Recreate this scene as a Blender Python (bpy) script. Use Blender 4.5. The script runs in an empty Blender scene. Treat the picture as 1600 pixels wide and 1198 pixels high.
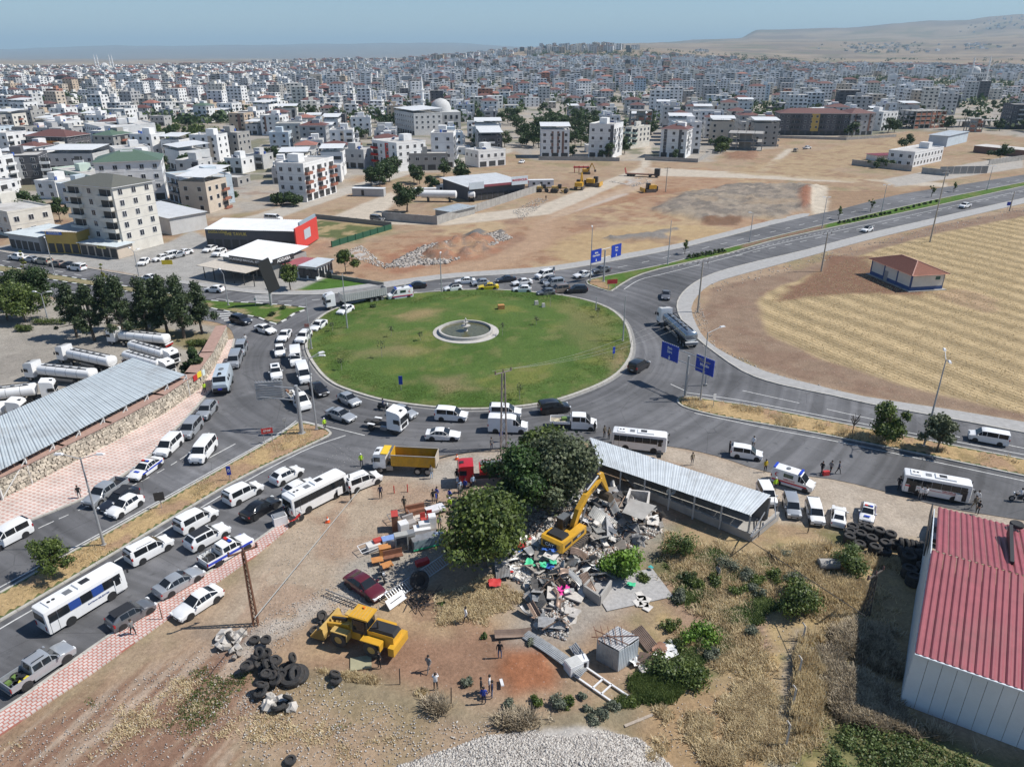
import bpy,bmesh,math,random
import numpy as np
from mathutils import Vector,Matrix,geometry as mgeo
random.seed(7);RNG=np.random.default_rng(7)
S=bpy.context.scene
COL=S.collection
# ---------------------------------------------------------------- camera, sky, sun, exposure
CH,PITCH,FOC=48.0,math.radians(24.0),1150.0
cam=bpy.data.cameras.new("camera");camo=bpy.data.objects.new("camera",cam);COL.objects.link(camo)
cam.sensor_fit='HORIZONTAL';cam.sensor_width=36.0;cam.lens=36.0*FOC/1600.0
cam.clip_start=0.5;cam.clip_end=90000.0
camo.location=(0,0,CH);camo.rotation_euler=(math.radians(90)-PITCH,0,0)
S.camera=camo
SUN_EL,SUN_AZ=math.radians(52),math.radians(4)
W=bpy.data.worlds.new("World");S.world=W;W.use_nodes=True
wn=W.node_tree.nodes;wl=W.node_tree.links;wn.clear()
sky=wn.new('ShaderNodeTexSky');sky.sky_type='NISHITA';sky.sun_disc=False
sky.sun_elevation=SUN_EL;sky.sun_rotation=math.radians(90)-SUN_AZ
sky.altitude=600;sky.air_density=1.0;sky.dust_density=0.0;sky.ozone_density=5.0
bg=wn.new('ShaderNodeBackground');bg.inputs[1].default_value=0.095
wo=wn.new('ShaderNodeOutputWorld');wl.new(sky.outputs[0],bg.inputs[0]);wl.new(bg.outputs[0],wo.inputs[0])
sun=bpy.data.lights.new("sun",'SUN');sun.energy=5.0;sun.angle=math.radians(0.5);sun.color=(1.0,0.955,0.89)
suno=bpy.data.objects.new("sun",sun);COL.objects.link(suno)
sd=Vector((math.cos(SUN_EL)*math.cos(SUN_AZ),math.cos(SUN_EL)*math.sin(SUN_AZ),math.sin(SUN_EL)))
suno.rotation_euler=sd.to_track_quat('Z','Y').to_euler();suno.location=(0,0,400)
S.view_settings.view_transform='Standard';S.view_settings.look='None'
S.view_settings.exposure=0.18;S.view_settings.gamma=1.0;S.view_settings.use_curve_mapping=False
S.render.engine='CYCLES'
S.cycles.max_bounces=5;S.cycles.diffuse_bounces=2;S.cycles.glossy_bounces=2;S.cycles.transmission_bounces=2
S.cycles.volume_bounces=0;S.cycles.transparent_max_bounces=6;S.cycles.volume_max_steps=64
# ---------------------------------------------------------------- geometry of the place
SP,CP=math.sin(PITCH),math.cos(PITCH)
def G(u,v,z=0.0):
 """ground position (metres) of a surveyed point of the place at height z"""
 d=FOC*SP+(v-599)*CP
 return((CH-z)*(u-800)/d,(CH-z)*(FOC*CP-(v-599)*SP)/d)
def PIX(x,y,z=0.0):
 dep=y*CP+(CH-z)*SP
 return 800+FOC*x/dep,599+FOC*(-y*SP+(CH-z)*CP)/dep
def HTOP(v,vt):
 """height of an upright whose foot stands at v and whose top is at vt"""
 d=FOC*SP+(v-599)*CP
 dep=FOC/d;dn=(v-599)/FOC*dep;r=(vt-599)/FOC
 return CH*(dn-r*dep)/(CP-r*SP)
def V3(u,v,z=0.0):
 x,y=G(u,v,z);return Vector((x,y,z))
def smooth_poly(pts,n=4,closed=True):
 out=[];L=len(pts)
 for i in range(L if closed else L-1):
  p0=pts[(i-1)%L]if closed else pts[max(i-1,0)]
  p1=pts[i];p2=pts[(i+1)%L]
  p3=pts[(i+2)%L]if closed else pts[min(i+2,L-1)]
  for k in range(n):
   t=k/n
   out.append(tuple(0.5*((2*p1[a])+(-p0[a]+p2[a])*t+(2*p0[a]-5*p1[a]+4*p2[a]-p3[a])*t*t+(-p0[a]+3*p1[a]-3*p2[a]+p3[a])*t**3)for a in range(2)))
 if not closed:out.append(tuple(pts[-1]))
 return out
def GP(pts,z=0.0):return[G(u,v,z)for u,v in pts]
def _h(ix,iy,seed):
 n=(ix.astype(np.int64)*374761393+iy.astype(np.int64)*668265263+seed*982451653)&0xffffffff
 n=((n^(n>>13))*1274126177)&0xffffffff
 return((n^(n>>16))&0xffff)/65535.0
def vn(x,y,s,seed=0):
 x=np.asarray(x,float)/s;y=np.asarray(y,float)/s
 ix=np.floor(x);iy=np.floor(y);fx=x-ix;fy=y-iy
 fx=fx*fx*(3-2*fx);fy=fy*fy*(3-2*fy)
 a=_h(ix,iy,seed);b=_h(ix+1,iy,seed);c=_h(ix,iy+1,seed);d=_h(ix+1,iy+1,seed)
 return(a*(1-fx)+b*fx)*(1-fy)+(c*(1-fx)+d*fx)*fy
def fbm(x,y,s,seed=0,o=4):
 t=0;a=1;w=0
 for k in range(o):
  t=t+a*vn(x,y,s/2**k,seed+k*17);w+=a;a*=0.55
 return t/w
def sdist(x,y,poly):
 """signed distance, positive inside"""
 d=np.full(np.shape(x),1e18);ins=np.zeros(np.shape(x),bool);L=len(poly)
 for i in range(L):
  ax,ay=poly[i];bx,by=poly[(i+1)%L]
  ex,ey=bx-ax,by-ay;wx,wy=x-ax,y-ay
  t=np.clip((wx*ex+wy*ey)/(ex*ex+ey*ey+1e-12),0,1)
  d=np.minimum(d,(wx-ex*t)**2+(wy-ey*t)**2)
  c=((ay>y)!=(by>y))&(x<(bx-ax)*(y-ay)/(by-ay+1e-12)+ax)
  ins^=c
 d=np.sqrt(d)
 return np.where(ins,d,-d)
def inpoly(x,y,poly):return bool(sdist(np.array([x]),np.array([y]),poly)[0]>0)
def sstep(a,b,x):
 t=np.clip((x-a)/(b-a),0,1);return t*t*(3-2*t)
TU=np.array([-900,0,200,400,600,700,850,1000,1150,1180,1300,1450,1600,2500],float)
TY=np.log(np.array([1500,2500,4000,8000,12000,25000,40000],float))
TV=np.array([[130.4,113.2,103.5,95.3,92.5,80,95],[130.4,113.2,103.5,95.3,92.5,77,95],[130.4,113.2,103.5,95.3,92.5,71,95],[129,111,102,95,92,70,94],[127,107,98,93,91,68,92],[125,103,91,91.5,90,67,90],[123,97,79,75,74,75,90],[123,97,77,69,68,72,90],[125,104,86,67,60,75,90],[126,105,88,65,47,75,90],[127,108,93,64,45,75,90],[127,108,93,62,34,60,90],[127,108,92,55,22,50,90],[127,108,92,52,15,45,90]])
def TZ(x,y):
 x=np.atleast_1d(np.asarray(x,float));y=np.atleast_1d(np.asarray(y,float))
 yy=np.clip(y,1500,39999);u=800+FOC*x/(np.maximum(y,1)*CP+20)
 u=np.clip(u,-899,2499)
 iu=np.clip(np.searchsorted(TU,u)-1,0,len(TU)-2);fu=(u-TU[iu])/(TU[iu+1]-TU[iu]);fu=fu*fu*(3-2*fu)
 ly=np.log(yy);iy=np.clip(np.searchsorted(TY,ly)-1,0,len(TY)-2);fy=(ly-TY[iy])/(TY[iy+1]-TY[iy])
 fy=fy*fy*(3-2*fy)
 v=(TV[iu,iy]*(1-fy)+TV[iu,iy+1]*fy)*(1-fu)+(TV[iu+1,iy]*(1-fy)+TV[iu+1,iy+1]*fy)*fu
 v=v+(fbm(u,ly*300,60,5,4)-0.5)*np.where(yy>6000,5.0,2.0)*np.clip((yy-2500)/4000,0,1)
 e=PITCH+np.arctan((v-599)/FOC)
 h=CH-yy*np.tan(e)
 k=sstep(900,1500,y)
 return h*k
def tz(x,y):return float(TZ(x,y)[0])if y>900 else 0.0
# ---------------------------------------------------------------- materials
MATS={}
def nd(nt,t,**kw):
 n=nt.nodes.new(t)
 for k,v in kw.items():
  if k.startswith('i_'):n.inputs[int(k[2:])].default_value=v
  else:setattr(n,k,v)
 return n
def M(name,col,rough=0.8,metal=0.0,var=0.12,scale=2.0,bump=0.0,coat=0.0,island=0.0,emit=None,alpha=None,dirt=0.0):
 if name in MATS:return MATS[name]
 m=bpy.data.materials.new(name);m.use_nodes=True;nt=m.node_tree;p=nt.nodes['Principled BSDF']
 p.inputs['Base Color'].default_value=(*col,1);p.inputs['Roughness'].default_value=rough;p.inputs['Metallic'].default_value=metal
 if coat:p.inputs['Coat Weight'].default_value=coat;p.inputs['Coat Roughness'].default_value=0.08
 L=nt.links
 if var>0:
  tc=nd(nt,'ShaderNodeNewGeometry');n=nd(nt,'ShaderNodeTexNoise');n.inputs['Scale'].default_value=scale
  n.inputs['Detail'].default_value=6;n.inputs['Roughness'].default_value=0.65
  L.new(tc.outputs['Position'],n.inputs['Vector'])
  mr=nd(nt,'ShaderNodeMapRange');mr.inputs[1].default_value=0.3;mr.inputs[2].default_value=0.7
  mr.inputs[3].default_value=1-var;mr.inputs[4].default_value=1+var
  L.new(n.outputs[0],mr.inputs[0]);last=mr.outputs[0]
  if island:
   mi=nd(nt,'ShaderNodeMapRange');mi.inputs[3].default_value=1-island;mi.inputs[4].default_value=1+island
   L.new(tc.outputs['Random Per Island'],mi.inputs[0]);mu=nd(nt,'ShaderNodeMath',operation='MULTIPLY')
   L.new(last,mu.inputs[0]);L.new(mi.outputs[0],mu.inputs[1]);last=mu.outputs[0]
  vm=nd(nt,'ShaderNodeVectorMath',operation='SCALE');vm.inputs[0].default_value=col;L.new(last,vm.inputs['Scale'])
  out=vm.outputs[0]
  if dirt:
   n2=nd(nt,'ShaderNodeTexNoise');n2.inputs['Scale'].default_value=scale*0.35;n2.inputs['Detail'].default_value=8;n2.inputs['Roughness'].default_value=0.7
   L.new(tc.outputs['Position'],n2.inputs['Vector'])
   m2=nd(nt,'ShaderNodeMapRange');m2.inputs[1].default_value=0.5;m2.inputs[2].default_value=0.68;m2.inputs[4].default_value=dirt;L.new(n2.outputs[0],m2.inputs[0])
   mx=nd(nt,'ShaderNodeMix',data_type='RGBA');L.new(m2.outputs[0],mx.inputs[0]);L.new(out,mx.inputs[6]);mx.inputs[7].default_value=(0.16,0.12,0.09,1)
   out=mx.outputs[2]
  L.new(out,p.inputs['Base Color'])
  if bump:
   b=nd(nt,'ShaderNodeBump');b.inputs['Strength'].default_value=0.6;b.inputs['Distance'].default_value=bump
   L.new(n.outputs[0],b.inputs['Height']);L.new(b.outputs[0],p.inputs['Normal'])
 if emit:p.inputs['Emission Color'].default_value=(*emit,1);p.inputs['Emission Strength'].default_value=1.0
 MATS[name]=m;return m
def leafmat(name,col,col2=None,transl=0.25):
 if name in MATS:return MATS[name]
 m=bpy.data.materials.new(name);m.use_nodes=True;nt=m.node_tree;p=nt.nodes['Principled BSDF'];L=nt.links
 g=nd(nt,'ShaderNodeNewGeometry');n=nd(nt,'ShaderNodeTexNoise');n.inputs['Scale'].default_value=0.9;n.inputs['Detail'].default_value=4
 L.new(g.outputs['Position'],n.inputs['Vector'])
 mx=nd(nt,'ShaderNodeMix',data_type='RGBA');mx.inputs[6].default_value=(*col,1);mx.inputs[7].default_value=(*(col2 or tuple(c*1.7 for c in col)),1)
 ad=nd(nt,'ShaderNodeMath',operation='ADD');m1=nd(nt,'ShaderNodeMapRange');m1.inputs[1].default_value=0.35;m1.inputs[2].default_value=0.65;m1.inputs[3].default_value=-0.35;m1.inputs[4].default_value=0.35
 L.new(n.outputs[0],m1.inputs[0]);L.new(m1.outputs[0],ad.inputs[0]);L.new(g.outputs['Random Per Island'],ad.inputs[1]);ad.use_clamp=True
 L.new(ad.outputs[0],mx.inputs[0]);L.new(mx.outputs[2],p.inputs['Base Color']);p.inputs['Roughness'].default_value=0.55
 if transl:
  t=nd(nt,'ShaderNodeBsdfTranslucent');L.new(mx.outputs[2],t.inputs[0]);ms=nd(nt,'ShaderNodeMixShader');ms.inputs[0].default_value=transl
  o=nt.nodes['Material Output'];L.new(p.outputs[0],ms.inputs[1]);L.new(t.outputs[0],ms.inputs[2]);L.new(ms.outputs[0],o.inputs[0])
 MATS[name]=m;return m
# ---------------------------------------------------------------- mesh builder
class MB:
 def __init__(s):s.v=[];s.f=[];s.m=[];s.mats=[]
 def mi(s,mat):
  if mat not in s.mats:s.mats.append(mat)
  return s.mats.index(mat)
 def add(s,vs,fs,mat=None):
  b=len(s.v);k=s.mi(mat)if mat else 0
  s.v+=[tuple(v)for v in vs];s.f+=[tuple(b+i for i in f)for f in fs];s.m+=[k]*len(fs);return s
 def box(s,c,d,rz=0,mat=None,ry=0,rx=0,taper=1.0):
  hx,hy,hz=d[0]/2,d[1]/2,d[2]/2
  vs=[Vector((x*hx*(taper if z>0 else 1),y*hy*(taper if z>0 else 1),z*hz))for z in(-1,1)for x,y in((-1,-1),(1,-1),(1,1),(-1,1))]
  if rz or ry or rx:
   R=Matrix.Rotation(rz,3,'Z')@Matrix.Rotation(ry,3,'Y')@Matrix.Rotation(rx,3,'X');vs=[R@v for v in vs]
  c=Vector(c)
  return s.add([v+c for v in vs],[(3,2,1,0),(4,5,6,7),(0,1,5,4),(1,2,6,5),(2,3,7,6),(3,0,4,7)],mat)
 def cyl(s,p0,p1,r0,r1=None,n=8,mat=None,caps=True):
  r1=r0 if r1 is None else r1;p0=Vector(p0);p1=Vector(p1);z=(p1-p0).normalized()
  x=z.orthogonal().normalized();y=z.cross(x)
  vs=[p0+(x*math.cos(a)+y*math.sin(a))*r0 for a in[2*math.pi*i/n for i in range(n)]]
  vs+=[p1+(x*math.cos(a)+y*math.sin(a))*r1 for a in[2*math.pi*i/n for i in range(n)]]
  fs=[(i,(i+1)%n,n+(i+1)%n,n+i)for i in range(n)]
  if caps:fs+=[tuple(range(n-1,-1,-1)),tuple(range(n,2*n))]
  return s.add(vs,fs,mat)
 def bar(s,p0,p1,w,h=None,mat=None):
  p0=Vector(p0);p1=Vector(p1);h=h or w;z=(p1-p0).normalized()
  x=z.cross(Vector((0,0,1)));x=x.normalized()if x.length>1e-3 else Vector((1,0,0));y=z.cross(x)
  vs=[p+x*a*w/2+y*b*h/2 for p in(p0,p1)for a,b in((-1,-1),(1,-1),(1,1),(-1,1))]
  return s.add(vs,[(3,2,1,0),(4,5,6,7),(0,1,5,4),(1,2,6,5),(2,3,7,6),(3,0,4,7)],mat)
 def lathe(s,prof,n=12,axis='Z',c=(0,0,0),mat=None):
  """prof: (radius, along) pairs"""
  vs=[];c=Vector(c)
  for r,h in prof:
   for i in range(n):
    a=2*math.pi*i/n;q=(r*math.cos(a),r*math.sin(a))
    p={'Z':(q[0],q[1],h),'Y':(q[0],h,q[1]),'X':(h,q[0],q[1])}[axis];vs.append(c+Vector(p))
  fs=[]
  for j in range(len(prof)-1):
   for i in range(n):
    a,b=j*n+i,j*n+(i+1)%n;fs.append((a,b,b+n,a+n))
  if prof[0][0]>1e-4:fs.append(tuple(range(n-1,-1,-1)))
  if prof[-1][0]>1e-4:fs.append(tuple(range((len(prof)-1)*n,len(prof)*n)))
  return s.add(vs,fs,mat)
 def loft(s,rings,mat=None,closed=True,caps=True):
  n=len(rings[0]);vs=[p for r in rings for p in r];fs=[]
  for j in range(len(rings)-1):
   for i in range(n if closed else n-1):
    a,b=j*n+i,j*n+(i+1)%n;fs.append((a,b,b+n,a+n))
  if caps:fs+=[tuple(range(n-1,-1,-1)),tuple(range((len(rings)-1)*n,len(rings)*n))]
  return s.add(vs,fs,mat)
 def prism(s,poly,z0,z1,mat=None,bottom=True):
  """poly in world xy, any simple outline"""
  n=len(poly);a=sum(poly[i][0]*poly[(i+1)%n][1]-poly[(i+1)%n][0]*poly[i][1]for i in range(n))
  if a<0:poly=poly[::-1]
  vs=[(x,y,z0)for x,y in poly]+[(x,y,z1)for x,y in poly]
  fs=[(i,(i+1)%n,n+(i+1)%n,n+i)for i in range(n)]
  tri=mgeo.tessellate_polygon([[Vector((x,y,0))for x,y in poly]])
  for t in tri:
   p=[poly[i]for i in t]
   ar=(p[1][0]-p[0][0])*(p[2][1]-p[0][1])-(p[1][1]-p[0][1])*(p[2][0]-p[0][0])
   t=t if ar>0 else t[::-1];fs.append(tuple(i+n for i in t))
   if bottom:fs.append(tuple(t[::-1]))
  return s.add(vs,fs,mat)
 def sheet(s,poly,z,mat=None):
  tri=mgeo.tessellate_polygon([[Vector((x,y,0))for x,y in poly]]);fs=[]
  for t in tri:
   p=[poly[i]for i in t]
   ar=(p[1][0]-p[0][0])*(p[2][1]-p[0][1])-(p[1][1]-p[0][1])*(p[2][0]-p[0][0])
   fs.append(tuple(t if ar>0 else t[::-1]))
  return s.add([(x,y,z)for x,y in poly],fs,mat)
 def mesh(s,name,smooth=0):
  me=bpy.data.meshes.new(name);me.from_pydata(s.v,[],s.f)
  for m in s.mats:me.materials.append(m)
  if len(s.mats)>1:me.polygons.foreach_set('material_index',s.m)
  if smooth:
   me.polygons.foreach_set('use_smooth',[True]*len(me.polygons));me.set_sharp_from_angle(angle=math.radians(smooth))
  me.update();return me
 def build(s,name,parent=None,smooth=0,loc=None,rz=0):
  return link(name,s.mesh(name,smooth),parent,loc,rz)
def link(name,data,parent=None,loc=None,rz=0):
 o=bpy.data.objects.new(name,data);COL.objects.link(o)
 if parent:o.parent=parent
 if loc is not None:o.location=loc
 if rz:o.rotation_euler=(0,0,rz)
 return o
THINGS=[]
def tag(o,label,cat,group=None,kind=None):
 o['label']=label;o['category']=cat
 if group:o['group']=group
 if kind:o['kind']=kind
 THINGS.append(o);return o
def thing(name,loc,rz,label,cat,group=None):
 o=bpy.data.objects.new(name,None);COL.objects.link(o);o.location=loc;o.rotation_euler=(0,0,rz);o.empty_display_size=0.3
 return tag(o,label,cat,group)
def struct(o,kind='structure'):o['kind']=kind;return o
def fast_mesh(name,V,F,mats,smooth=False,midx=None):
 """V (n,3) array, F (m,k) array of quads or triangles"""
 V=np.asarray(V,np.float32);F=np.asarray(F,np.int32);me=bpy.data.meshes.new(name)
 me.vertices.add(len(V));me.vertices.foreach_set('co',V.ravel());k=F.shape[1]
 me.loops.add(F.size);me.loops.foreach_set('vertex_index',F.ravel())
 me.polygons.add(len(F));me.polygons.foreach_set('loop_start',np.arange(len(F),dtype=np.int32)*k)
 for m in mats:me.materials.append(m)
 if midx is not None:me.polygons.foreach_set('material_index',np.asarray(midx,np.int32))
 if smooth:me.polygons.foreach_set('use_smooth',np.ones(len(F),bool))
 me.update(calc_edges=True);return me
def heading(u,v,du,dv):
 a=G(u,v);b=G(u+du,v+dv);return math.atan2(b[1]-a[1],b[0]-a[0])
def text_mesh(txt,size,mat,name,extrude=0.01,bold=True):
 cu=bpy.data.curves.new(name,'FONT');cu.body=txt;cu.size=size;cu.extrude=extrude;cu.align_x='CENTER';cu.align_y='CENTER'
 cu.resolution_u=2
 if bold:cu.offset=size*0.012
 t=bpy.data.objects.new('t',cu);COL.objects.link(t);dg=bpy.context.evaluated_depsgraph_get()
 me=bpy.data.meshes.new_from_object(t.evaluated_get(dg));bpy.data.objects.remove(t);me.materials.clear();me.materials.append(mat);me.name=name
 return me
def put_text(txt,size,mat,parent,loc,rot,name='lettering'):
 o=link(name,text_mesh(txt,size,mat,name),parent,loc);o.rotation_euler=rot;return o
# ---------------------------------------------------------------- outlines of the place
ISLAND=smooth_poly(GP([(479,545),(484,520),(500,497),(530,481),(580,468),(640,460),(700,455),(760,453),(830,457),(900,466),(950,482),(978,507),(987,545),(975,573),(950,594),(910,612),(860,628),(800,637),(735,640),(680,637),(610,628),(560,615),(520,599),(495,575)]),4)
ROADN=[(-160,1210),(0,1113),(60,1072),(130,1022),(200,974),(275,924),(340,886),(392,852),(430,824),(460,805),(500,782),(545,757),(590,737),(660,716),(740,706),(850,694),(945,690),(1045,697),(1120,712),(1200,737),(1300,748),(1400,772),(1480,793),(1560,806),(1660,822)]
ROADR=[(1700,694),(1600,676),(1515,660),(1417,642),(1362,632),(1300,618),(1250,608),(1200,596),(1160,580),(1120,553),(1085,525),(1065,500),(1058,480),(1062,465),(1075,450),(1100,434),(1140,420),(1200,405),(1260,391),(1350,367),(1450,344),(1600,310),(1800,265)]
ROADT=[(1800,242),(1600,273),(1500,289),(1400,305),(1317,326),(1275,335),(1200,353),(1075,385),(975,405),(925,414),(862,424),(800,429),(712,434),(650,442),(600,450),(560,456),(512,460),(460,461),(400,459),(330,450),(265,440),(200,430),(130,418),(60,405),(0,393),(-160,362)]
ROADL=[(-160,420),(0,445),(100,468),(200,485),(290,497),(335,503),(358,512),(366,530),(362,548),(350,575),(338,600),(322,618),(290,655),(262,682),(240,708),(200,738),(134,778),(46,814),(0,838),(-160,915)]
ROAD=GP(smooth_poly(ROADN,3,False)+smooth_poly(ROADR,3,False)+smooth_poly(ROADT,3,False)+smooth_poly(ROADL,3,False))
MED1=smooth_poly(GP([(465,661),(475,661),(500,667),(517,677),(500,688),(440,716),(352,760),(206,848),(100,911),(0,970),(-160,1062),(-160,1008),(0,927),(100,869),(164,835),(329,742),(380,713),(430,684)]),2)
MED2=smooth_poly(GP([(1059,625),(1072,620),(1130,628),(1199,639),(1300,659),(1412,681),(1600,718),(1750,745),(1750,775),(1600,744),(1450,712),(1300,682),(1199,664),(1120,650),(1077,639),(1062,632)]),2)
MED3=smooth_poly(GP([(917,442),(925,436),(980,425),(1040,413),(1100,397),(1170,380),(1285,352),(1462,312),(1600,285),(1800,243),(1800,248),(1600,291),(1475,319),(1285,359),(1200,378),(1135,397),(1032,420),(987,435),(960,452),(950,455),(925,447)]),2)
MED4=smooth_poly(GP([(-160,388),(0,415),(174,444),(260,458),(330,470),(400,474),(478,481),(460,490),(432,507),(405,497),(330,482),(260,467),(174,452),(0,425),(-160,398)]),2)
PAVN=GP([(-160,1210),(0,1113),(60,1072),(130,1022),(200,974),(275,924),(340,886),(392,852),(430,824),(460,805),(466,811),(440,835),(400,868),(340,910),(249,977),(140,1055),(60,1108),(0,1149),(-160,1255)])
PAVL=GP([(366,530),(362,548),(350,575),(338,600),(322,618),(290,655),(262,682),(240,708),(200,738),(134,778),(46,814),(0,838),(-160,915),(-160,868),(0,782),(50,757),(107,727),(180,690),(260,645),(310,610),(335,575),(356,532)])
PAVR=smooth_poly(GP([(1700,694),(1600,676),(1515,660),(1417,642),(1362,632),(1300,618),(1250,608),(1200,596),(1160,580),(1120,553),(1085,525),(1065,500),(1058,480),(1062,465),(1075,450),(1100,434),(1140,420),(1200,405),(1260,391),(1350,367),(1450,344),(1600,310),(1800,265),(1800,272),(1600,318),(1450,353),(1350,377),(1270,399),(1200,418),(1140,434),(1108,446),(1090,462),(1080,482),(1088,508),(1104,532),(1140,556),(1199,582),(1270,601),(1350,620),(1475,639),(1600,660),(1700,676)]),2)
PAVT=smooth_poly(GP([(1262,338),(1200,353),(1075,385),(975,405),(925,414),(862,424),(800,429),(712,434),(650,442),(600,450),(560,456),(512,460),(460,461),(400,459),(330,450),(265,440),(265,436),(330,445),(400,454),(460,455),(505,453),(560,446),(600,441),(650,434),(712,427),(800,421),(862,416),(925,406),(975,397),(1075,378),(1200,346),(1255,334)]),2)
CITY=GP([(-900,330),(0,330),(60,320),(120,300),(262,300),(268,330),(345,335),(430,322),(448,318),(480,318),(540,300),(560,275),(632,272),(700,268),(760,248),(800,236),(840,250),(1100,252),(1130,238),(1210,232),(1210,214),(1330,215),(1420,205),(1500,205),(1600,215),(2500,215),(5500,112),(-4500,112)])
def mask(X,Y,pts,soft=1.0,amp=2.0,ns=6.0,seed=3,px=True,dist=False):
 poly=GP(pts)if px else pts
 d=sdist(X,Y,poly)+(fbm(X,Y,ns,seed,4)-0.5)*2*amp
 return d if dist else sstep(-soft,soft,d)
RED=(0.29,0.135,0.07);TAN=(0.36,0.255,0.165);STRAW=(0.44,0.315,0.15);GREY=(0.33,0.31,0.28);PALE=(0.50,0.44,0.36);GREEN=(0.085,0.125,0.03);BRN=(0.20,0.115,0.07)
def ground_fields(X,Y):
 n=X.size;C=np.empty((n,3));C[:]=TAN;A=np.zeros((n,3));Z=np.zeros(n)
 b=fbm(X,Y,14,1,5);b2=fbm(X,Y,4,11,4);b3=fbm(X,Y,1.3,21,3)
 def put(w,col):
  nonlocal C
  C=C*(1-w[:,None])+np.array(col)*w[:,None]
 put(sstep(0.42,0.62,b)*0.7,(0.33,0.21,0.125));put(sstep(0.5,0.7,b2)*0.6,(0.40,0.30,0.18));put(sstep(0.55,0.75,fbm(X,Y,9,71,4))*0.5,(0.21,0.2,0.09))
 w=mask(X,Y,CITY,4,6,20,5,px=False);put(w,(0.34,0.31,0.27));put(w*sstep(0.5,0.6,b)*0.6,(0.42,0.34,0.25));put(w*sstep(0.58,0.62,fbm(X,Y,25,9,3))*0.6,(0.10,0.12,0.05))
 w=sstep(2500,2900,Y-0.3*X+900*(b-.5));put(w*sstep(700,900,Y),(0.40,0.30,0.21))
 if Y.max()>1500:
  L=np.log(np.maximum(Y,10))*800;uu=900*X/np.maximum(Y,10)
  f=fbm(uu,L,60,31,5);f2=fbm(uu*0.4,L*1.5,40,37,4);far=sstep(2200,3200,Y)
  put(far,(0.29,0.215,0.145));put(far*sstep(0.48,0.6,f)*0.9,(0.20,0.155,0.12));put(far*sstep(0.55,0.6,f2)*0.45,(0.40,0.31,0.21));put(far*sstep(0.62,0.68,fbm(uu,L,45,77,3))*0.6,(0.13,0.14,0.08))
  put(far*sstep(10000,12500,Y)*.75,(.19,.155,.135))
 w=mask(X,Y,[(520,405),(600,372),(700,352),(830,340),(860,330),(900,300),(1000,275),(1100,262),(1280,300),(1275,330),(1100,380),(925,408),(800,425),(650,438),(560,448)],2,3);put(w,(0.37,0.235,0.14));put(w*sstep(.45,.6,b),(0.42,0.30,0.17));put(w*sstep(.55,.68,b2)*.8,(.3,.16,.09))
 A[:,1]=np.maximum(A[:,1],w*0.6)
 w=mask(X,Y,[(840,390),(960,345),(1110,352),(1150,375),(1000,402),(900,412)],3,12,30);put(w*.7,STRAW);put(sstep(.62,.72,fbm(X,Y,11,55,4))*sstep(150,200,Y)*(1-sstep(300,330,Y))*.5,(.24,.14,.10))
 w=mask(X,Y,[(560,420),(620,385),(740,365),(800,372),(790,395),(700,412),(620,432)],3,4);put(w*(.4+.6*sstep(.4,.6,b2)),(0.33,0.16,0.09));A[:,1]=np.maximum(A[:,1],w)
 d=mask(X,Y,[(640,408),(660,390),(740,368),(790,378),(770,395),(690,412)],dist=True,amp=3);Z+=sstep(0,6,d)*(0.8+4.5*b3*sstep(.3,.7,b2));put(sstep(0,3,d)*sstep(.5,.6,b3)*.8,(.20,.15,.12))
 for q in([(720,368),(745,357),(765,362),(755,370),(735,372)],[(765,366),(780,357),(795,362),(790,370)]):
  d=mask(X,Y,q,dist=True,amp=.6);put(sstep(0,1.5,d),(.15,.145,.14));Z+=sstep(0,4,d)*1.6
 for q in([(535,398),(560,385),(590,400),(600,408),(560,407)],[(600,415),(650,410),(680,414),(640,420)],[(950,282),(1000,278),(1020,284),(980,290)]):
  d=mask(X,Y,q,dist=True,amp=2);put(sstep(0,2,d)*sstep(.4,.6,b3),(.45,.44,.42));Z+=sstep(0,4,d)*.7*b3
 w=mask(X,Y,[(1040,320),(1070,300),(1160,290),(1260,292),(1275,325),(1200,340),(1100,345)],3,14,25)*.85;put(w,(.29,.25,.20));put(w*sstep(.46,.6,b2)*.9,(.17,.15,.13));put(w*sstep(.6,.7,b),(.33,.25,.17));A[:,1]=np.maximum(A[:,1],w);Z+=w*b3*2.2
 w=mask(X,Y,[(1100,343),(1160,340),(1150,352),(1105,352)],1,1.5);put(w,BRN)
 w=mask(X,Y,[(940,372),(990,365),(1060,358),(1040,372),(960,376)],1,4);put(w,(.22,.2,.18));Z+=w*b3*1.2
 w=mask(X,Y,[(830,320),(1080,290),(1080,296),(870,335)],1,3);put(w*.6,RED)
 for q,c,s in(([(560,445),(640,428),(760,405),(820,375),(835,345),(860,330),(1060,264),(1066,270),(900,325),(870,345),(850,385),(790,415),(660,440)],(.40,.26,.16),1.5),([(520,338),(610,300),(625,308),(600,335),(650,345),(840,322),(1000,262),(1010,212),(1018,212),(1015,262),(1180,270),(1230,232),(1240,233),(1195,272),(1480,286),(1480,292),(1180,279),(1000,274),(860,335),(700,352),(600,350),(560,350)],(.50,.43,.34),1.0),([(840,350),(870,330),(960,300),(1000,285),(1010,262),(1030,270),(1015,290),(900,330)],(.44,.32,.22),2.0),([(300,360),(400,335),(640,262),(800,232),(800,238),(640,272),(480,325),(400,352)],(.44,.40,.34),1.0),([(1270,335),(1262,300),(1270,290),(1290,290),(1300,315),(1290,333)],(.52,.45,.35),1.0),([(1380,280),(1480,262),(1600,240),(1600,262),(1480,280),(1400,292)],(.40,.37,.33),1.0)):
  w=mask(X,Y,q,s,s*.7);put(w,c)
 w=mask(X,Y,[(1248,300),(1262,292),(1268,300),(1264,325),(1252,330)],1,.5);put(w,(.27,.12,.07));Z+=w*1.0
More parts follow.
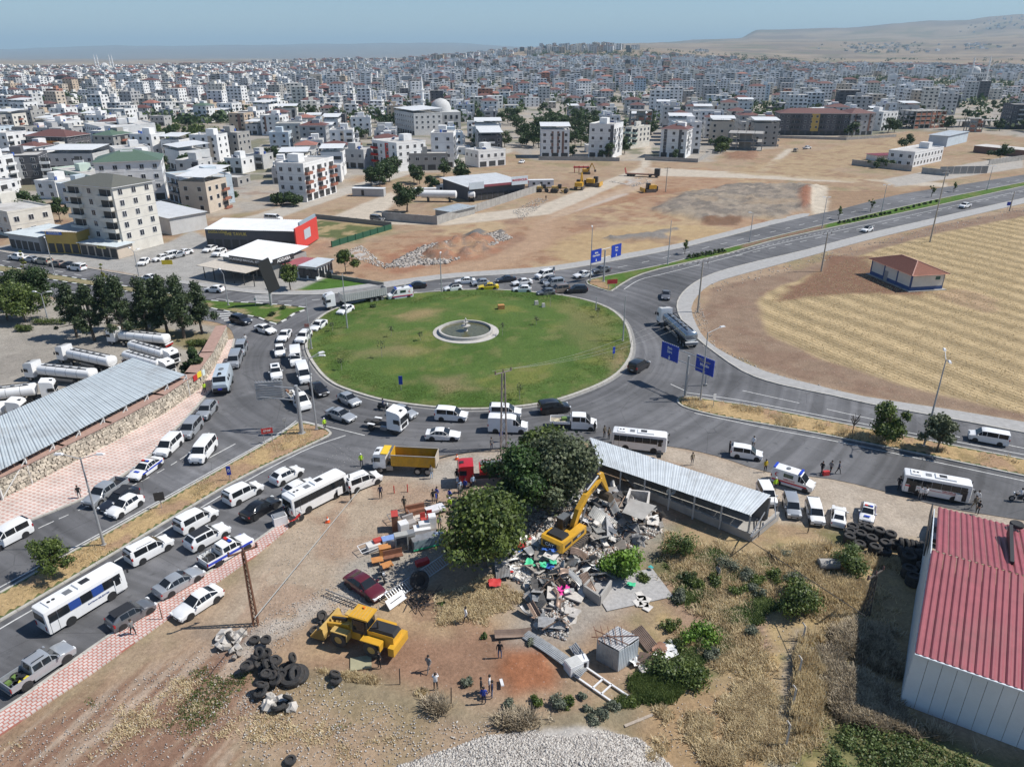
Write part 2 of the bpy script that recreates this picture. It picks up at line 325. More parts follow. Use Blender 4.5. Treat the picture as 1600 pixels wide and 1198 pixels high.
 w=mask(X,Y,[(1290,298),(1420,300),(1450,290),(1470,295),(1330,322),(1295,328)],1,2);put(w*.8,(.30,.19,.11))
 w=mask(X,Y,[(1130,270),(1250,240),(1400,215),(1430,240),(1300,265),(1400,290),(1200,275)],3,5);put(w*.8,(.40,.29,.16));put(w*sstep(.5,.65,b2)*.7,(.27,.16,.10))
 w=mask(X,Y,[(1130,240),(1185,238),(1180,250),(1140,250)],2,3);put(w,(.27,.15,.09));Z+=w*b3*2
 w=mask(X,Y,[(500,345),(612,352),(610,360),(524,384),(520,372),(450,365)],1,1);put(w,(.12,.14,.05));put(w*sstep(.5,.6,b2),(.36,.27,.13))
 w=mask(X,Y,[(458,452),(505,434),(600,440),(560,450),(512,456)],.6,.3);put(w,(.07,.16,.02))
 w=mask(X,Y,[(-160,362),(0,385),(60,372),(260,380),(300,360),(360,388),(420,400),(500,425),(512,432),(460,455),(400,456),(265,438),(130,416)],1,.4);put(w,(.34,.33,.31));A[:,1]*=(1-w)
 w=mask(X,Y,[(-160,430),(0,455),(100,470),(350,512),(330,570),(300,605),(180,680),(0,770),(-160,850)],1,.5);put(w,(.34,.31,.265));put(w*sstep(.55,.7,b)*.4,(.2,.18,.16))
 w=mask(X,Y,[(165,505),(330,520),(320,550),(290,545),(240,520),(170,515)],1,1);put(w,(.24,.2,.1))
 w=mask(X,Y,[(1112,452),(1150,440),(1250,420),(1450,356),(1640,318),(1800,290),(1800,700),(1600,655),(1350,617),(1199,578),(1120,535),(1095,490)],1,1);put(w,(.27,.185,.125));put(w*sstep(.45,.6,b2)*.6,(.23,.14,.095))
 A[:,1]=np.maximum(A[:,1],w*.5)
 wf=mask(X,Y,[(1186,470),(1205,455),(1320,405),(1450,368),(1640,330),(1900,300),(1900,670),(1640,652),(1500,622),(1400,600),(1280,560),(1200,520),(1190,495)],.8,1.2);put(wf,(.46,.34,.175));A[:,0]=wf
 w=mask(X,Y,[(1215,470),(1280,420),(1290,398),(1360,400),(1370,420),(1470,440),(1440,462),(1350,458),(1260,462)],1.5,2.5);put(w,(.215,.115,.07));A[:,0]*=(1-w)
 w=mask(X,Y,[(1440,455),(1500,450),(1560,470),(1540,490)],1,3);put(w*.6,(.42,.27,.17))
 w=mask(X,Y,[(935,690),(1045,697),(1120,712),(1200,737),(1300,748),(1400,772),(1480,793),(1600,812),(1640,830),(1500,880),(1440,850),(1400,860),(1330,850),(1290,820),(1210,815),(1200,775),(1060,725)],1,.8);put(w,(.41,.34,.265));put(w*sstep(.5,.66,b2)*.5,(.47,.40,.32));fore=w
 w=mask(X,Y,[(400,870),(440,835),(470,808),(600,738),(740,708),(800,700),(790,760),(700,850),(690,900),(640,930),(560,945),(500,950),(430,975),(330,985)],1.5,1.5);put(w,(.405,.315,.225));put(w*sstep(.52,.66,b2)*.5,(.33,.2,.13))
 w=mask(X,Y,[(600,738),(740,708),(800,700),(760,740),(700,760),(650,750)],2,2);put(w,(.38,.34,.29))
 w=mask(X,Y,[(520,900),(560,860),(640,860),(680,900),(630,935),(560,940)],1.5,1.5);put(w*.9,(.36,.33,.28))
 w=mask(X,Y,[(430,960),(340,990),(180,1060),(60,1130),(0,1160),(-100,1300),(500,1400),(640,1250),(560,1190),(450,1130),(400,1060)],2,3);put(w,(.30,.185,.118));tr=w
 a=GP([(480,930),(240,1198)]);dx,dy=a[1][0]-a[0][0],a[1][1]-a[0][1];l=math.hypot(dx,dy);q=(X-a[0][0])*(-dy/l)+(Y-a[0][1])*(dx/l);r=(X-a[0][0])*(dx/l)+(Y-a[0][1])*(dy/l)
 st=fbm(q*3,r*0.25,2.2,41,4);put(tr*sstep(.5,.6,st)*.75,(.24,.13,.085));put(tr*sstep(.5,.36,st)*.7,(.45,.35,.26))
 w=mask(X,Y,[(350,1010),(400,975),(560,900),(600,900),(560,940),(480,975),(400,1040),(360,1060)],1,1.5);put(w*.7*sstep(.4,.6,b3),(.44,.40,.35));A[:,1]=np.maximum(A[:,1],w)
 w=mask(X,Y,[(300,990),(420,975),(400,1010),(340,1030)],1,1.5);put(w*.5,(.2,.17,.15))
 w=mask(X,Y,[(640,930),(700,905),(800,900),(830,950),(840,1000),(760,1010),(650,1000),(560,1030),(480,1040),(470,1000)],2,2);put(w,(.41,.28,.155));put(w*sstep(.5,.62,b2)*.7,(.30,.18,.11))
 w=mask(X,Y,[(620,1000),(760,985),(840,1000),(900,1050),(900,1090),(780,1095),(650,1065),(480,1040)],2,2);put(w,(.29,.165,.10))
 w=mask(X,Y,[(790,1020),(850,1015),(885,1045),(870,1085),(800,1085),(775,1050)],1,1.2);put(w,(.34,.13,.055));Z+=w*b3*.35
 w=mask(X,Y,[(470,1045),(560,1060),(700,1100),(860,1120),(1000,1100),(1100,1050),(1000,1130),(860,1150),(700,1130),(540,1080)],1.5,1.5);put(w*.8,(.27,.225,.14));Z+=sstep(.2,1,w)*.5*b2
 w=mask(X,Y,[(400,1100),(560,1090),(700,1140),(640,1198),(500,1300),(300,1300)],3,3);put(w*.8,(.37,.26,.16));put(w*sstep(.5,.6,b2)*.5,(.25,.2,.1));A[:,1]=np.maximum(A[:,1],w*.8)
 w=mask(X,Y,[(1010,820),(1200,830),(1290,830),(1450,870),(1440,1100),(1420,1198),(1300,1300),(1000,1300),(1040,1100),(1000,1000)],2,3);put(w,(.37,.27,.14));put(w*sstep(.5,.62,b2)*.8,(.46,.33,.14));put(w*sstep(.55,.62,fbm(X,Y,7,91,4))*.8,(.14,.15,.05))
 w=mask(X,Y,[(1010,860),(1200,880),(1230,950),(1150,1030),(1040,1090),(1010,1040),(1040,960)],1.5,2.5);put(w*.8,(.30,.19,.13));put(w*sstep(.48,.58,b)*.7,(.10,.13,.04))
 w=mask(X,Y,[(1110,950),(1200,960),(1210,1010),(1120,1030)],1,1);put(w,(.34,.22,.16));A[:,2]=w
 w=mask(X,Y,[(1060,1080),(1200,1050),(1230,1150),(1150,1260),(1000,1260),(1000,1140)],2,3);put(w*.9,(.36,.235,.12))
 w=mask(X,Y,[(1280,1150),(1400,1120),(1600,1180),(1700,1300),(1280,1300)],1.5,2);put(w*.8,(.13,.15,.05))
 w=mask(X,Y,[(1240,980),(1260,980),(1240,1198),(1200,1250),(1200,1150)],.5,.6);put(w*.7,(.33,.29,.24))
 w=mask(X,Y,[(770,800),(850,770),(960,755),(1040,790),(1050,840),(970,880),(1000,930),(900,1010),(800,1000),(790,920),(740,880)],2,2);put(w*.8,(.33,.305,.27))
 d=mask(X,Y,[(620,1198),(680,1178),(760,1150),(850,1140),(930,1138),(1000,1155),(1050,1198),(1080,1290),(600,1290)],dist=True,amp=.5);w=sstep(-.3,.5,d);put(w,(.47,.44,.40));A[:,1]=np.maximum(A[:,1],w);Z+=sstep(-.5,5,d)*1.3+w*.12*b3
 d=mask(X,Y,[(855,345),(960,305),(985,300),(985,304),(905,330)],dist=True,amp=.4)
 put(sstep(0,1,d)*.5,(.5,.46,.42))
 A[:,1]=np.maximum(A[:,1],0.2)
 C=(C*.85+C.mean(1)[:,None]*np.array([1.04,1.0,.95])*.15)*.92
 near=sdist(X,Y,ROAD)if Y.min()<500 else np.full(n,-1e3)
 Z*=1-sstep(-5,-1.5,near);Z-=0.05
 return C,A,Z
def ground_material():
 m=bpy.data.materials.new("dry_ground");m.use_nodes=True;nt=m.node_tree;L=nt.links;p=nt.nodes['Principled BSDF'];p.inputs['Roughness'].default_value=0.95
 p.inputs['Specular IOR Level'].default_value=0.1
 at=nd(nt,'ShaderNodeAttribute',attribute_name='tint');ax=nd(nt,'ShaderNodeAttribute',attribute_name='aux');g=nd(nt,'ShaderNodeNewGeometry')
 sx=nd(nt,'ShaderNodeSeparateColor');L.new(ax.outputs['Color'],sx.inputs[0])
 def noise(sc,det=8,ro=.7,vec=None):
  n=nd(nt,'ShaderNodeTexNoise');n.inputs['Scale'].default_value=sc;n.inputs['Detail'].default_value=det;n.inputs['Roughness'].default_value=ro
  L.new(vec or g.outputs['Position'],n.inputs['Vector']);return n
 def rng(o,a,b,c,d):
  r=nd(nt,'ShaderNodeMapRange');r.inputs[1].default_value=a;r.inputs[2].default_value=b;r.inputs[3].default_value=c;r.inputs[4].default_value=d;L.new(o,r.inputs[0]);return r.outputs[0]
 def mul(a,b):
  q=nd(nt,'ShaderNodeMath',operation='MULTIPLY');L.new(a,q.inputs[0]);L.new(b,q.inputs[1]);return q.outputs[0]
 n1=noise(0.35,10,.75);n2=noise(3.0,6,.8)
 k=mul(rng(n1.outputs[0],.3,.7,.78,1.22),rng(n2.outputs[0],.3,.7,.72,1.28))
 mp=nd(nt,'ShaderNodeMapping');mp.inputs['Rotation'].default_value=(0,0,math.radians(-25));L.new(g.outputs['Position'],mp.inputs[0])
 wv=nd(nt,'ShaderNodeTexWave');wv.inputs['Scale'].default_value=0.30;wv.inputs['Distortion'].default_value=3.5;wv.inputs['Detail'].default_value=4;wv.inputs['Detail Scale'].default_value=0.35;wv.inputs['Detail Roughness'].default_value=.7;L.new(mp.outputs[0],wv.inputs[0])
 wv2=nd(nt,'ShaderNodeTexWave');wv2.inputs['Scale'].default_value=0.05;wv2.inputs['Distortion'].default_value=3;wv2.inputs['Detail'].default_value=4;wv2.inputs['Detail Scale'].default_value=0.6;L.new(mp.outputs[0],wv2.inputs[0])
 rows=mul(rng(wv.outputs['Fac'],0,1,.80,1.1),rng(wv2.outputs['Fac'],0,1,.74,1.1))
 fx=nd(nt,'ShaderNodeMix',data_type='FLOAT');L.new(sx.outputs[0],fx.inputs[0]);fx.inputs[2].default_value=1;L.new(rows,fx.inputs[3])
 wv3=nd(nt,'ShaderNodeTexWave');wv3.inputs['Scale'].default_value=0.55;wv3.inputs['Distortion'].default_value=1.5;mp3=nd(nt,'ShaderNodeMapping');mp3.inputs['Rotation'].default_value=(0,0,math.radians(70));L.new(g.outputs['Position'],mp3.inputs[0]);L.new(mp3.outputs[0],wv3.inputs[0])
 f3=nd(nt,'ShaderNodeMix',data_type='FLOAT');L.new(sx.outputs[2],f3.inputs[0]);f3.inputs[2].default_value=1;L.new(rng(wv3.outputs['Fac'],0,1,.55,1.15),f3.inputs[3])
 k=mul(mul(k,fx.outputs[0]),f3.outputs[0])
 sc=nd(nt,'ShaderNodeVectorMath',operation='SCALE');L.new(at.outputs['Color'],sc.inputs[0]);L.new(k,sc.inputs['Scale'])
 vo=nd(nt,'ShaderNodeTexVoronoi',feature='F1');vo.inputs['Scale'].default_value=2.2;L.new(g.outputs['Position'],vo.inputs['Vector'])
 vs=nd(nt,'ShaderNodeSeparateColor');L.new(vo.outputs['Color'],vs.inputs[0])
 big=rng(vs.outputs[0],.72,.86,0,1);near=rng(vo.outputs['Distance'],.13,.2,1,0)
 st=mul(mul(big,near),sx.outputs[1])
 mx=nd(nt,'ShaderNodeMix',data_type='RGBA');L.new(st,mx.inputs[0]);L.new(sc.outputs[0],mx.inputs[6]);mx.inputs[7].default_value=(.62,.58,.52,1)
 L.new(mx.outputs[2],p.inputs['Base Color'])
 b=nd(nt,'ShaderNodeBump');b.inputs['Strength'].default_value=.9;b.inputs['Distance'].default_value=.12;n4=noise(2.2,8,.75);L.new(n4.outputs[0],b.inputs['Height'])
 b2=nd(nt,'ShaderNodeBump');b2.inputs['Strength'].default_value=.7;b2.inputs['Distance'].default_value=.1;L.new(st,b2.inputs['Height']);L.new(b.outputs[0],b2.inputs['Normal']);L.new(b2.outputs[0],p.inputs['Normal'])
 return m
def grid_ground(name,ys,ss,off,far=False):
 yy,s=np.meshgrid(ys,ss,indexing='ij');X=(s*(yy+off)).ravel();Y=yy.ravel();C,A,Z=ground_fields(X,Y)
 if far:Z=TZ(X,Y)-0.05
 nr,nc=len(ys),len(ss);i=np.arange(nr-1)[:,None]*nc+np.arange(nc-1)[None];i=i.ravel()
 F=np.stack([i,i+1,i+nc+1,i+nc],1)
 me=fast_mesh(name,np.stack([X,Y,Z],1),F,[GM],smooth=True)
 for nm,arr in(('tint',C),('aux',A)):
  a=me.color_attributes.new(nm,'FLOAT_COLOR','POINT');a.data.foreach_set('color',np.concatenate([np.clip(arr,0,1),np.ones((len(arr),1))],1).astype(np.float32).ravel())
 return struct(link(name,me))
GM=ground_material()
grid_ground('ground',np.exp(np.linspace(math.log(12),math.log(452),560)),np.linspace(-1.15,1.15,560),22)
grid_ground('terrain',np.exp(np.linspace(math.log(452),math.log(42000),260)),np.linspace(-1.15,1.15,420),22,far=True)
me=bpy.data.meshes.new('land');me.from_pydata([(-60000,-20000,-6),(60000,-20000,-6),(60000,45000,-6),(-60000,45000,-6)],[],[(0,1,2,3)]);me.materials.append(M('plain_earth',(.36,.27,.18),.95));struct(link('plain',me))
# ---------------------------------------------------------------- roads, kerbs, pavements
def asphalt():
 m=bpy.data.materials.new("asphalt");m.use_nodes=True;nt=m.node_tree;L=nt.links;p=nt.nodes['Principled BSDF'];p.inputs['Roughness'].default_value=0.85
 g=nd(nt,'ShaderNodeNewGeometry')
 def noise(sc,det,ro,sx=1.0):
  n=nd(nt,'ShaderNodeTexNoise');n.inputs['Scale'].default_value=sc;n.inputs['Detail'].default_value=det;n.inputs['Roughness'].default_value=ro;L.new(g.outputs['Position'],n.inputs['Vector']);return n.outputs[0]
 def rng(o,a,b,c,d):
  r=nd(nt,'ShaderNodeMapRange');r.inputs[1].default_value=a;r.inputs[2].default_value=b;r.inputs[3].default_value=c;r.inputs[4].default_value=d;L.new(o,r.inputs[0]);return r.outputs[0]
 def mul(a,b):
  q=nd(nt,'ShaderNodeMath',operation='MULTIPLY');L.new(a,q.inputs[0]);L.new(b,q.inputs[1]);return q.outputs[0]
 k=mul(mul(rng(noise(.045,5,.6),.35,.65,.66,1.3),rng(noise(.5,8,.7),.3,.7,.9,1.1)),rng(noise(14,3,.7),.3,.7,.86,1.14))
 cx=sum(a for a,b in ISLAND)/len(ISLAND);cy=sum(b for a,b in ISLAND)/len(ISLAND)
 mp=nd(nt,'ShaderNodeVectorMath',operation='SUBTRACT');mp.inputs[1].default_value=(cx,cy,0);L.new(g.outputs['Position'],mp.inputs[0])
 le=nd(nt,'ShaderNodeVectorMath',operation='LENGTH');L.new(mp.outputs[0],le.inputs[0])
 nz=nd(nt,'ShaderNodeTexNoise',noise_dimensions='1D');nz.inputs['Scale'].default_value=.55;nz.inputs['Detail'].default_value=3;L.new(le.outputs['Value'],nz.inputs['W'])
 k=mul(k,rng(nz.outputs[0],.35,.65,.76,1.14))
 vo=nd(nt,'ShaderNodeTexVoronoi',feature='DISTANCE_TO_EDGE');vo.inputs['Scale'].default_value=.11;L.new(g.outputs['Position'],vo.inputs['Vector'])
 k=mul(mul(k,rng(vo.outputs['Distance'],0,.006,.62,1)),mul(rng(noise(.8,4,.6),.60,.66,1,.76),rng(noise(.13,6,.7),.56,.66,1,1.28)))
 sc=nd(nt,'ShaderNodeVectorMath',operation='SCALE');sc.inputs[0].default_value=(.118,.118,.123);L.new(k,sc.inputs['Scale']);L.new(sc.outputs[0],p.inputs['Base Color'])
 return m
ASP=asphalt()
MB().sheet(ROAD,0.0,ASP).build('road')['kind']='structure'
KERB=M('kerb_concrete',(.42,.40,.36),.9,var=.2,scale=1.5);KB=M('kerb_black',(.04,.04,.04),.8);KW=M('kerb_white',(.62,.62,.6),.8)
CONC=M('concrete',(.36,.345,.32),.9,var=.18,scale=.8,dirt=.25);PAVE=M('pavement_grey',(.34,.335,.325),.9,var=.15,scale=1.2,dirt=.15)
def kerb_stones(poly,name,h=0.15,w=0.3,alt=False,closed=True,step=1.6,inset=0.0):
 mb=MB();L=len(poly);acc=0;k=0
 for i in range(L if closed else L-1):
  a=Vector(poly[i]);b=Vector(poly[(i+1)%L]);d=b-a;l=d.length
  if l<.05 or a.y>420 or abs(a.x)>260:continue
  n=max(1,round(l/step));z=math.atan2(d.y,d.x)
  for j in range(n):
   c=a+d*((j+.5)/n);k+=1
   mb.box((c.x,c.y,h/2-.03+random.uniform(-.008,.008)),(l/n-.03,w,h+.06),z+random.uniform(-.01,.01),(KB if k%2 else KW)if alt else KERB)
 o=mb.build(name);o['kind']='structure';return o
def tile_mat(name,c1,c2,rot,s1,s2,mode):
 m=bpy.data.materials.new(name);m.use_nodes=True;nt=m.node_tree;L=nt.links;p=nt.nodes['Principled BSDF'];p.inputs['Roughness'].default_value=.85
 g=nd(nt,'ShaderNodeNewGeometry');mp=nd(nt,'ShaderNodeMapping');mp.inputs['Rotation'].default_value=(0,0,rot);L.new(g.outputs['Position'],mp.inputs[0])
 br=nd(nt,'ShaderNodeTexBrick');br.offset=0.5 if mode else 0.0
 br.inputs['Scale'].default_value=1;br.inputs['Brick Width'].default_value=s1;br.inputs['Row Height'].default_value=s2;br.inputs['Mortar Size'].default_value=s2*(.2 if mode==0 else .16);br.inputs['Mortar Smooth'].default_value=.3;br.inputs['Bias'].default_value=-.3
 br.inputs['Color1'].default_value=(*c1,1);br.inputs['Color2'].default_value=(*[c*.82 for c in c1],1);br.inputs['Mortar'].default_value=(*c2,1);L.new(mp.outputs[0],br.inputs[0])
 n=nd(nt,'ShaderNodeTexNoise');n.inputs['Scale'].default_value=.4;n.inputs['Detail'].default_value=8;L.new(g.outputs['Position'],n.inputs['Vector'])
 r=nd(nt,'ShaderNodeMapRange');r.inputs[1].default_value=.3;r.inputs[2].default_value=.7;r.inputs[3].default_value=.8;r.inputs[4].default_value=1.15;L.new(n.outputs[0],r.inputs[0])
 sc=nd(nt,'ShaderNodeVectorMath',operation='SCALE');L.new(br.outputs[0],sc.inputs[0]);L.new(r.outputs[0],sc.inputs['Scale']);L.new(sc.outputs[0],p.inputs['Base Color']);return m
a0,a1=G(200,974),G(340,886);ang=math.atan2(a1[1]-a0[1],a1[0]-a0[0])
T1=tile_mat('red_white_tiles',(.58,.50,.46),(.42,.17,.13),-ang,.42,.36,1)
a0,a1=G(107,727),G(260,645);ang2=math.atan2(a1[1]-a0[1],a1[0]-a0[0])
T2=tile_mat('striped_tiles',(.52,.33,.28),(.60,.52,.47),-ang2,.55,.72,0)
def pavement(name,poly,h,mat):o=MB().prism(poly,-.04,h,mat).build(name);o['kind']='structure';return o
pavement('pavement',PAVN,.12,T1);pavement('pavement',PAVL,.13,T2);pavement('pavement',PAVR,.12,PAVE);pavement('pavement',PAVT,.12,PAVE)
kerb_stones(GP(smooth_poly([p for p in ROADN if p[0]<=460],2,False)),'kerb',closed=False)
kerb_stones(GP(smooth_poly([p for p in ROADR],2,False)),'kerb',closed=False)
kerb_stones(GP(smooth_poly([p for p in ROADT if p[0]<=1262],2,False)),'kerb',closed=False)
kerb_stones(GP(smooth_poly([p for p in ROADL if p[1]>528],2,False)),'kerb',closed=False)
kerb_stones(ISLAND,'kerb',h=.22,w=.45);kerb_stones(MED1,'kerb');kerb_stones(MED2,'kerb');kerb_stones(MED3,'kerb');kerb_stones(MED4,'kerb',alt=True,w=.4)
def grass_mat():
 m=bpy.data.materials.new("lawn");m.use_nodes=True;nt=m.node_tree;L=nt.links;p=nt.nodes['Principled BSDF'];p.inputs['Roughness'].default_value=.9;p.inputs['Specular IOR Level'].default_value=.15
 at=nd(nt,'ShaderNodeAttribute',attribute_name='tint');g=nd(nt,'ShaderNodeNewGeometry')
 n=nd(nt,'ShaderNodeTexNoise');n.inputs['Scale'].default_value=2.5;n.inputs['Detail'].default_value=8;n.inputs['Roughness'].default_value=.8;L.new(g.outputs['Position'],n.inputs['Vector'])
 r=nd(nt,'ShaderNodeMapRange');r.inputs[1].default_value=.3;r.inputs[2].default_value=.7;r.inputs[3].default_value=.6;r.inputs[4].default_value=1.4;L.new(n.outputs[0],r.inputs[0])
 sc=nd(nt,'ShaderNodeVectorMath',operation='SCALE');L.new(at.outputs['Color'],sc.inputs[0]);L.new(r.outputs[0],sc.inputs['Scale']);L.new(sc.outputs[0],p.inputs['Base Color'])
 b=nd(nt,'ShaderNodeBump');b.inputs['Distance'].default_value=.15;L.new(n.outputs[0],b.inputs['Height']);L.new(b.outputs[0],p.inputs['Normal']);return m
LAWN=grass_mat()
def island(name,poly,z,colf,step,inset=.22):
 P=np.array(poly);x0,y0=P.min(0);x1,y1=P.max(0);x0=max(x0,-260);x1=min(x1,300);y1=min(y1,440)
 xs=np.arange(x0-step,x1+step,step);ys=np.arange(y0-step,y1+step,step);X,Y=np.meshgrid(xs,ys,indexing='ij');sh=X.shape;X=X.ravel();Y=Y.ravel()
 d=sdist(X,Y,poly);Z=np.where(d>inset,z+np.minimum(.35,d*.02),z-.02)+(fbm(X,Y,3,4,3)-.5)*.1*(d>.6)
 nc=sh[1];i=(np.arange(sh[0]-1)[:,None]*nc+np.arange(sh[1]-1)[None]).ravel();F=np.stack([i,i+nc,i+nc+1,i+1],1);F=F[(d[F]>0.08).all(1)]
 us=np.unique(F);rm=np.full(len(X),-1);rm[us]=np.arange(len(us));X=X[us];Y=Y[us];Z=Z[us];F=rm[F]
 struct(MB().prism(poly,0,z-.03,M('island_soil',(.2,.15,.09)if name=='median' else(.1,.12,.04),.95)).build('soil_bed'))
 me=fast_mesh(name,np.stack([X,Y,Z],1),F,[LAWN],True);C=colf(X,Y)
 a=me.color_attributes.new('tint','FLOAT_COLOR','POINT');a.data.foreach_set('color',np.concatenate([C,np.ones((len(C),1))],1).astype(np.float32).ravel())
 o=link(name,me);o['kind']='structure';return o
def mixc(C,w,c):return C*(1-w[:,None])+np.array(c)*w[:,None]
def lawn_col(X,Y):
 C=np.empty((X.size,3));C[:]=(.08,.13,.03);b=fbm(X,Y,8,61,5);b2=fbm(X,Y,2.5,62,4)
 C=mixc(C,sstep(.5,.68,b)*.8,(.16,.17,.045));C=mixc(C,sstep(.52,.66,fbm(X,Y,5,65,4))*.6,(.05,.10,.018));C=mixc(C,sstep(.6,.72,b2)*.35,(.21,.18,.08))
 for q,c in(([(620,498),(650,485),(690,488),(685,500),(640,503)],(.34,.23,.13)),([(560,555),(620,540),(680,552),(640,562)],(.24,.19,.10)),([(670,595),(720,590),(730,610),(690,615)],(.28,.2,.12)),([(960,540),(985,530),(985,560),(960,590),(950,570)],(.3,.2,.13)),([(880,470),(960,500),(950,520),(860,480)],(.2,.18,.07)),([(560,520),(640,525),(650,540),(570,535)],(.17,.16,.06)),([(900,480),(960,520),(940,560),(880,520)],(.15,.15,.06))):
  C=mixc(C,mask(X,Y,q,2.5,3,5)*.6,c)
 return C
def dry_col(X,Y):
 C=np.empty((X.size,3));C[:]=(.42,.30,.155);b=fbm(X,Y,3,61,5)
 C=mixc(C,sstep(.48,.62,b),(.34,.225,.14));return mixc(C,sstep(.6,.7,fbm(X,Y,1.6,65,4))*.6,(.22,.17,.08))
def green_col(X,Y):
 C=np.empty((X.size,3));C[:]=(.07,.135,.022);C=mixc(C,sstep(.5,.68,fbm(X,Y,4,61,5))*.7,(.15,.16,.05))
 C=mixc(C,mask(X,Y,[(915,440),(935,436),(955,450),(950,458),(925,450)],1,1),(.33,.22,.13));return mixc(C,mask(X,Y,[(1160,378),(1290,350),(1290,362),(1160,388)],1,1),(.2,.13,.09))
def hedge_col(X,Y):
 C=np.empty((X.size,3));C[:]=(.07,.125,.022);C=mixc(C,sstep(.5,.6,fbm(X,Y,4,61,5)),(.27,.22,.12));return mixc(C,mask(X,Y,[(-160,380),(300,455),(300,480),(-160,410)],2,1),(.25,.215,.125))
island('roundabout_lawn',ISLAND,.2,lawn_col,.7,.2);island('median',MED1,.13,dry_col,.45);island('median',MED2,.13,dry_col,.5);island('median',MED3,.13,green_col,.7);island('median',MED4,.13,hedge_col,.7)
PAINT=M('road_paint',(.58,.58,.56),.7,var=.3,scale=3)
GUT=M('gutter_concrete',(.24,.235,.225),.9,var=.2,scale=1.5)
cxI=sum(a for a,b in ISLAND)/len(ISLAND);cyI=sum(b for a,b in ISLAND)/len(ISLAND)
out=[(cxI+(x-cxI)*1.025,cyI+(y-cyI)*1.025)for x,y in ISLAND]
MB().sheet(out,.004,GUT).build('gutter')['kind']='structure'
def line_path(pts,w,name='lane_line',dash=None,z=.008,mat=None):
 P=[Vector(p)for p in GP(smooth_poly(pts,4,False))];mb=MB();acc=0;mat=mat or PAINT
 for a,b in zip(P,P[1:]):
  d=b-a;l=d.length
  if l<1e-3:continue
  n=Vector((-d.y,d.x))/l*w/2;m=max(1,int(l/.5))if dash else 1
  for j in range(m):
   s0,s1=j/m,(j+1)/m;acc+=l/m
   if dash and(acc%(dash[0]+dash[1]))>dash[0]:continue
   p,q=a+d*s0,a+d*s1;mb.add([(*(p-n),z),(*(q-n),z),(*(q+n),z),(*(p+n),z)],[(0,1,2,3)],mat)
 o=mb.build(name);o['kind']='structure';return o
line_path([(-60,951),(0,917),(164,829),(329,737),(430,680),(463,657)],.16)
line_path([(-60,1023),(0,982),(100,924),(206,860),(352,770),(470,706),(540,680)],.16)
line_path([(475,658),(520,668),(570,680)],.15)
line_path([(327,715),(368,693)],.15)
line_path([(-20,868),(60,825),(200,762),(290,712),(330,672)],.13,dash=(1.2,.8),z=.009)
line_path([(1072,613),(1130,621),(1200,633),(1412,674),(1600,710)],.16)
line_path([(1048,600),(1072,611)],.15)
line_path([(1085,645),(1199,669),(1300,688),(1450,719),(1600,751)],.15)
line_path([(1160,610),(1260,632),(1360,654),(1440,669),(1500,683)],.15,dash=(9,4))
line_path([(1570,694),(1640,708)],.15)
line_path([(1150,400),(1250,378),(1350,356),(1500,322),(1600,299)],.2,dash=(3,4))
line_path([(1050,418),(1150,394),(1250,371),(1320,355)],.2,dash=(1,1.2))
line_path([(975,452),(1000,437),(1040,427),(1135,403),(1200,385),(1285,366),(1475,325),(1600,297)],.18)
line_path([(925,424),(975,416),(1040,402),(1200,364),(1400,316),(1600,280)],.18,dash=(3,5))
line_path([(-20,403),(60,418),(130,431),(220,446),(300,459)],.2,dash=(3,4));line_path([(-20,433),(80,450),(200,472),(300,487)],.2,dash=(3,4))
line_path([(300,462),(370,470),(430,471),(500,468)],.18,dash=(3,4))
line_path([(640,447),(720,441),(800,437),(870,432)],.15,dash=(3,4));line_path([(560,470),(620,460),(700,450)],.15,dash=(2,4))
for k in range(6):line_path([(338+k*4,491+k*3.2),(364+k*3,489+k*3.2)],.5,'crossing_stripe')
for k in range(5):line_path([(398,462+k*2.2),(425,461+k*2.2)],.35,'crossing_stripe')
line_path([(730,703),(770,701),(800,700)],.25,'drain_strip',z=.012,mat=KB);line_path([(655,725),(700,712),(750,703)],.3,'drain_strip',z=.012,mat=M('wet_asphalt',(.03,.03,.03),.5))
for q in([(455,560),(500,590),(490,600),(450,575)],):
 pass
# ---------------------------------------------------------------- vehicles
GLASS=M('tinted_glass',(.015,.018,.022),.08,var=0);RUB=M('rubber',(.022,.022,.023),.75,var=.2,scale=6);RIM=M('alloy',(.35,.36,.37),.35,.6,var=0)
BLKP=M('black_plastic',(.025,.025,.027),.5,var=0);HEAD=M('headlamp',(.75,.77,.78),.1,var=0);TAIL=M('tail_lamp',(.35,.02,.02),.2,var=0)
PLATE=M('number_plate',(.7,.7,.68),.5,var=0);STEEL=M('steel_grey',(.28,.285,.29),.45,.5,var=.1);CHAS=M('chassis_dark',(.05,.048,.046),.7,var=.2)
PCOL={'white':(.80,.80,.79),'silver':(.40,.42,.44),'grey':(.16,.165,.175),'dark':(.035,.04,.055),'black':(.012,.012,.014),'yellow':(.75,.55,.02),'maroon':(.10,.012,.02),'brown':(.20,.16,.13),'palegrey':(.48,.55,.60),'red':(.5,.02,.025),'beige':(.45,.40,.32),'blue':(.03,.07,.3)}
def paint(c):return M('paint_'+c,PCOL[c],.28 if c!='white' else .35,.35 if c in('silver','grey','dark')else 0,var=.04,scale=1.5,coat=.6)
ASSET={}
class Spec:
 """parts of one thing: (name, mesh, parent index, location, label)"""
 def __init__(s):s.p=[]
 def add(s,name,mb,par=-1,loc=None,smooth=40,label=None):
  me=mb.mesh(name,smooth)if isinstance(mb,MB)else mb
  s.p.append((name,me,par,loc,label));return len(s.p)-1
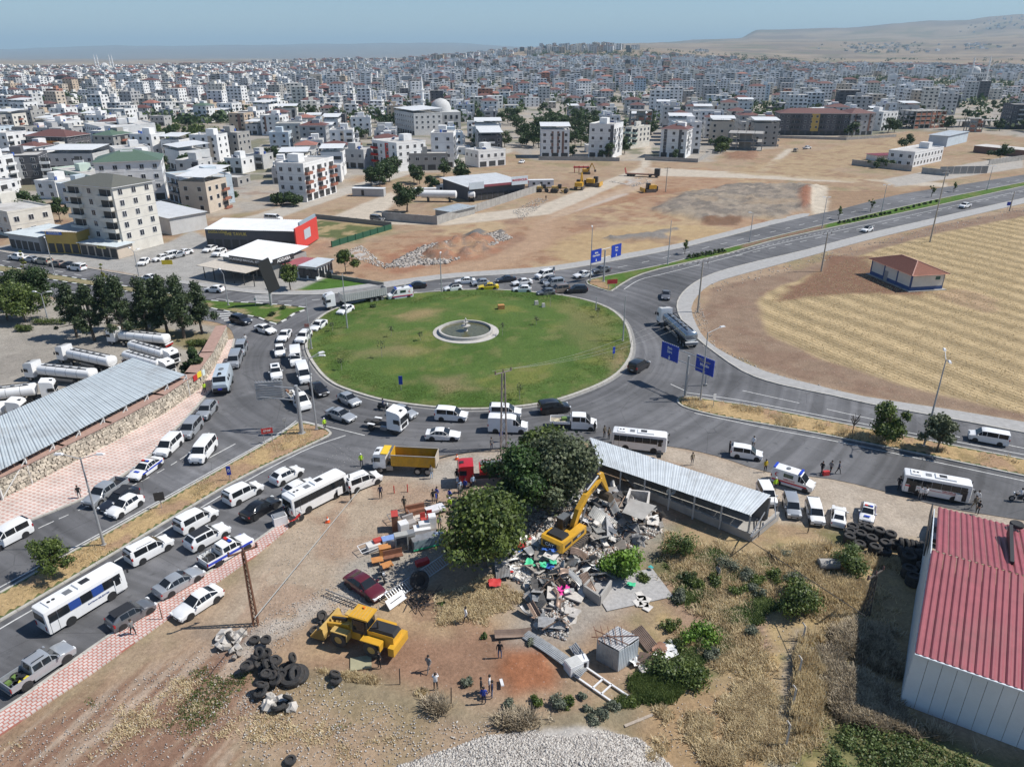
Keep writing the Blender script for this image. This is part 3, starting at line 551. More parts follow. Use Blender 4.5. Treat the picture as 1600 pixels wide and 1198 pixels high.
def spawn(spec,name,loc,rz,label,cat,group=None,sc=1.0,scz=None):
 t=thing(name,loc,rz,label,cat,group);obs=[]
 t.scale=(sc,sc,scz or sc)
 for n,me,par,l,lb in spec.p:
  o=link(n,me,t if par<0 else obs[par],l)
  if lb:o['label']=lb
  obs.append(o)
 return t
_wh={}
def wheel_meshes(r,w,rimc='alloy'):
 k=(r,w,rimc)
 if k not in _wh:
  t=MB().lathe([(r*.60,-w/2),(r*.93,-w/2),(r,-w*.35),(r,w*.35),(r*.93,w/2),(r*.60,w/2),(r*.5,0)],16,'Y',mat=RUB).mesh('wheel',40)
  rm=MB().lathe([(0.001,w*.30),(r*.2,w*.34),(r*.5,w*.40),(r*.62,w*.46)],10,'Y',mat=MATS[rimc]if rimc in MATS else RIM)
  rm.lathe([(r*.62,-w*.46),(r*.5,-w*.40),(0.001,-w*.30)],10,'Y',mat=MATS[rimc]if rimc in MATS else RIM)
  _wh[k]=(t,rm.mesh('rim',40))
 return _wh[k]
def add_wheels(s,xs,y,r,w,rimc='alloy'):
 t,rm=wheel_meshes(r,w,rimc)
 for x in xs:
  for sy in(-1,1):
   i=s.add('wheel',t,loc=(x,sy*(y-w/2),r));s.add('rim',rm,par=i)
def panel(q,ia=.08,ib=.1,off=.012,th=.012):
 """thin glass laid over quad q = (a0,a1,b1,b0), inset"""
 a0,a1,b1,b0=[Vector(p)for p in q]
 def P(s,t):return(a0.lerp(a1,s)).lerp(b0.lerp(b1,s),t)
 c=[P(ia,ib),P(1-ia,ib),P(1-ia,1-ib),P(ia,1-ib)];n=(c[1]-c[0]).cross(c[3]-c[0]).normalized()
 return c,n
def add_panel(s,name,q,mat=None,ia=.08,ib=.1,off=.012,outward=None):
 c,n=panel(q,ia,ib);mid=sum(c,Vector())/4
 if outward is not None and n.dot(Vector(outward))<0:c=c[::-1];n=-n
 mb=MB();top=[p+n*off for p in c];bot=[p-n*.01 for p in c]
 mb.add(bot+top,[(4,5,6,7),(0,1,5,4),(1,2,6,5),(2,3,7,6),(3,0,4,7)],mat or GLASS)
 return s.add(name,mb,smooth=0)
def body_rings(st):
 R=[]
 for x,zb,zm,zt,wl,wb,wt in st:
  h=zb+(zm-zb)*.55;half=[(wl,zb),(wb,h),(wb*.975,zm),(wt,zt-.02),(wt*.6,zt+.012)]
  R.append([(x,y,z)for y,z in half]+[(x,-y,z)for y,z in half[::-1]])
 return R
CARS={'sedan':dict(st=[(2.33,.35,.52,.56,.62,.66,.55),(2.2,.24,.62,.68,.78,.84,.70),(1.6,.2,.76,.82,.84,.89,.76),(.95,.2,.87,.93,.86,.90,.76),(.15,.2,.93,1.40,.86,.90,.60),(-.35,.2,.95,1.44,.86,.90,.61),(-.9,.2,.97,1.41,.86,.90,.60),(-1.62,.22,.99,1.07,.85,.89,.68),(-2.15,.26,.97,1.03,.80,.85,.70),(-2.3,.38,.72,.76,.68,.74,.62)],ws=(3,4),rw=(6,7),sw=[(3,4),(4,5),(5,6),(6,7)],wx=(1.38,-1.32),r=.33),'hatch':dict(st=[(2.0,.35,.55,.58,.62,.66,.55),(1.88,.22,.66,.74,.78,.84,.70),(1.3,.2,.82,.90,.84,.88,.76),(.85,.2,.92,.98,.85,.88,.74),(.1,.2,.96,1.46,.85,.88,.61),(-.5,.2,.98,1.49,.85,.88,.62),(-1.25,.2,1.0,1.46,.85,.88,.60),(-1.85,.22,1.03,1.10,.83,.86,.68),(-2.0,.3,.75,.8,.72,.78,.64)],ws=(3,4),rw=(6,7),sw=[(3,4),(4,5),(5,6)],wx=(1.25,-1.25),r=.32),'suv':dict(st=[(2.25,.42,.65,.7,.70,.74,.6),(2.12,.3,.85,.92,.82,.88,.74),(1.45,.28,.98,1.06,.87,.92,.8),(.95,.28,1.05,1.10,.88,.92,.78),(.3,.28,1.08,1.62,.88,.92,.68),(-.5,.28,1.1,1.68,.88,.92,.69),(-1.7,.28,1.12,1.62,.88,.92,.67),(-2.15,.3,1.12,1.2,.86,.9,.74),(-2.28,.42,.8,.85,.74,.82,.68)],ws=(3,4),rw=(6,7),sw=[(3,4),(4,5),(5,6)],wx=(1.4,-1.35),r=.37),'mpv':dict(st=[(2.2,.35,.6,.66,.66,.72,.6),(2.08,.24,.82,.90,.82,.88,.74),(1.6,.22,.96,1.04,.86,.90,.78),(1.25,.22,1.02,1.08,.87,.90,.78),(.45,.22,1.06,1.72,.87,.90,.70),(-.55,.22,1.08,1.80,.87,.90,.74),(-1.95,.22,1.08,1.80,.87,.90,.74),(-2.18,.25,1.08,1.77,.86,.89,.74),(-2.26,.35,1.04,1.62,.82,.86,.70)],ws=(3,4),rw=(6,7),sw=[(3,4),(4,5),(5,6)],wx=(1.4,-1.3),r=.33,back=1),'van':dict(st=[(2.75,.4,.7,.76,.76,.84,.7),(2.6,.28,1.0,1.08,.9,.96,.82),(2.15,.26,1.16,1.24,.94,.98,.84),(1.85,.26,1.22,1.3,.95,.98,.84),(1.05,.26,1.26,2.15,.95,.98,.78),(.4,.26,1.28,2.32,.95,.98,.84),(-2.55,.26,1.28,2.36,.95,.98,.86),(-2.7,.28,1.28,2.32,.94,.97,.84),(-2.76,.4,1.24,2.2,.9,.94,.8)],ws=(3,4),rw=None,sw=[(3,4),(4,4.45)],wx=(1.85,-1.7),r=.35,back=1),'minibus':dict(st=[(2.6,.4,.7,.76,.76,.84,.7),(2.45,.28,1.0,1.08,.9,.96,.82),(2.0,.26,1.12,1.2,.94,.98,.84),(1.75,.26,1.18,1.26,.95,.98,.84),(1.0,.26,1.22,1.95,.95,.98,.78),(.4,.26,1.24,2.02,.95,.98,.82),(-1.1,.26,1.24,2.02,.95,.98,.82),(-2.4,.26,1.24,2.02,.95,.98,.82),(-2.55,.28,1.24,1.98,.94,.97,.8),(-2.62,.4,1.2,1.86,.9,.94,.78)],ws=(3,4),rw=None,sw=[(3,4),(4,5),(5,6),(6,7)],wx=(1.7,-1.5),r=.34,back=1),}
def car_spec(kind,col,opt=''):
 key=(kind,col,opt)
 if key in ASSET:return ASSET[key]
 c=CARS[kind];s=Spec();R=body_rings(c['st']);P=paint(col);st=c['st']
 s.add('body',MB().loft(R,P),smooth=38)
 if c['ws']:
  a,b=c['ws'];add_panel(s,'windshield',(R[a][3],R[b][3],R[b][6],R[a][6]),ia=.06,ib=.03,off=.045,outward=(1,0,.5))
 if c.get('rw'):
  a,b=c['rw'];add_panel(s,'rear_window',(R[a][3],R[b][3],R[b][6],R[a][6]),ia=.08,ib=.08,off=.045,outward=(-1,0,.5))
 if c.get('back')and 'blank' not in opt:zt_=st[-1][3];s.add('rear_window',MB().box((st[-1][0]-.01,0,zt_-.30),(.05,1.3,.46),mat=GLASS),smooth=0)
 for sy in(0,1):
  for a,b in c['sw']:
   if 'panelvan' in opt and a not in(3,4):continue
   f=b-a;b1=math.ceil(b);i0,i1=(2,3)if sy==0 else(7,6)
   A0,A1=Vector(R[int(a)][i0]),Vector(R[int(a)][i1]);B0,B1=Vector(R[b1][i0]),Vector(R[b1][i1])
   if f<1:B0=A0.lerp(B0,f);B1=A1.lerp(B1,f)
   if(A1-A0).length<.25 and(B1-B0).length<.25:continue
   if f<1 or abs(A0.x-B0.x)>.2:add_panel(s,'side_window',(A0,B0,B1,A1),ia=.035,ib=.07,outward=(0,1 if sy==0 else-1,.2))
 w=st[3][5];x1=st[1][0];x0=st[-2][0];zf=st[1][2]
 hm=MB().box((0,0,0),(.28,.34,.16),mat=HEAD).mesh('headlight');tm=MB().box((0,0,0),(.14,.2,.3 if c.get('back')or kind in('suv','hatch')else .17),mat=TAIL).mesh('tail_light')
 zt=st[-2][2]
 for sy in(-1,1):
  s.add('headlight',hm,loc=(x1+.0,sy*(st[1][5]-.2),zf-.03));s.add('tail_light',tm,loc=(x0-.03,sy*(st[-2][5]-.1),zt-(.2 if not c.get('back')else .05)))
  s.add('mirror',MB().box((st[3][0]-.25,sy*(w+.1),st[3][2]+.1),(.14,.2,.15),mat=P if 'x' not in opt else BLKP),smooth=0)
 t=MB();t.box((st[0][0]-.0,0,.48),(.06,.95,.16),mat=BLKP).box((st[0][0]+.02,0,.42),(.05,.5,.1),mat=PLATE).box((st[-1][0]-.0,0,.6),(.05,.52,.12),mat=PLATE)
 t.box((0,0,.26),(st[1][0]-st[-2][0]-.2,1.72*w/.9,.16),mat=BLKP)
 r=c['r']
 for x in c['wx']:
  for sy in(-1,1):t.cyl((x,sy*(w-.06),r+.02),(x,sy*(w+.012),r+.02),r+.055,n=16,mat=BLKP)
 s.add('trim',t,smooth=0);add_wheels(s,c['wx'],w+.02,r,.21)
 ztop=max(q[3]for q in st)
 if 'rails' in opt:
  for sy in(-1,1):s.add('roof_rail',MB().bar((.1,sy*.6,ztop+.05),(-1.5,sy*.6,ztop+.05),.04,mat=STEEL),smooth=0)
 if 'taxi' in opt:s.add('taxi_sign',MB().box((-.2,0,ztop+.07),(.18,.45,.14),mat=M('sign_yellow',(.8,.6,.05),.5,var=0)),smooth=0)
 if 'dark_roof' in opt:s.add('roof_panel',MB().sheet([(.2,-.58),(.2,.58),(-1.6,.58),(-1.6,-.58)],ztop+.03,BLKP),smooth=0)
 if 'glass_roof' in opt:s.add('sunroof',MB().sheet([(.0,-.42),(.0,.42),(-.9,.42),(-.9,-.42)],ztop+.03,GLASS),smooth=0)
 if 'police' in opt:
  BL=M('police_blue',(.02,.06,.45),.4,var=0);i=s.add('light_bar',MB().box((-.2,0,ztop+.07),(.22,1.0,.11),mat=BLKP),smooth=0)
  s.add('blue_lamp',MB().box((-.2,.3,ztop+.08),(.24,.36,.13),mat=BL),par=i,smooth=0);s.add('red_lamp',MB().box((-.2,-.3,ztop+.08),(.24,.36,.13),mat=M('lamp_red',(.6,.03,.02),.4,var=0)),par=i,smooth=0)
  for sy in(-1,1):s.add('side_stripe',MB().bar((1.5,sy*(w+.004),.74),(-1.9,sy*(w+.004),.80),.02,.2,mat=BL),smooth=0)
  s.add('hood_marking',MB().sheet([(1.25,-.35),(1.55,-.35),(1.55,.35),(1.25,.35)],st[2][3]+.1,BL),smooth=0)
 ASSET[key]=s;return s
def pickup_spec(col,opt=''):
 key=('pickup',col,opt)
 if key in ASSET:return ASSET[key]
 s=Spec();P=paint(col)
 st=[(2.6,.45,.7,.75,.72,.78,.64),(2.48,.36,.9,.98,.84,.9,.76),(1.75,.34,1.04,1.12,.88,.93,.8),(1.3,.34,1.1,1.16,.89,.93,.8),(.6,.34,1.12,1.74,.89,.93,.68),(-.1,.34,1.13,1.78,.89,.93,.69),(-.85,.34,1.14,1.72,.89,.93,.68),(-.98,.34,1.14,1.18,.89,.93,.8)]
 R=body_rings(st);s.add('body',MB().loft(R,P),smooth=38)
 add_panel(s,'windshield',(R[3][3],R[4][3],R[4][6],R[3][6]),ia=.06,ib=.03,off=.045,outward=(1,0,.5));add_panel(s,'rear_window',(R[6][3],R[7][3],R[7][6],R[6][6]),ia=.1,ib=.2,outward=(-1,0,.1))
 for sy,(i0,i1)in((1,(2,3)),(-1,(7,6))):
  for a,b in((3,4),(4,5),(5,6)):add_panel(s,'side_window',(R[a][i0],R[b][i0],R[b][i1],R[a][i1]),ia=.05,ib=.12,outward=(0,sy,.2))
 bed=MB();bed.box((-1.85,0,.62),(1.75,1.8,.12),mat=BLKP)
 for sy in(-1,1):bed.box((-1.85,sy*.9,.86),(1.75,.06,.56),mat=P)
 bed.box((-2.7,0,.86),(.06,1.74,.54),mat=P);s.add('cargo_bed',bed,smooth=0)
 t=MB();t.box((2.6,0,.6),(.06,1.1,.22),mat=BLKP).box((2.62,0,.5),(.05,.5,.1),mat=PLATE).box((-2.78,0,.5),(.12,1.6,.14),mat=STEEL).box((0,0,.42),(4.6,1.6,.16),mat=BLKP)
 for x in(1.65,-1.6):
  for sy in(-1,1):t.cyl((x,sy*.87,.42),(x,sy*.945,.42),.46,n=16,mat=BLKP)
 s.add('trim',t,smooth=0);add_wheels(s,(1.65,-1.6),.97,.39,.26)
 for sy in(-1,1):
  s.add('headlight',MB().box((2.46,sy*.68,.86),(.2,.34,.18),mat=HEAD),smooth=0);s.add('tail_light',MB().box((-2.72,sy*.86,.88),(.1,.14,.34),mat=TAIL),smooth=0)
  s.add('mirror',MB().box((1.05,sy*1.06,1.25),(.14,.24,.2),mat=P),smooth=0)
 if 'police' in opt:
  BL=M('police_blue',(.02,.06,.45),.4,var=0)
  i=s.add('light_bar',MB().box((.2,0,1.85),(.25,1.2,.12),mat=BLKP),smooth=0);s.add('red_lamp',MB().box((.2,.3,1.86),(.28,.5,.13),mat=M('lamp_red',(.6,.03,.02),.4,var=0)),par=i,smooth=0);s.add('blue_lamp',MB().box((.2,-.35,1.86),(.28,.4,.13),mat=BL),par=i,smooth=0)
  for sy in(-1,1):s.add('side_stripe',MB().bar((2.3,sy*.945,.86),(-2.7,sy*.945,.86),.02,.26,mat=BL),smooth=0)
  cg=MB()
  for x in(-1.1,-1.8,-2.6):
   for sy in(-1,1):cg.bar((x,sy*.85,1.1),(x,sy*.8,1.6),.05,mat=STEEL)
   cg.bar((x,-.8,1.6),(x,.8,1.6),.05,mat=STEEL)
  s.add('roll_cage',cg,smooth=0)
 if 'load' in opt:
  l=MB()
  for k in range(9):l.box((-1.2-random.random()*1.2,random.uniform(-.6,.6),.8),(.4,.35,.25),random.random()*3,mat=[BLKP,M('load_green',(.12,.2,.05)),M('load_yellow',(.6,.5,.05)),STEEL][k%4])
  s.add('cargo',l,smooth=0)
 if 'canopy' in opt:s.add('bed_canopy',MB().box((-1.85,0,1.4),(1.7,1.7,.55),mat=P,taper=.9),smooth=0)
 if 'bars' in opt:
  for sy in(-1,1):s.add('roof_rail',MB().bar((.3,sy*.5,1.84),(-.7,sy*.5,1.84),.05,mat=BLKP),smooth=0)
 ASSET[key]=s;return s
def bus_spec(opt=''):
 key=('bus',opt)
 if key in ASSET:return ASSET[key]
 s=Spec();P=paint('white');L=4.05;W2=1.16;st=[]
 for x,w,zt,zb in((4.1,.9,2.5,.5),(4.0,1.08,2.78,.38),(3.7,1.15,2.86,.36),(-3.85,1.15,2.86,.36),(-4.0,1.1,2.78,.4),(-4.05,.98,2.6,.55)):st.append((x,zb,1.75,zt,w,w+.01,w-.12))
 R=body_rings(st);s.add('body',MB().loft(R,P),smooth=35)
 for sy in(-1,1):
  y=sy*1.158
  xs=[3.55,2.75,1.65,.5,-.65,-1.8,-2.9,-3.75]
  for k in range(7):
   a,b=xs[k],xs[k+1];m=GLASS
   if 'curtain' in opt and k in(2,4):m=M('curtain_blue',(.02,.06,.25),.5)
   s.add('side_window',MB().box(((a+b)/2,y-sy*.03,2.03),(a-b-.05,.07,.86),mat=m,rx=-sy*math.radians(-6)),smooth=0)
  s.add('tail_light',MB().box((-4.03,sy*.85,1.0),(.08,.2,.5),mat=TAIL),smooth=0);s.add('headlight',MB().box((4.03,sy*.8,.75),(.12,.36,.2),mat=HEAD),smooth=0)
  mm=MB().bar((3.95,sy*.95,2.5),(4.35,sy*1.15,2.45),.05,mat=BLKP if 'curtain' in opt else P).bar((4.35,sy*1.15,2.48),(4.3,sy*1.18,2.05),.16,.12,mat=BLKP);s.add('mirror',mm,smooth=0)
 add_panel(s,'windshield',((4.1,.93,1.1),(3.99,.95,2.62),(3.99,-.95,2.62),(4.1,-.93,1.1)),ia=.02,ib=.02,off=.03,outward=(1,0,0))
 add_panel(s,'rear_window',((-4.05,.95,1.55),(-4.0,.92,2.6),(-4.0,-.92,2.6),(-4.05,-.95,1.55)),ia=.02,ib=.04,off=.04,outward=(-1,0,0))
 ac=MB().box((.9,0,2.95),(2.6,1.3,.16),mat=P,taper=.93).box((-2.7,0,2.93),(1.2,1.5,.12),mat=P,taper=.95);ac.box((.6,0,3.04),(.9,.7,.03),mat=BLKP)
 i=s.add('air_conditioner',ac,smooth=0)
 for x in(-2.9,-2.45):s.add('fan',MB().cyl((x,0,2.98),(x,0,3.02),.17,n=12,mat=BLKP),par=i,smooth=0)
 s.add('roof_hatch',MB().box((-1.1,0,2.9),(.7,.7,.06),mat=STEEL),smooth=0)
 t=MB();t.box((0,0,.42),(7.6,2.2,.2),mat=BLKP).box((4.12,0,.62),(.05,.5,.11),mat=PLATE).box((-4.06,0,.8),(.05,.5,.11),mat=PLATE).box((4.1,0,.95),(.04,1.2,.18),mat=BLKP)
 for x in(2.25,-1.95):
  for sy in(-1,1):t.cyl((x,sy*1.1,.47),(x,sy*1.165,.47),.52,n=16,mat=BLKP)
 for x in(-3.0,-3.75):t.box((x,-1.165,1.1),(.03,.012,1.5),mat=BLKP)
 s.add('trim',t,smooth=0);add_wheels(s,(2.25,-1.95),1.17,.44,.28)
 dr=MB().box((3.1,-1.19,1.25),(.75,.05,1.5),mat=P).box((3.1,-1.2,1.7),(.55,.06,.7),mat=GLASS)
 if 'open' in opt:
  dr=MB().box((2.65,-1.32,1.0),(.75,.07,1.0),mat=P);s.add('doorway',MB().box((3.2,-1.15,1.25),(.8,.06,1.6),mat=BLKP),smooth=0)
  if 'aid' in opt:s.add('doorway',MB().box((-2.85,-1.15,1.3),(.85,.06,1.75),mat=BLKP),smooth=0)
 s.add('door',dr,smooth=0)
 BL=M('ink_blue',(.02,.05,.2),.5,var=0);RD=M('ink_red',(.55,.02,.03),.5,var=0)
 if 'curtain' in opt:
  k=s.add('lettering',text_mesh('BATMAN BELEDIYESI',.24,BL,'lettering'),loc=None);s.text=[(k,(1.0,-1.175,1.15),(math.radians(90),0,0))]
  k=s.add('emblem',MB().cyl((0,0,0),(0,0,.02),.16,n=14,mat=M('emblem_blue',(.02,.15,.5),.4,var=0)),smooth=0);s.text.append((k,(2.9,-1.17,1.25),(math.radians(90),0,0)))
 if 'aid' in opt:
  for sy in(-1,1):s.add('side_stripe',MB().bar((2.6,sy*1.172,1.12),(-2.3,sy*1.172,1.3),.015,.06,mat=RD),smooth=0)
  k=s.add('lettering',text_mesh('TÜRK KIZILAY',.26,RD,'lettering'));s.text=[(k,(1.5,-1.18,1.38),(math.radians(90),0,0))]
  s.add('emblem',MB().box((-3.45,-1.165,1.35),(.6,.03,.18),mat=RD),smooth=0)
 ASSET[key]=s;return s
def ambulance_spec(opt=''):
 key=('ambulance',opt)
 if key in ASSET:return ASSET[key]
 import copy
 base=car_spec('van','white');s=Spec();s.p=list(base.p);s.text=[]
 RD=M('ink_red',(.55,.02,.03),.5,var=0);BL=M('police_blue',(.02,.06,.45),.4,var=0)
 for sy in(-1,1):
  s.add('side_stripe',MB().box((-.3,sy*.985,.78),(4.6,.02,.2),mat=RD),smooth=0);s.add('side_stripe',MB().box((-.3,sy*.985,.60),(4.6,.02,.05),mat=BL),smooth=0)
  s.add('side_window',MB().box((-.5,sy*.93,1.72),(1.25,.06,.5),mat=M('green_glass',(.02,.05,.035),.15,var=0),rx=sy*math.radians(6)),smooth=0)
  pts=[]
  for k in range(13):a=math.radians(50+k*260/12);pts.append((math.cos(a)*.28,math.sin(a)*.28))
  for k in range(13):a=math.radians(310-k*260/12);pts.append((math.cos(a)*.2+.07,math.sin(a)*.2))
  k=s.add('emblem',MB().sheet(pts,0,RD),smooth=0);s.text.append((k,(-2.0,sy*.985,1.6),(math.radians(90),0,0 if sy<0 else math.pi)))
 k=s.add('lettering',text_mesh('AMBULANS',.3,RD,'lettering'));s.text.append((k,(-.35,-.988,1.12),(math.radians(90),0,0)))
 for x in(.9,-2.5):s.add('blue_beacon',MB().box((x,0,2.42),(.3,1.5,.16),mat=BL),smooth=0)
 s.add('roof_vent',MB().cyl((-.8,0,2.36),(-.8,0,2.5),.28,n=12,mat=STEEL),smooth=0)
 ASSET[key]=s;return s
def cab(s,P,x0,L,W2,z0,z1,dark=True,roofdef=0.0):
 """truck cab whose front face is at x0"""
 st=[(x0,z0,z0+.9,z1-.5,W2-.12,W2-.08,W2-.2),(x0-.12,z0,z0+1.0,z1-.1,W2,W2,W2-.12),(x0-.5,z0,z0+1.05,z1+roofdef*.4,W2,W2,W2-.1),(x0-L,z0+.1,z0+1.05,z1+roofdef,W2,W2,W2-.1)]
 R=body_rings(st);s.add('cab',MB().loft(R,P),smooth=35)
 add_panel(s,'windshield',((x0,W2-.14,z0+1.0),(x0-.03,W2-.16,z1-.5),(x0-.03,-W2+.16,z1-.5),(x0,-W2+.14,z0+1.0)),ia=.02,ib=.02,off=.05,outward=(1,0,0))
 for sy in(-1,1):
  s.add('side_window',MB().box((x0-.62,sy*(W2-.03),z0+1.35),(.85,.09,.6),mat=GLASS),smooth=0)
  s.add('mirror',MB().box((x0-.05,sy*(W2+.2),z0+1.35),(.12,.22,.55),mat=BLKP),smooth=0);s.add('headlight',MB().box((x0+.0,sy*(W2-.3),z0+.18),(.08,.4,.2),mat=HEAD),smooth=0)
  s.add('step',MB().box((x0-.7,sy*(W2-.05),z0-.1),(.7,.16,.3),mat=CHAS),smooth=0)
 t=MB();t.box((x0+.03,0,z0+.55),(.06,1.5,.55),mat=BLKP).box((x0+.05,0,z0+.1),(.05,.5,.11),mat=PLATE).box((x0-.5,0,z1+roofdef*.4+.02),(.5,.6,.05),mat=BLKP)
 s.add('grille',t,smooth=0)
def tanker_spec(col='white',tank='white',long=1):
 key=('tanker',col,tank)
 if key in ASSET:return ASSET[key]
 s=Spec();P=paint(col);TM=P if tank=='white' else M('tank_steel',(.33,.37,.41),.25,.75,var=.12,scale=1.2)
 cab(s,P,7.3,2.1,1.22,.75,3.3,roofdef=.35)
 s.add('chassis',MB().box((5.0,0,.85),(4.4,.9,.25),mat=CHAS).box((-2.3,0,.95),(9.6,1.0,.22),mat=CHAS).box((3.6,0,1.15),(1.2,1.0,.12),mat=CHAS),smooth=0)
 rings=[]
 for x,k in((4.4,.82),(4.25,.97),(4.1,1),(-6.6,1),(-6.8,.97),(-6.95,.82)):
  rings.append([(x,1.22*k*math.copysign(abs(math.cos(a))**.75,math.cos(a)),2.2+.98*k*math.copysign(abs(math.sin(a))**.75,math.sin(a)))for a in[2*math.pi*i/20 for i in range(20)]])
 i=s.add('tank',MB().loft(rings,TM),smooth=50)
 wk=MB()
 for sy in(-1,1):wk.box((-1.2,sy*.5,3.2),(9.6,.06,.16),mat=BLKP)
 wk.box((-1.2,0,3.15),(9.4,.5,.04),mat=STEEL);s.add('walkway',wk,par=i,smooth=0)
 hm=MB().cyl((0,0,3.12),(0,0,3.34),.3,n=12,mat=STEEL).mesh('hatch',0)
 for x in(3.0,1.2,-.6,-2.4,-4.2):s.add('hatch',hm,par=i,loc=(x,0,0),smooth=0)
 for x in(2.3,.2,-2.0,-4.3):s.add('tank_band',MB().loft([[(x+d,1.235*math.copysign(abs(math.cos(a))**.75,math.cos(a)),2.2+.995*math.copysign(abs(math.sin(a))**.75,math.sin(a)))for a in[2*math.pi*i/20 for i in range(20)]]for d in(0,.06)],STEEL),par=i,smooth=0)
 s.add('side_guard',MB().box((-1.2,1.1,.95),(3.6,.05,.5),mat=STEEL).box((-1.2,-1.1,.95),(3.6,.05,.5),mat=STEEL).box((.9,-1.0,.95),(.7,.3,.5),mat=P),smooth=0)
 s.add('rear_bumper',MB().box((-7.1,0,.9),(.15,2.3,.35),mat=TAIL if tank=='white' else STEEL).box((-7.1,0,1.25),(.3,2.4,.12),mat=P),smooth=0)
 add_wheels(s,(6.2,3.3,-3.6,-4.9,-6.2),1.2,.5,.34)
 for x in(3.3,-3.6,-4.9,-6.2):
  for sy in(-1,1):s.add('mudguard',MB().box((x,sy*1.05,1.08),(1.0,.36,.04),mat=BLKP),smooth=0)
 ASSET[key]=s;return s
def dump_spec(opt):
 if opt in ASSET:return ASSET[opt]
 s=Spec()
 if opt=='tipper':
  P=paint('white');Y=M('tipper_yellow',(.62,.34,.02),.45,var=.15,scale=1.5,dirt=.35);cab(s,P,4.2,1.8,1.2,.75,2.9)
  s.add('cab_guard',MB().box((2.55,0,3.05),(1.0,2.4,.07),mat=M('guard_yellow',(.75,.5,.03),.4)),smooth=0)
  s.add('chassis',MB().box((-.3,0,.95),(8.2,.9,.28),mat=CHAS).box((1.9,1.0,.85),(.9,.35,.6),mat=STEEL).box((1.9,-1.0,.85),(.9,.35,.6),mat=STEEL),smooth=0)
  b=MB();b.box((-1.35,0,1.3),(6.0,2.3,.1),mat=Y)
  for sy in(-1,1):
   b.box((-1.35,sy*1.2,2.1),(6.0,.07,1.6),mat=Y)
   for k in range(15):b.box((-4.1+k*.4,sy*1.25,2.1),(.1,.05,1.5),mat=Y)
   b.box((-1.35,sy*1.22,2.92),(6.1,.14,.1),mat=M('rail_grey',(.3,.28,.25)))
  b.box((1.6,0,2.2),(.08,2.4,1.8),mat=Y);s.add('tipping_body',b,smooth=0)
  s.add('tailgate',MB().box((-4.4,0,2.1),(.08,2.4,1.6),mat=M('gate_pale',(.5,.44,.36),.6,dirt=.4)),smooth=0)
  s.add('load_bed',MB().box((-1.35,0,1.5),(5.8,2.25,.3),mat=M('dark_soil',(.06,.045,.035))),smooth=0);add_wheels(s,(3.2,-1.9,-3.25),1.2,.52,.36)
 elif opt=='trailer':
  P=paint('white');G_=M('trailer_grey',(.45,.45,.44),.5,var=.1,dirt=.2);cab(s,P,7.2,2.1,1.22,.75,3.2,roofdef=.35)
  s.add('chassis',MB().box((5.0,0,.85),(4.2,.9,.25),mat=CHAS).box((-2.0,0,1.05),(9.5,1.0,.22),mat=CHAS),smooth=0);b=MB();b.box((-1.7,0,1.35),(10.4,2.35,.1),mat=G_)
  for sy in(-1,1):
   b.box((-1.7,sy*1.2,2.2),(10.4,.07,1.7),mat=G_)
   for k in range(22):b.box((-6.6+k*.47,sy*1.25,2.2),(.12,.05,1.65),mat=G_)
  b.box((3.5,0,2.2),(.08,2.4,1.7),mat=G_).box((-6.9,0,2.2),(.08,2.4,1.7),mat=G_);s.add('tipping_body',b,smooth=0)
  s.add('load_bed',MB().box((-1.7,0,1.6),(10.2,2.3,.3),mat=M('pale_soil',(.3,.26,.22))),smooth=0);add_wheels(s,(6.2,3.1,-3.2,-4.5,-5.8),1.2,.5,.34)
 elif opt=='tractor':
  P=paint('white');cab(s,P,2.9,2.1,1.22,.75,3.2,roofdef=.45)
  s.add('chassis',MB().box((-.4,0,.85),(5.8,.9,.25),mat=CHAS).box((.2,-.95,.75),(1.0,.5,.5),mat=STEEL).box((.2,.95,.75),(1.0,.5,.5),mat=STEEL),smooth=0)
  s.add('coupling_plate',MB().cyl((-1.6,0,1.1),(-1.6,0,1.2),.5,n=14,mat=CHAS).box((-1.9,0,1.12),(.7,.7,.1),mat=CHAS),smooth=0);add_wheels(s,(1.8,-1.8),1.2,.5,.34)
  for sy in(-1,1):s.add('mudguard',MB().box((-1.8,sy*1.02,1.08),(1.1,.4,.05),mat=P),smooth=0)
 elif opt=='fire':
  P=paint('red');cab(s,P,3.8,1.9,1.2,.75,2.95)
  s.add('chassis',MB().box((-.3,0,.9),(7.4,.9,.28),mat=CHAS),smooth=0)
  rings=[[(x,1.05*math.cos(a),1.95+.75*math.sin(a))for a in[2*math.pi*i/16 for i in range(16)]]for x in(1.2,-3.4)]
  s.add('tank',MB().loft(rings,P),smooth=50);s.add('walkway',MB().box((-1.1,0,2.75),(4.2,.9,.06),mat=STEEL).box((-1.1,.9,2.6),(4.4,.06,.12),mat=paint('white')).box((-1.1,-.9,2.6),(4.4,.06,.12),mat=paint('white')),smooth=0);add_wheels(s,(2.7,-1.7,-3.0),1.2,.52,.36)
 elif opt=='armoured':
  P=paint('palegrey');st=[(3.2,.9,1.5,1.9,.9,1.1,.9),(3.0,.7,1.7,2.3,1.15,1.25,1.0),(2.4,.65,1.9,3.0,1.2,1.28,1.0),(-2.9,.65,1.9,3.05,1.2,1.28,1.0),(-3.2,.9,1.8,2.7,1.1,1.2,.95)]
  R=body_rings(st);s.add('body',MB().loft(R,P),smooth=25);add_panel(s,'windshield',(R[1][3],R[2][3],R[2][6],R[1][6]),ia=.04,ib=.04,off=.045,outward=(1,0,.5))
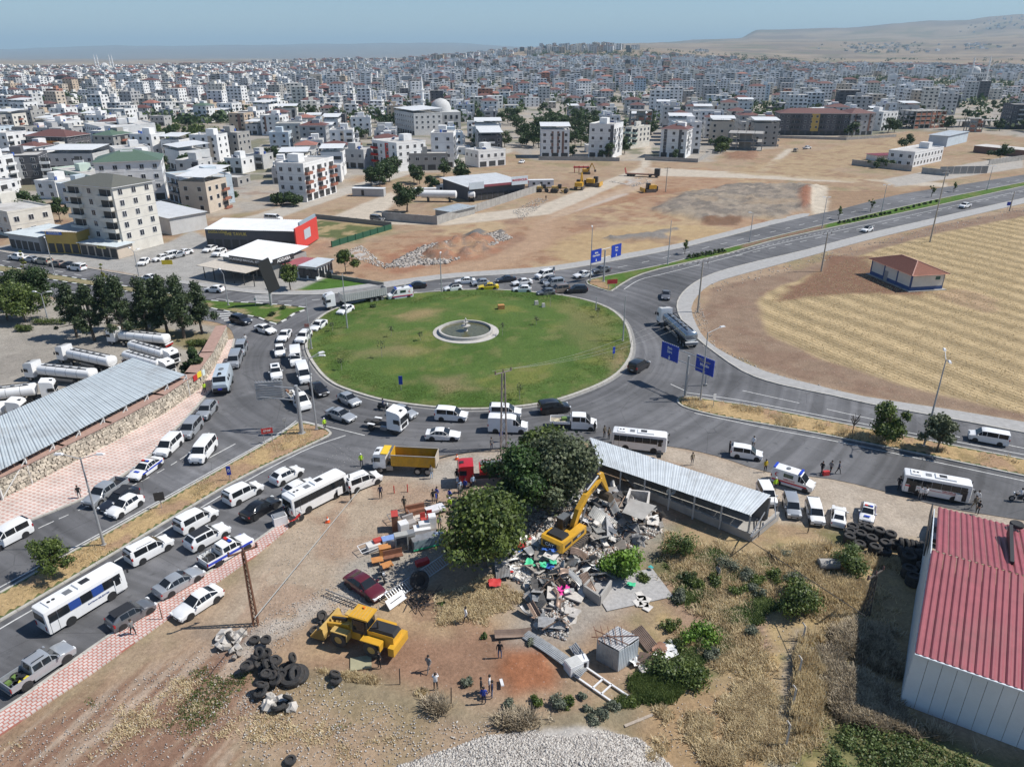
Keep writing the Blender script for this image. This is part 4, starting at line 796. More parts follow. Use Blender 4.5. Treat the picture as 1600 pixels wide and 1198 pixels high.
  for sy in(-1,1):
   for x in(1.9,.6):s.add('side_window',MB().box((x,sy*1.17,2.35),(.7,.1,.42),mat=GLASS,rx=sy*math.radians(14)),smooth=0)
   s.add('headlight',MB().box((3.15,sy*.7,1.2),(.15,.4,.25),mat=HEAD),smooth=0)
  s.add('front_guard',MB().box((3.3,0,1.1),(.15,2.1,.55),mat=BLKP).box((3.4,0,1.25),(.05,.6,.2),mat=M('blue_lamp_lit',(.05,.05,.6),.4)),smooth=0)
  i=s.add('water_cannon',MB().cyl((1.6,0,3.0),(1.6,0,3.25),.28,n=10,mat=BLKP).bar((1.6,0,3.3),(2.3,0,3.4),.14,mat=BLKP),smooth=0);s.add('roof_hatch',MB().cyl((-.4,0,3.05),(-.4,0,3.15),.4,n=12,mat=STEEL),smooth=0)
  s.add('trim',MB().box((0,0,.75),(5.8,2.3,.3),mat=BLKP),smooth=0);add_wheels(s,(1.9,-1.9),1.28,.58,.38)
 ASSET[opt]=s;return s
def flatbed_spec(opt):
 key=('flat',opt)
 if key in ASSET:return ASSET[key]
 s=Spec();P=paint('white');k=.75 if opt=='crew' else 0
 st=[(2.75,.4,.7,.76,.76,.84,.7),(2.6,.28,1.0,1.08,.9,.96,.82),(2.15,.26,1.16,1.24,.94,.98,.84),(1.85,.26,1.22,1.3,.95,.98,.84),(1.1,.26,1.26,2.1,.95,.98,.78),(.4,.26,1.28,2.15,.95,.98,.8),(-.05-k,.26,1.28,2.13,.95,.98,.8),(-.12-k,.3,1.28,1.9,.94,.97,.78)]
 R=body_rings(st);s.add('cab',MB().loft(R,P),smooth=38);add_panel(s,'windshield',(R[3][3],R[4][3],R[4][6],R[3][6]),ia=.06,ib=.03,off=.045,outward=(1,0,.5))
 for sy,(i0,i1)in((1,(2,3)),(-1,(7,6))):
  for a,b in((3,4),(4,5))+(((5,6),)if k else()):add_panel(s,'side_window',(R[a][i0],R[b][i0],R[b][i1],R[a][i1]),ia=.06,ib=.12,outward=(0,sy,.2))
  s.add('headlight',MB().box((2.62,sy*.72,.92),(.16,.36,.2),mat=HEAD),smooth=0);s.add('mirror',MB().box((1.6,sy*1.12,1.4),(.14,.24,.3),mat=BLKP),smooth=0)
 xb=-.3-k;Lb=3.0-k*.3;b=MB().box((xb-Lb/2,0,.95),(Lb,2.0,.08),mat=M('bed_wood',(.3,.27,.22)))
 for sy in(-1,1):b.box((xb-Lb/2,sy*1.0,1.15),(Lb,.05,.38),mat=P)
 b.box((xb-Lb,0,1.15),(.05,2.0,.38),mat=P).box((xb,0,1.35),(.05,2.0,.8),mat=P);s.add('cargo_bed',b,smooth=0)
 s.add('chassis',MB().box((-.3,0,.6),(5.4,.9,.25),mat=CHAS),smooth=0);add_wheels(s,(1.85,-2.0),.99,.35,.24)
 if opt!='crew':
  l=MB()
  for q in range(16):l.box((xb-random.random()*Lb,random.uniform(-.8,.8),1.2+random.random()*.4),(.5,.35,.3),random.random()*3,mat=[BLKP,M('load_rust',(.2,.1,.06)),PLATE,STEEL][q%4],ry=random.random())
  s.add('cargo',l,smooth=0)
 else:
  s.add('cargo',MB().box((xb-Lb*.3,.3,1.2),(.7,.6,.4),.3,mat=M('load_green',(.12,.2,.05))).box((xb-Lb*.7,-.2,1.1),(.9,.5,.2),.8,mat=M('load_straw',(.5,.45,.3))),smooth=0)
 ASSET[key]=s;return s
def fix_text(t,spec):
 kids=[o for o in t.children]
 for k,loc,rot in getattr(spec,'text',[]):
  o=t['_parts'][k]if False else None
def spawn_t(spec,*a,**kw):
 n0=len(COL.objects);t=spawn(spec,*a,**kw)
 tx=getattr(spec,'text',None)
 if tx:
  new=list(COL.objects)[-len(spec.p):]
  for k,loc,rot in tx:new[k].location=loc;new[k].rotation_euler=rot
 return t
def vscale(u):return 1.0+np.clip((u-750)*0.00018,-.12,.12)*-1*-0.6
ROADG='vehicles queueing round the junction'
VEH=[('pickup','silver','load bars',(66,1050),(57,-38),'silver pickup with tools in its open bed at the lower left corner','pickup_truck','pickup'),('bus','','curtain',(133,951),(54,-33),'white midibus with blue curtains behind a small round tree','bus','bus'),('hatch','grey','dark_roof',(207,966),(56,-33),'dark grey estate car with black roof beside the red tiled pavement','parked_car','car'),('sedan','silver','',(281,916),(56,-33),'silver sedan driving along the red tiled pavement','car','car'),('sedan','white','',(311,948),(-56,36),'white sedan parked across the tiled pavement on the dirt verge','parked_car','car'),('mpv','white','rails',(236,866),(56,-30),'small white people carrier ahead of the curtained bus','car','car'),('suv','white','dark_roof',(326,846),(56,-30),'white off-roader with a black roof in the queue','car','car'),('pickup','white','police',(357,868),(60,-34),'white police pickup with blue stripes and roll cage','pickup_truck','pickup'),('mpv','white','',(309,819),(50,-28),'white panel van left of the black-roofed off-roader','van','van'),('mpv','white','x',(382,777),(50,-26),'white five-seat van beside the dry median, ahead of the panel van','van','van'),('sedan','black','',(408,800),(50,-30),'black sedan right behind the white bus at the pavement','car','car'),('hatch','white','',(449,748),(46,-24),'white hatchback passing the parked white bus','car','car'),('bus','','plain open',(495,785),(88,-45),'plain white bus with its front door open at the dirt forecourt','bus','bus'),('hatch','white','',(470,768),(50,-26),'white car half hidden beyond the plain white bus','car','car'),('mpv','white','rails x',(568,758),(56,-22),'white van with small door emblem parked nose to nose with the dump truck','van','van'),('tipper','','',(634,734),(-60,-3),'dump truck with ochre yellow tipping body and white cab','dump_truck','dump truck'),('mpv','white','',(14,846),(-60,31),'white people carrier cut off by the left edge of the view','car','car'),('pickup','silver','',(166,777),(-50,35),'silver pickup with empty black bed parked on the tiled pavement edge','pickup_truck','pickup'),('sedan','dark','dark_roof',(188,786),(-50,33),'dark blue sedan between the silver pickup and a white hatchback','parked_car','car'),('hatch','white','',(197,797),(-50,31),'white hatchback double parked beside the dark blue sedan','car','car'),('sedan','white','police',(229,738),(-48,34),'white police sedan with a blue side band','police_car','police car'),('mpv','white','',(265,704),(-34,32),'white van parked behind the police sedan','van','van'),('mpv','silver','',(299,677),(-30,34),'silver people carrier in the parked row under the stone wall','parked_car','car'),('suv','silver','rails',(324,648),(-28,34),'silver off-roader nearest to the armoured truck','parked_car','car'),('minibus','white','',(319,712),(-30,38),'white minibus driving down the middle of the lower left road','minibus','minibus'),('armoured','','',(350,606),(-12,40),'pale blue armoured water cannon truck beside the stone wall','armoured_truck','armoured truck'),('minibus','silver','',(368,569),(-12,30),'silver minivan just behind the armoured truck','van','van'),('mpv','silver','',(377,551),(-12,30),'silver van at the head of the parked row by the wall end','van','van'),('suv','dark','',(377,505),(40,10),'dark off-roader by the zebra crossing','car','car'),('sedan','white','',(415,519),(40,12),'white sedan pulling out below the black and white kerb tip','car','car'),('sedan','white','',(445,529),(-20,26),'white sedan second from the inner lane, left of the lamp post','car','car'),('suv','white','rails',(475,532),(-26,26),'white off-roader hugging the roundabout kerb above the white vans','car','car'),('sedan','white','',(498,513),(-34,24),'white sedan following the kerb between lamp post and tractor lorry','car','car'),('hatch','white','',(540,489),(-40,20),'white hatchback directly below the cab of the white tipper lorry','car','car'),('hatch','white','',(438,553),(2,34),'small white hatchback left of the two white vans','car','car'),('van','white','',(463,566),(2,36),'white high-roof van, upper one of the two on the inner lane','van','van'),('van','white','',(475,592),(16,42),'white high-roof van in front, lower one of the two','van','van'),('suv','white','glass_roof',(432,588),(6,34),'white crossover with a glass roof in the open lane','car','car'),('hatch','black','',(499,614),(30,24),'black hatchback in front of the white vans','car','car'),('flat','','load',(469,633),(28,30),'white flatbed truck loaded with scrap','flatbed_truck','truck'),('hatch','silver','',(546,630),(36,18),'silver blue hatchback next to the roundabout kerb','car','car'),('sedan','silver','',(533,654),(42,14),'silver sedan in the outer lane below the silver hatchback','car','car'),('tractor','','',(604,671),(44,8),'white tractor unit without a trailer','tractor_unit','truck'),('hatch','silver','',(631,650),(40,12),'silver car mostly hidden behind the white tractor unit','car','car'),('mpv','white','',(706,655),(50,3),'white people carrier on the inner lane at the bottom of the roundabout','car','car'),('sedan','white','',(692,685),(50,1),'white sedan on the outer lane at the bottom of the roundabout','car','car'),('van','white','',(794,673),(60,2),'white high-roof van beside the lattice power pole','van','van'),('mpv','white','',(790,650),(50,1),'white car peeping out above the high-roof van','car','car'),('mpv','black','rails',(866,643),(50,-6),'black people carrier with roof rails at the bottom of the roundabout','car','car'),('flat','','crew',(902,668),(50,2),'white crew cab truck with an empty drop side bed','flatbed_truck','truck'),('mpv','black','',(998,577),(26,-16),'black van alone on the right hand side of the roundabout','car','car'),('tanker','grey2','steel',(1056,524),(-38,-34),'steel tank lorry driving out of the right hand curve','tanker_truck','tanker'),('sedan','grey','',(1040,465),(-3,30),'dark grey car coming down the right hand arm towards the roundabout','car','car'),('hatch','white','dark_roof',(708,454),(-40,4),'white car with black wheels on the inner lane at the top of the roundabout','car','car'),('sedan','white','',(727,443),(-40,1),'white sedan left of the yellow taxi on the outer lane','car','car'),('hatch','silver','',(751,446),(-40,3),'silver hatchback just behind the yellow taxi','car','car'),('sedan','yellow','taxi',(763,452),(-40,1),'yellow taxi at the top of the roundabout','taxi','taxi'),('sedan','dark','',(791,440),(-40,4),'dark blue sedan on the outer lane near the pavement','car','car'),('sedan','white','',(816,445),(-40,4),'white sedan right of the dark blue one','car','car'),('hatch','white','',(816,456),(-40,0),'white hatchback below the white sedan, next to the lawn','car','car'),('mpv','white','',(850,434),(-36,8),'white van on the outer lane near the blue gantry','van','van'),('hatch','grey','',(857,441),(-38,8),'grey hatchback below the white van','car','car'),('mpv','silver','',(865,447),(-38,4),'silver car between the grey hatchback and the dark car','car','car'),('hatch','grey','x',(853,461),(-40,4),'charcoal hatchback on the inner lane at the top right of the lawn','car','car'),('mpv','brown','',(873,457),(-38,4),'brown van right behind the charcoal hatchback','van','van'),('suv','black','',(901,457),(-40,2),'black off-roader last in the queue at the top of the roundabout','car','car'),('sedan','white','',(911,433),(-40,6),'white sedan left of the blue sign gantry','car','car'),('sedan','grey','',(939,425),(-40,6),'dark grey sedan passing under the blue sign gantry','car','car'),('sedan','black','',(650,450),(-40,3),'black car ahead of the ambulance at the top of the roundabout','car','car'),('ambulance','','',(625,466),(-44,6),'white ambulance with red stripe behind the long tipper lorry','ambulance','ambulance'),('trailer','','',(557,475),(-80,14),'long lorry with white high sided tipping trailer','semi_truck','lorry'),('minibus','white','',(1542,690),(-60,-11),'white van driving on the right hand side behind the tree strip','van','van'),('pickup','white','',(1507,325),(-20,5),'white pickup on the distant dual carriageway','pickup_truck','pickup'),('hatch','white','dark_roof',(1354,362),(-20,5),'white car alone on the distant dual carriageway','car','car'),('bus','','plain',(998,700),(72,8),'white midibus parked behind the long grey metal roof','bus','bus'),('mpv','white','x',(1166,714),(56,8),'white van parked between the midibus and the ambulance','van','van'),('ambulance','','big',(1238,758),(62,19),'white ambulance with red stripe and blue beacons on the right forecourt','ambulance','ambulance'),('mpv','white','',(1197,779),(20,40),'white car half hidden behind the end of the grey metal roof','parked_car','car'),('mpv','silver','',(1236,798),(12,40),'silver van, first of the row facing the tyre stacks','parked_car','van'),('mpv','white','x',(1272,808),(14,42),'white van between the silver van and the white sedan','parked_car','van'),('sedan','white','stripes',(1309,812),(2,-40),'white sedan parked backwards next to the police hatchback','parked_car','car'),('hatch','white','police',(1354,807),(-6,44),'police hatchback with red and blue light bar','police_car','police car'),('bus','','open aid',(1458,773),(70,13),'white relief bus with red stripes and open doors','bus','bus'),('suv','dark','',(1462,838),(-12,44),'dark off-roader half under the red roof','parked_car','car'),('sedan','maroon','',(571,922),(42,28),'dark red old sedan parked by the salvaged furniture','parked_car','car'),('fire','','',(764,752),(-70,4),'red fire tanker half hidden by the trees','fire_truck','fire truck'),('pickup','white','',(30,406),(-30,-4),'white pickup first in the kerbside row before the shops','parked_car','pickup'),('sedan','silver','',(50,409),(-30,-4),'silver sedan second in the kerbside row before the shops','parked_car','car'),('mpv','beige','',(69,412),(-30,-4),'beige people carrier in the kerbside row','parked_car','car'),('hatch','brown','',(90,416),(-30,-4),'brown hatchback in the kerbside row','parked_car','car'),('sedan','dark','',(107,418),(-30,-4),'dark sedan in the kerbside row','parked_car','car'),('mpv','white','',(121,422),(-30,-4),'white van last in the kerbside row','parked_car','van'),('sedan','white','',(233,438),(-30,-4),'white sedan driving behind the pine tops','car','car'),('hatch','white','',(336,456),(-30,-2),'white hatchback driving past the canopy restaurant','car','car'),('mpv','white','',(222,493),(-30,-4),'white van glimpsed between the pines','van','van'),('hatch','white','',(225,413),(-16,10),'small white car at the end of the yellow barrier','parked_car','car'),('hatch','white','',(252,407),(-22,5),'white car nearest the barrier in the lot','parked_car','car'),('mpv','white','',(265,404),(-22,5),'white van second in the lot row','parked_car','van'),('hatch','silver','',(277,402),(-22,5),'silver car third in the lot row','parked_car','car'),('sedan','white','',(288,398),(-22,5),'white sedan last in the lot row','parked_car','car'),('sedan','white','',(329,392),(-22,8),'white sedan in front of the dark restaurant','parked_car','car'),('suv','white','',(343,399),(-22,10),'white off-roader behind the canopy restaurant','parked_car','car'),('minibus','white','',(428,345),(24,1),'white minibus parked behind the long white roof','parked_van','minibus'),('hatch','white','',(815,255),(-10,3),'white car by the track in front of the white blocks','parked_car','car'),('mpv','grey','',(590,345),(16,2),'grey van parked outside the walled yard','parked_van','van'),('pickup','white','',(1261,233),(10,-1),'white pickup on the dusty plot before the dark apartment block','parked_car','pickup'),('mpv','beige','x',(1243,237),(6,-3),'beige van beside the white pickup on the dusty plot','parked_van','van'),('hatch','white','',(1490,152),(10,0),'white car on the far right track','parked_car','car'),]
for kind,col,opt,(u,v),(du,dv),label,nm,cat in VEH:
 if kind=='bus':sp=bus_spec(opt)
 elif kind=='pickup':sp=pickup_spec(col,opt)
 elif kind in('tipper','trailer','tractor','fire','armoured'):sp=dump_spec(kind)
 elif kind=='tanker':sp=tanker_spec('white','steel')
 elif kind=='flat':sp=flatbed_spec(opt)
 elif kind=='ambulance':sp=ambulance_spec(opt)
 else:sp=car_spec(kind,col,opt)
 sc=1.0
 if kind in('sedan','hatch','mpv','suv','pickup')and v>440:sc=1.04
 if u>1000 and v>600:sc=.90
 if kind=='bus':sc=.95 if u<900 else .88
 if kind=='trailer':sc=.95
 if kind=='tipper':sc=.93
 if v<440:sc=1.06
 x,y=G(u,v);spawn_t(sp,nm,(x,y,.01 if inpoly(x,y,ROAD)else(.14 if inpoly(x,y,PAVN)or inpoly(x,y,PAVL)else-.03)),heading(u,v,du,dv),label,cat,ROADG if v<1000 and nm=='car' else None,sc=sc)
def moto_spec(col):
 key=('moto',col)
 if key in ASSET:return ASSET[key]
 s=Spec();P=paint(col);s.add('frame',MB().bar((.55,0,.85),(-.1,0,.55),.12,.2,P).bar((-.1,0,.6),(-.7,0,.75),.2,.14,P).box((0,0,.4),(.45,.22,.3),mat=CHAS),smooth=0)
 s.add('seat',MB().box((-.35,0,.84),(.65,.26,.1),mat=BLKP),smooth=0);s.add('handlebar',MB().bar((.5,-.35,1.08),(.5,.35,1.08),.04,mat=STEEL).bar((.68,0,.4),(.5,0,1.08),.07,mat=STEEL),smooth=0)
 s.add('headlight',MB().box((.66,0,.95),(.1,.2,.2),mat=HEAD),smooth=0);t,rm=wheel_meshes(.3,.11)
 for x in(.72,-.62):i=s.add('wheel',t,loc=(x,0,.3));s.add('rim',rm,par=i)
 ASSET[key]=s;return s
for(u,v),(du,dv),c,lb in(((1592,783),(-20,-2),'black','motorcycle with a rider in white at the right edge'),((463,818),(10,-6),'red','red scooter lying by the white bin on the pavement'),((598,903),(8,22),'black','black motorcycle parked beside the dark red sedan'),((599,640),(14,3),'dark','motorcycle squeezed between the tractor unit and the lawn')):
 x,y=G(u,v);spawn(moto_spec(c),'motorcycle',(x,y,0),heading(u,v,du,dv),lb,'motorcycle',sc=1.15)
for(a,b,lb,sc)in(((270,545),(172,535),'white tank lorry furthest back in the yard under the pines',.95),((198,585),(84,560),'white tank lorry in the middle of the yard with its cab to the left',.97),((158,602),(44,590),'white tank lorry nearest the yard entrance with its cab to the left',.97),((195,548),(290,576),'white tank lorry beside the wall tree, cab to the right',.9),((190,565),(280,592),'white tank lorry reaching under the grey roof, cab to the right',.9),((-60,640),(88,622),'white tank lorry at the left edge of the yard, cab to the right',1.0),((-90,660),(26,655),'white tank lorry below it whose cab only shows before the roof',1.0)):
 p,q=G(*a),G(*b);rz=math.atan2(q[1]-p[1],q[0]-p[0]);spawn(tanker_spec('white','white'),'tanker_truck',((p[0]+q[0])/2,(p[1]+q[1])/2,-.04),rz,lb,'tanker','tank lorries parked in the walled yard',sc=sc*.9)
# ---------------------------------------------------------------- buildings
WC={'white':(.74,.74,.73),'pale grey':(.52,.52,.51),'cream':(.66,.63,.56),'bare concrete':(.33,.32,.30),'grey':(.40,.40,.40),'beige':(.55,.47,.38),'brick red':(.40,.17,.11),'dark grey':(.10,.10,.11),'tan':(.50,.40,.30),'pale blue':(.52,.60,.66),'mustard':(.52,.36,.10),'pale green':(.50,.60,.52),'brown':(.22,.13,.10)}
def wallm(c):return M('wall_'+c.replace(' ','_'),WC[c],.85,var=.08,scale=.5,dirt=.18)
ROOFM={'brown hip':M('roof_brown_tile',(.135,.06,.052),.7,var=.15,scale=1.5),'green hip':M('roof_green_sheet',(.09,.14,.10),.6,var=.1),'white sheet':M('roof_white_sheet',(.66,.67,.67),.5,var=.08,scale=.6,dirt=.1),'olive hip':M('roof_olive',(.12,.12,.10),.6),'red tile':M('roof_red_tile',(.30,.13,.10),.8,var=.15)}
FLATR=M('flat_roof',(.47,.455,.43),.9,var=.2,scale=.35,dirt=.3);WFRAME=M('window_frame_white',(.7,.7,.7),.5,var=0);PANE=M('window_pane',(.03,.035,.045),.1,var=0)
SHOP=M('shop_dark',(.05,.05,.05),.6,var=.2);TANK=M('water_tank',(.65,.66,.68),.4,var=.1)
WMESH={}
def window_mesh(w,h):
 k=(round(w,1),round(h,1))
 if k not in WMESH:WMESH[k]=MB().box((0,0,0),(w+.16,.1,h+.16),mat=WFRAME).box((0,-.04,0),(w,.06,h),mat=PANE).box((0,-.08,0),(.06,.03,h),mat=WFRAME).mesh('window')
 return WMESH[k]
def rect_of(p0,p1,depth):
 a=Vector(p0);b=Vector(p1);d=(b-a);w=d.length;d.normalize();n=Vector((-d.y,d.x))
 if n.y<0 and abs(n.y)>.3 or(abs(n.y)<=.3 and n.dot(a)<0):n=-n
 c=(a+b)/2+n*depth/2;return c,w,math.atan2(d.y,d.x)if n.dot(Vector((-d.y,d.x)))>0 else math.atan2(-d.y,-d.x)
TAKEN={}
def take(x,y,r):TAKEN.setdefault((int(x//30),int(y//30)),[]).append((x,y,r))
def is_free(x,y,r):
 i,j=int(x//30),int(y//30)
 for a in range(i-2,i+3):
  for b in range(j-2,j+3):
   for(p,q,s)in TAKEN.get((a,b),()):
    if(p-x)**2+(q-y)**2<(r+s)**2:return False
 return True
def make_building(c,rz,w,d,fl,wall,roof,label,hero=0,accent=None,balc=None,base=None,fh=3.0,nm='apartment_block',cat='building',tower=True,shops=True,group=None,winw=1.3,side_acc=None,cols=None,blank=(),z0=0.0,unfinished=False,rng=random):
 t=thing(nm,(c[0],c[1],z0),rz,label,cat,group);H=fl*fh+.3;WM=wallm(wall);hw,hd=w/2,d/2
 take(c[0],c[1],max(w,d)*.48)
 mb=MB()
 if unfinished:
  CM=wallm('bare concrete')
  for k in range(fl+1):mb.box((0,0,k*fh+.1),(w,d,.28),mat=CM)
  nx,ny=max(2,int(w/4.5)),max(2,int(d/4.5))
  for k in range(fl):
   for i in range(nx+1):
    for j in range(ny+1):
     if i in(0,nx)or j in(0,ny):mb.box((-hw+.25+i*(w-.5)/nx,-hd+.25+j*(d-.5)/ny,k*fh+fh/2),(.4,.4,fh-.2),mat=CM)
  mb.box((0,0,fl*fh/2),(w*.35,d*.35,fl*fh),mat=WM)
  if unfinished=='brick':
   for k in range(fl):
    for i in range(nx):
     if rng.random()<.75:mb.box((-hw+(i+.5)*w/nx,-hd+.12,k*fh+1.0),(w/nx*.7,.15,1.6),mat=wallm('brick red'))
    for j in range(ny):
     if rng.random()<.75:mb.box((hw-.12,-hd+(j+.5)*d/ny,k*fh+1.2),(.15,d/ny*.7,2.0),mat=wallm('brick red'))
  for i in range(nx+1):
   for j in range(ny+1):mb.bar((-hw+.25+i*(w-.5)/nx,-hd+.25+j*(d-.5)/ny,fl*fh),(-hw+.25+i*(w-.5)/nx,-hd+.25+j*(d-.5)/ny,fl*fh+1.0),.12,mat=CHAS)
  mb.build('concrete_frame',t);return t
 mb.box((0,0,H/2),(w,d,H),mat=WM)
 if base:mb.box((0,0,1.4),(w+.06,d+.06,2.8),mat=wallm(base))
 if hero:
  for k in range(1,fl):mb.box((0,0,k*fh+.05),(w+.05,d+.05,.07),mat=wallm('grey'))
 mb.build('wall',t)
 r=MB()
 if roof=='flat':
  r.box((0,0,H+.02),(w-.3,d-.3,.1),mat=FLATR)
  for sx,sy,bx,by in((0,1,w+.1,.22),(0,-1,w+.1,.22),(1,0,.22,d-.32),(-1,0,.22,d-.32)):r.box((sx*(hw-.06),sy*(hd-.06),H+.28),(bx,by,.6),mat=WM)
 elif 'hip' in roof or roof=='red tile':
  o=.6;RM=ROOFM[roof];l=max(w,d);e=min(w,d)/2+o;rh=e*.32;z=H+.05
  if w>=d:rg=[(-(hw-hd),0,z+rh),(hw-hd,0,z+rh)]
  else:rg=[(0,-(hd-hw),z+rh),(0,hd-hw,z+rh)]
  cs=[(-hw-o,-hd-o,z),(hw+o,-hd-o,z),(hw+o,hd+o,z),(-hw-o,hd+o,z)]
  f=[(0,1,5,4),(1,2,5),(2,3,4,5),(3,0,4)]if w>=d else[(0,1,4),(1,2,5,4),(2,3,5),(3,0,4,5)]
  r.add(cs+rg,f+[(3,2,1,0)],RM);r.box((0,0,H-.05),(w+2*o-.05,d+2*o-.05,.16),mat=WFRAME)
 else:
  o=.5;z=H+2.3
  r.add([(-hw-o,-hd-o,z),(hw+o,-hd-o,z),(hw+o,hd+o,z+.9),(-hw-o,hd+o,z+.9),(-hw-o,-hd-o,z+.12),(hw+o,-hd-o,z+.12),(hw+o,hd+o,z+1.02),(-hw-o,hd+o,z+1.02)],[(3,2,1,0),(4,5,6,7),(0,1,5,4),(1,2,6,5),(2,3,7,6),(3,0,4,7)],ROOFM['white sheet'])
  for sx in(-1,0,1):
   for sy in(-1,1):r.bar((sx*(hw-.2),sy*(hd-.2),H),(sx*(hw-.2),sy*(hd-.2),z+.2+(sy+1)*.35),.14,mat=STEEL)
  for sx,sy,bx,by in((0,1,w+.1,.2),(0,-1,w+.1,.2),(1,0,.2,d-.3),(-1,0,.2,d-.3)):r.box((sx*(hw-.06),sy*(hd-.06),H+.4),(bx,by,.8),mat=WM)
 ro=r.build('roof',t)
 if tower and roof!='white sheet':
  tw=MB().box((rng.uniform(-.2,.2)*w,rng.uniform(-.1,.3)*d,H+1.5),(min(4.0,w*.35),min(4.5,d*.4),2.8),mat=WM);tw.build('stair_tower',t)
  if roof=='flat' and rng.random()<.7:
   for q in range(rng.choice((1,2,3))):x,y=rng.uniform(-.4,.4)*w,rng.uniform(-.4,.4)*d;MB().cyl((x,y,H+.3),(x,y,H+1.5),.5,n=8,mat=TANK if rng.random()<.7 else M('tank_blue',(.05,.12,.4),.5)).build('water_tank',t)
  if roof=='flat' and rng.random()<.5:
   k=MB();x,y=rng.uniform(-.35,.35)*w,rng.uniform(-.4,.1)*d
   k.box((x,y,H+1.0),(2.0,1.3,.06),mat=M('solar_glass',(.03,.04,.09),.15,var=0),rx=math.radians(35));k.cyl((x-.9,y+.7,H+1.5),(x+.9,y+.7,H+1.5),.28,n=8,mat=TANK);k.build('solar_heater',t)
 stuffw=MB();n=0
 f0=1 if(shops and fl>1)else 0
 wh=1.35
 faces=[('f',w,0),('r',d,math.pi/2),('l',d,-math.pi/2)]+([]if hero==2 else[('b',w,math.pi)])
 for side,L_,a in faces:
  if side in blank:continue
  m=cols[side]if cols and side in cols else max(1,int(L_/3.6));off=hd if side in 'fb' else hw
  for k in range(f0,fl):
   for i in range(m):
    if not hero and rng.random()<.06:continue
    s=-L_/2+(i+.5)*L_/m;z=k*fh+1.75
    if balc and side==balc[0]and i in balc[1]:continue
    R=Matrix.Rotation(a,3,'Z');p=R@Vector((s,-off-.04,z))
    if hero and side!='b':
     o=link('window',window_mesh(winw,wh),t,p);o.rotation_euler=(0,0,a)
    else:
     n+=1
     for(ww,hh,dep,off2,mt)in((winw+.16,wh+.16,.08,0,WFRAME),(winw,wh,.05,-.04,PANE)):
      q=[R@Vector((s+x*ww/2,-off-.02+off2+y,z+zz*hh/2))for zz in(-1,1)for x,y in((-1,-.02),(1,-.02),(1,.04),(-1,.04))]
      stuffw.add(q,[(0,1,5,4),(1,2,6,5),(3,0,4,7),(4,5,6,7)],mt)
 if n:o=stuffw.build('window',t);o['kind']='stuff'
 if f0:
  sh=MB();m=max(1,int(w/4))
  for i in range(m):sh.box((-hw+(i+.5)*w/m,-hd-.01,1.35),(w/m*.72,.08,2.3),mat=SHOP)
  sh.build('shop_front',t)
 if balc:
  side,idx=balc[0],balc[1];L_=w if side in 'fb' else d;off=hd if side in 'fb' else hw;a={'f':0,'r':math.pi/2,'l':-math.pi/2,'b':math.pi}[side]
  m=cols[side]if cols and side in cols else max(1,int(L_/3.6));am=wallm(balc[2])if balc[2]in WC else M('accent_'+balc[2],{'orange':(.62,.26,.06),'red':(.5,.03,.02),'rust':(.30,.12,.08)}.get(balc[2],(.5,.5,.5)),.7);R=Matrix.Rotation(a,4,'Z');W_=L_/m*.86
  key=('balcony',round(W_,2),balc[2])
  if key not in WMESH:WMESH[key]=MB().box((0,-.1,.08),(W_,1.3,.16),mat=am).box((0,-.72,.55),(W_,.1,.9),mat=am).box((-W_/2+.05,-.1,.55),(.1,1.2,.9),mat=am).box((W_/2-.05,-.1,.55),(.1,1.2,.9),mat=am).mesh('balcony');WMESH[key+(1,)]=MB().box((0,.02,1.3),(W_*.8,.1,2.2),mat=SHOP).box((W_*.15,-.02,1.3),(.08,.08,2.2),mat=WFRAME).mesh('balcony_door')
  if hero:
   for k in range(f0,fl):
    for i in idx:
     s=-L_/2+(i+.5)*L_/m;b=link('balcony',WMESH[key],t,R@Vector((s,-off-.55,k*fh)));b.rotation_euler=(0,0,a);link('balcony_door',WMESH[key+(1,)],b,(0,.5,0))
  else:
   bm=MB()
   for k in range(f0,fl):
    for i in idx:
     s=-L_/2+(i+.5)*L_/m
     for(cx,cy,cz,sx,sy,sz,mt)in((0,-.6,.1,W_,1.2,.16,am),(0,-1.15,.55,W_,.1,.9,am),(0,0,1.3,W_*.8,.1,2.1,SHOP)):
      p=R@Vector((s+cx,-off+cy,k*fh+cz));bm.box(p,(sx,sy,sz),a,mt)
   o=bm.build('balcony',t);o['kind']='stuff'
 if accent:
  bm=MB()
  for x in accent[1]:bm.box((x*w,-hd-.03,H/2+1.2),(accent[2],.1,H-2.6),mat=wallm(accent[0])if accent[0]in WC else M('accent_'+accent[0],{'red':(.5,.03,.02)}[accent[0]],.7))
  bm.build('facade_strip',t)
 return t
def hero(p0,p1,depth,fl,wall,roof,label,**kw):
 c,w,rz=rect_of(G(*p0),G(*p1),depth);hh=kw.pop('height',None)
 if hh:kw['fh']=(hh-.3)/fl
 return make_building(c,rz,w,depth,fl,wall,roof,label,hero=kw.pop('h',1),**kw)
B0=hero((125,387),(197,397),12.5,6,'cream','olive hip','tall cream six-storey block with a low olive roof beside the shop row',height=17.2,balc=('f',(0,2),'cream'),cols={'f':3,'r':3},winw=1.2,tower=False,blank=('l',))
hero((845,247),(889,247),14,4,'white','white sheet','white four-storey block with three brown window strips, left of three by the lane',height=13,accent=('brown',(-.1,.1,.27),1.1),cols={'f':4})
hero((919,246),(957,248),17,4,'white','flat','white block with a dark corner strip, middle of three by the lane',height=16,accent=('dark grey',(.42,),1.6),balc=('r',(0,2),'white'))
hero((975,232),(985,233),18,4,'cream','flat','cream block with green and brown balconies behind the middle white block',height=11.2,balc=('f',(0,1),'pale green'))
hero((1030,246),(1070,248),15,4,'white','brown hip','white block with brown roof, right of three by the lane',height=14,accent=('dark grey',(-.32,.25),1.5),balc=('r',(1,),'white'))
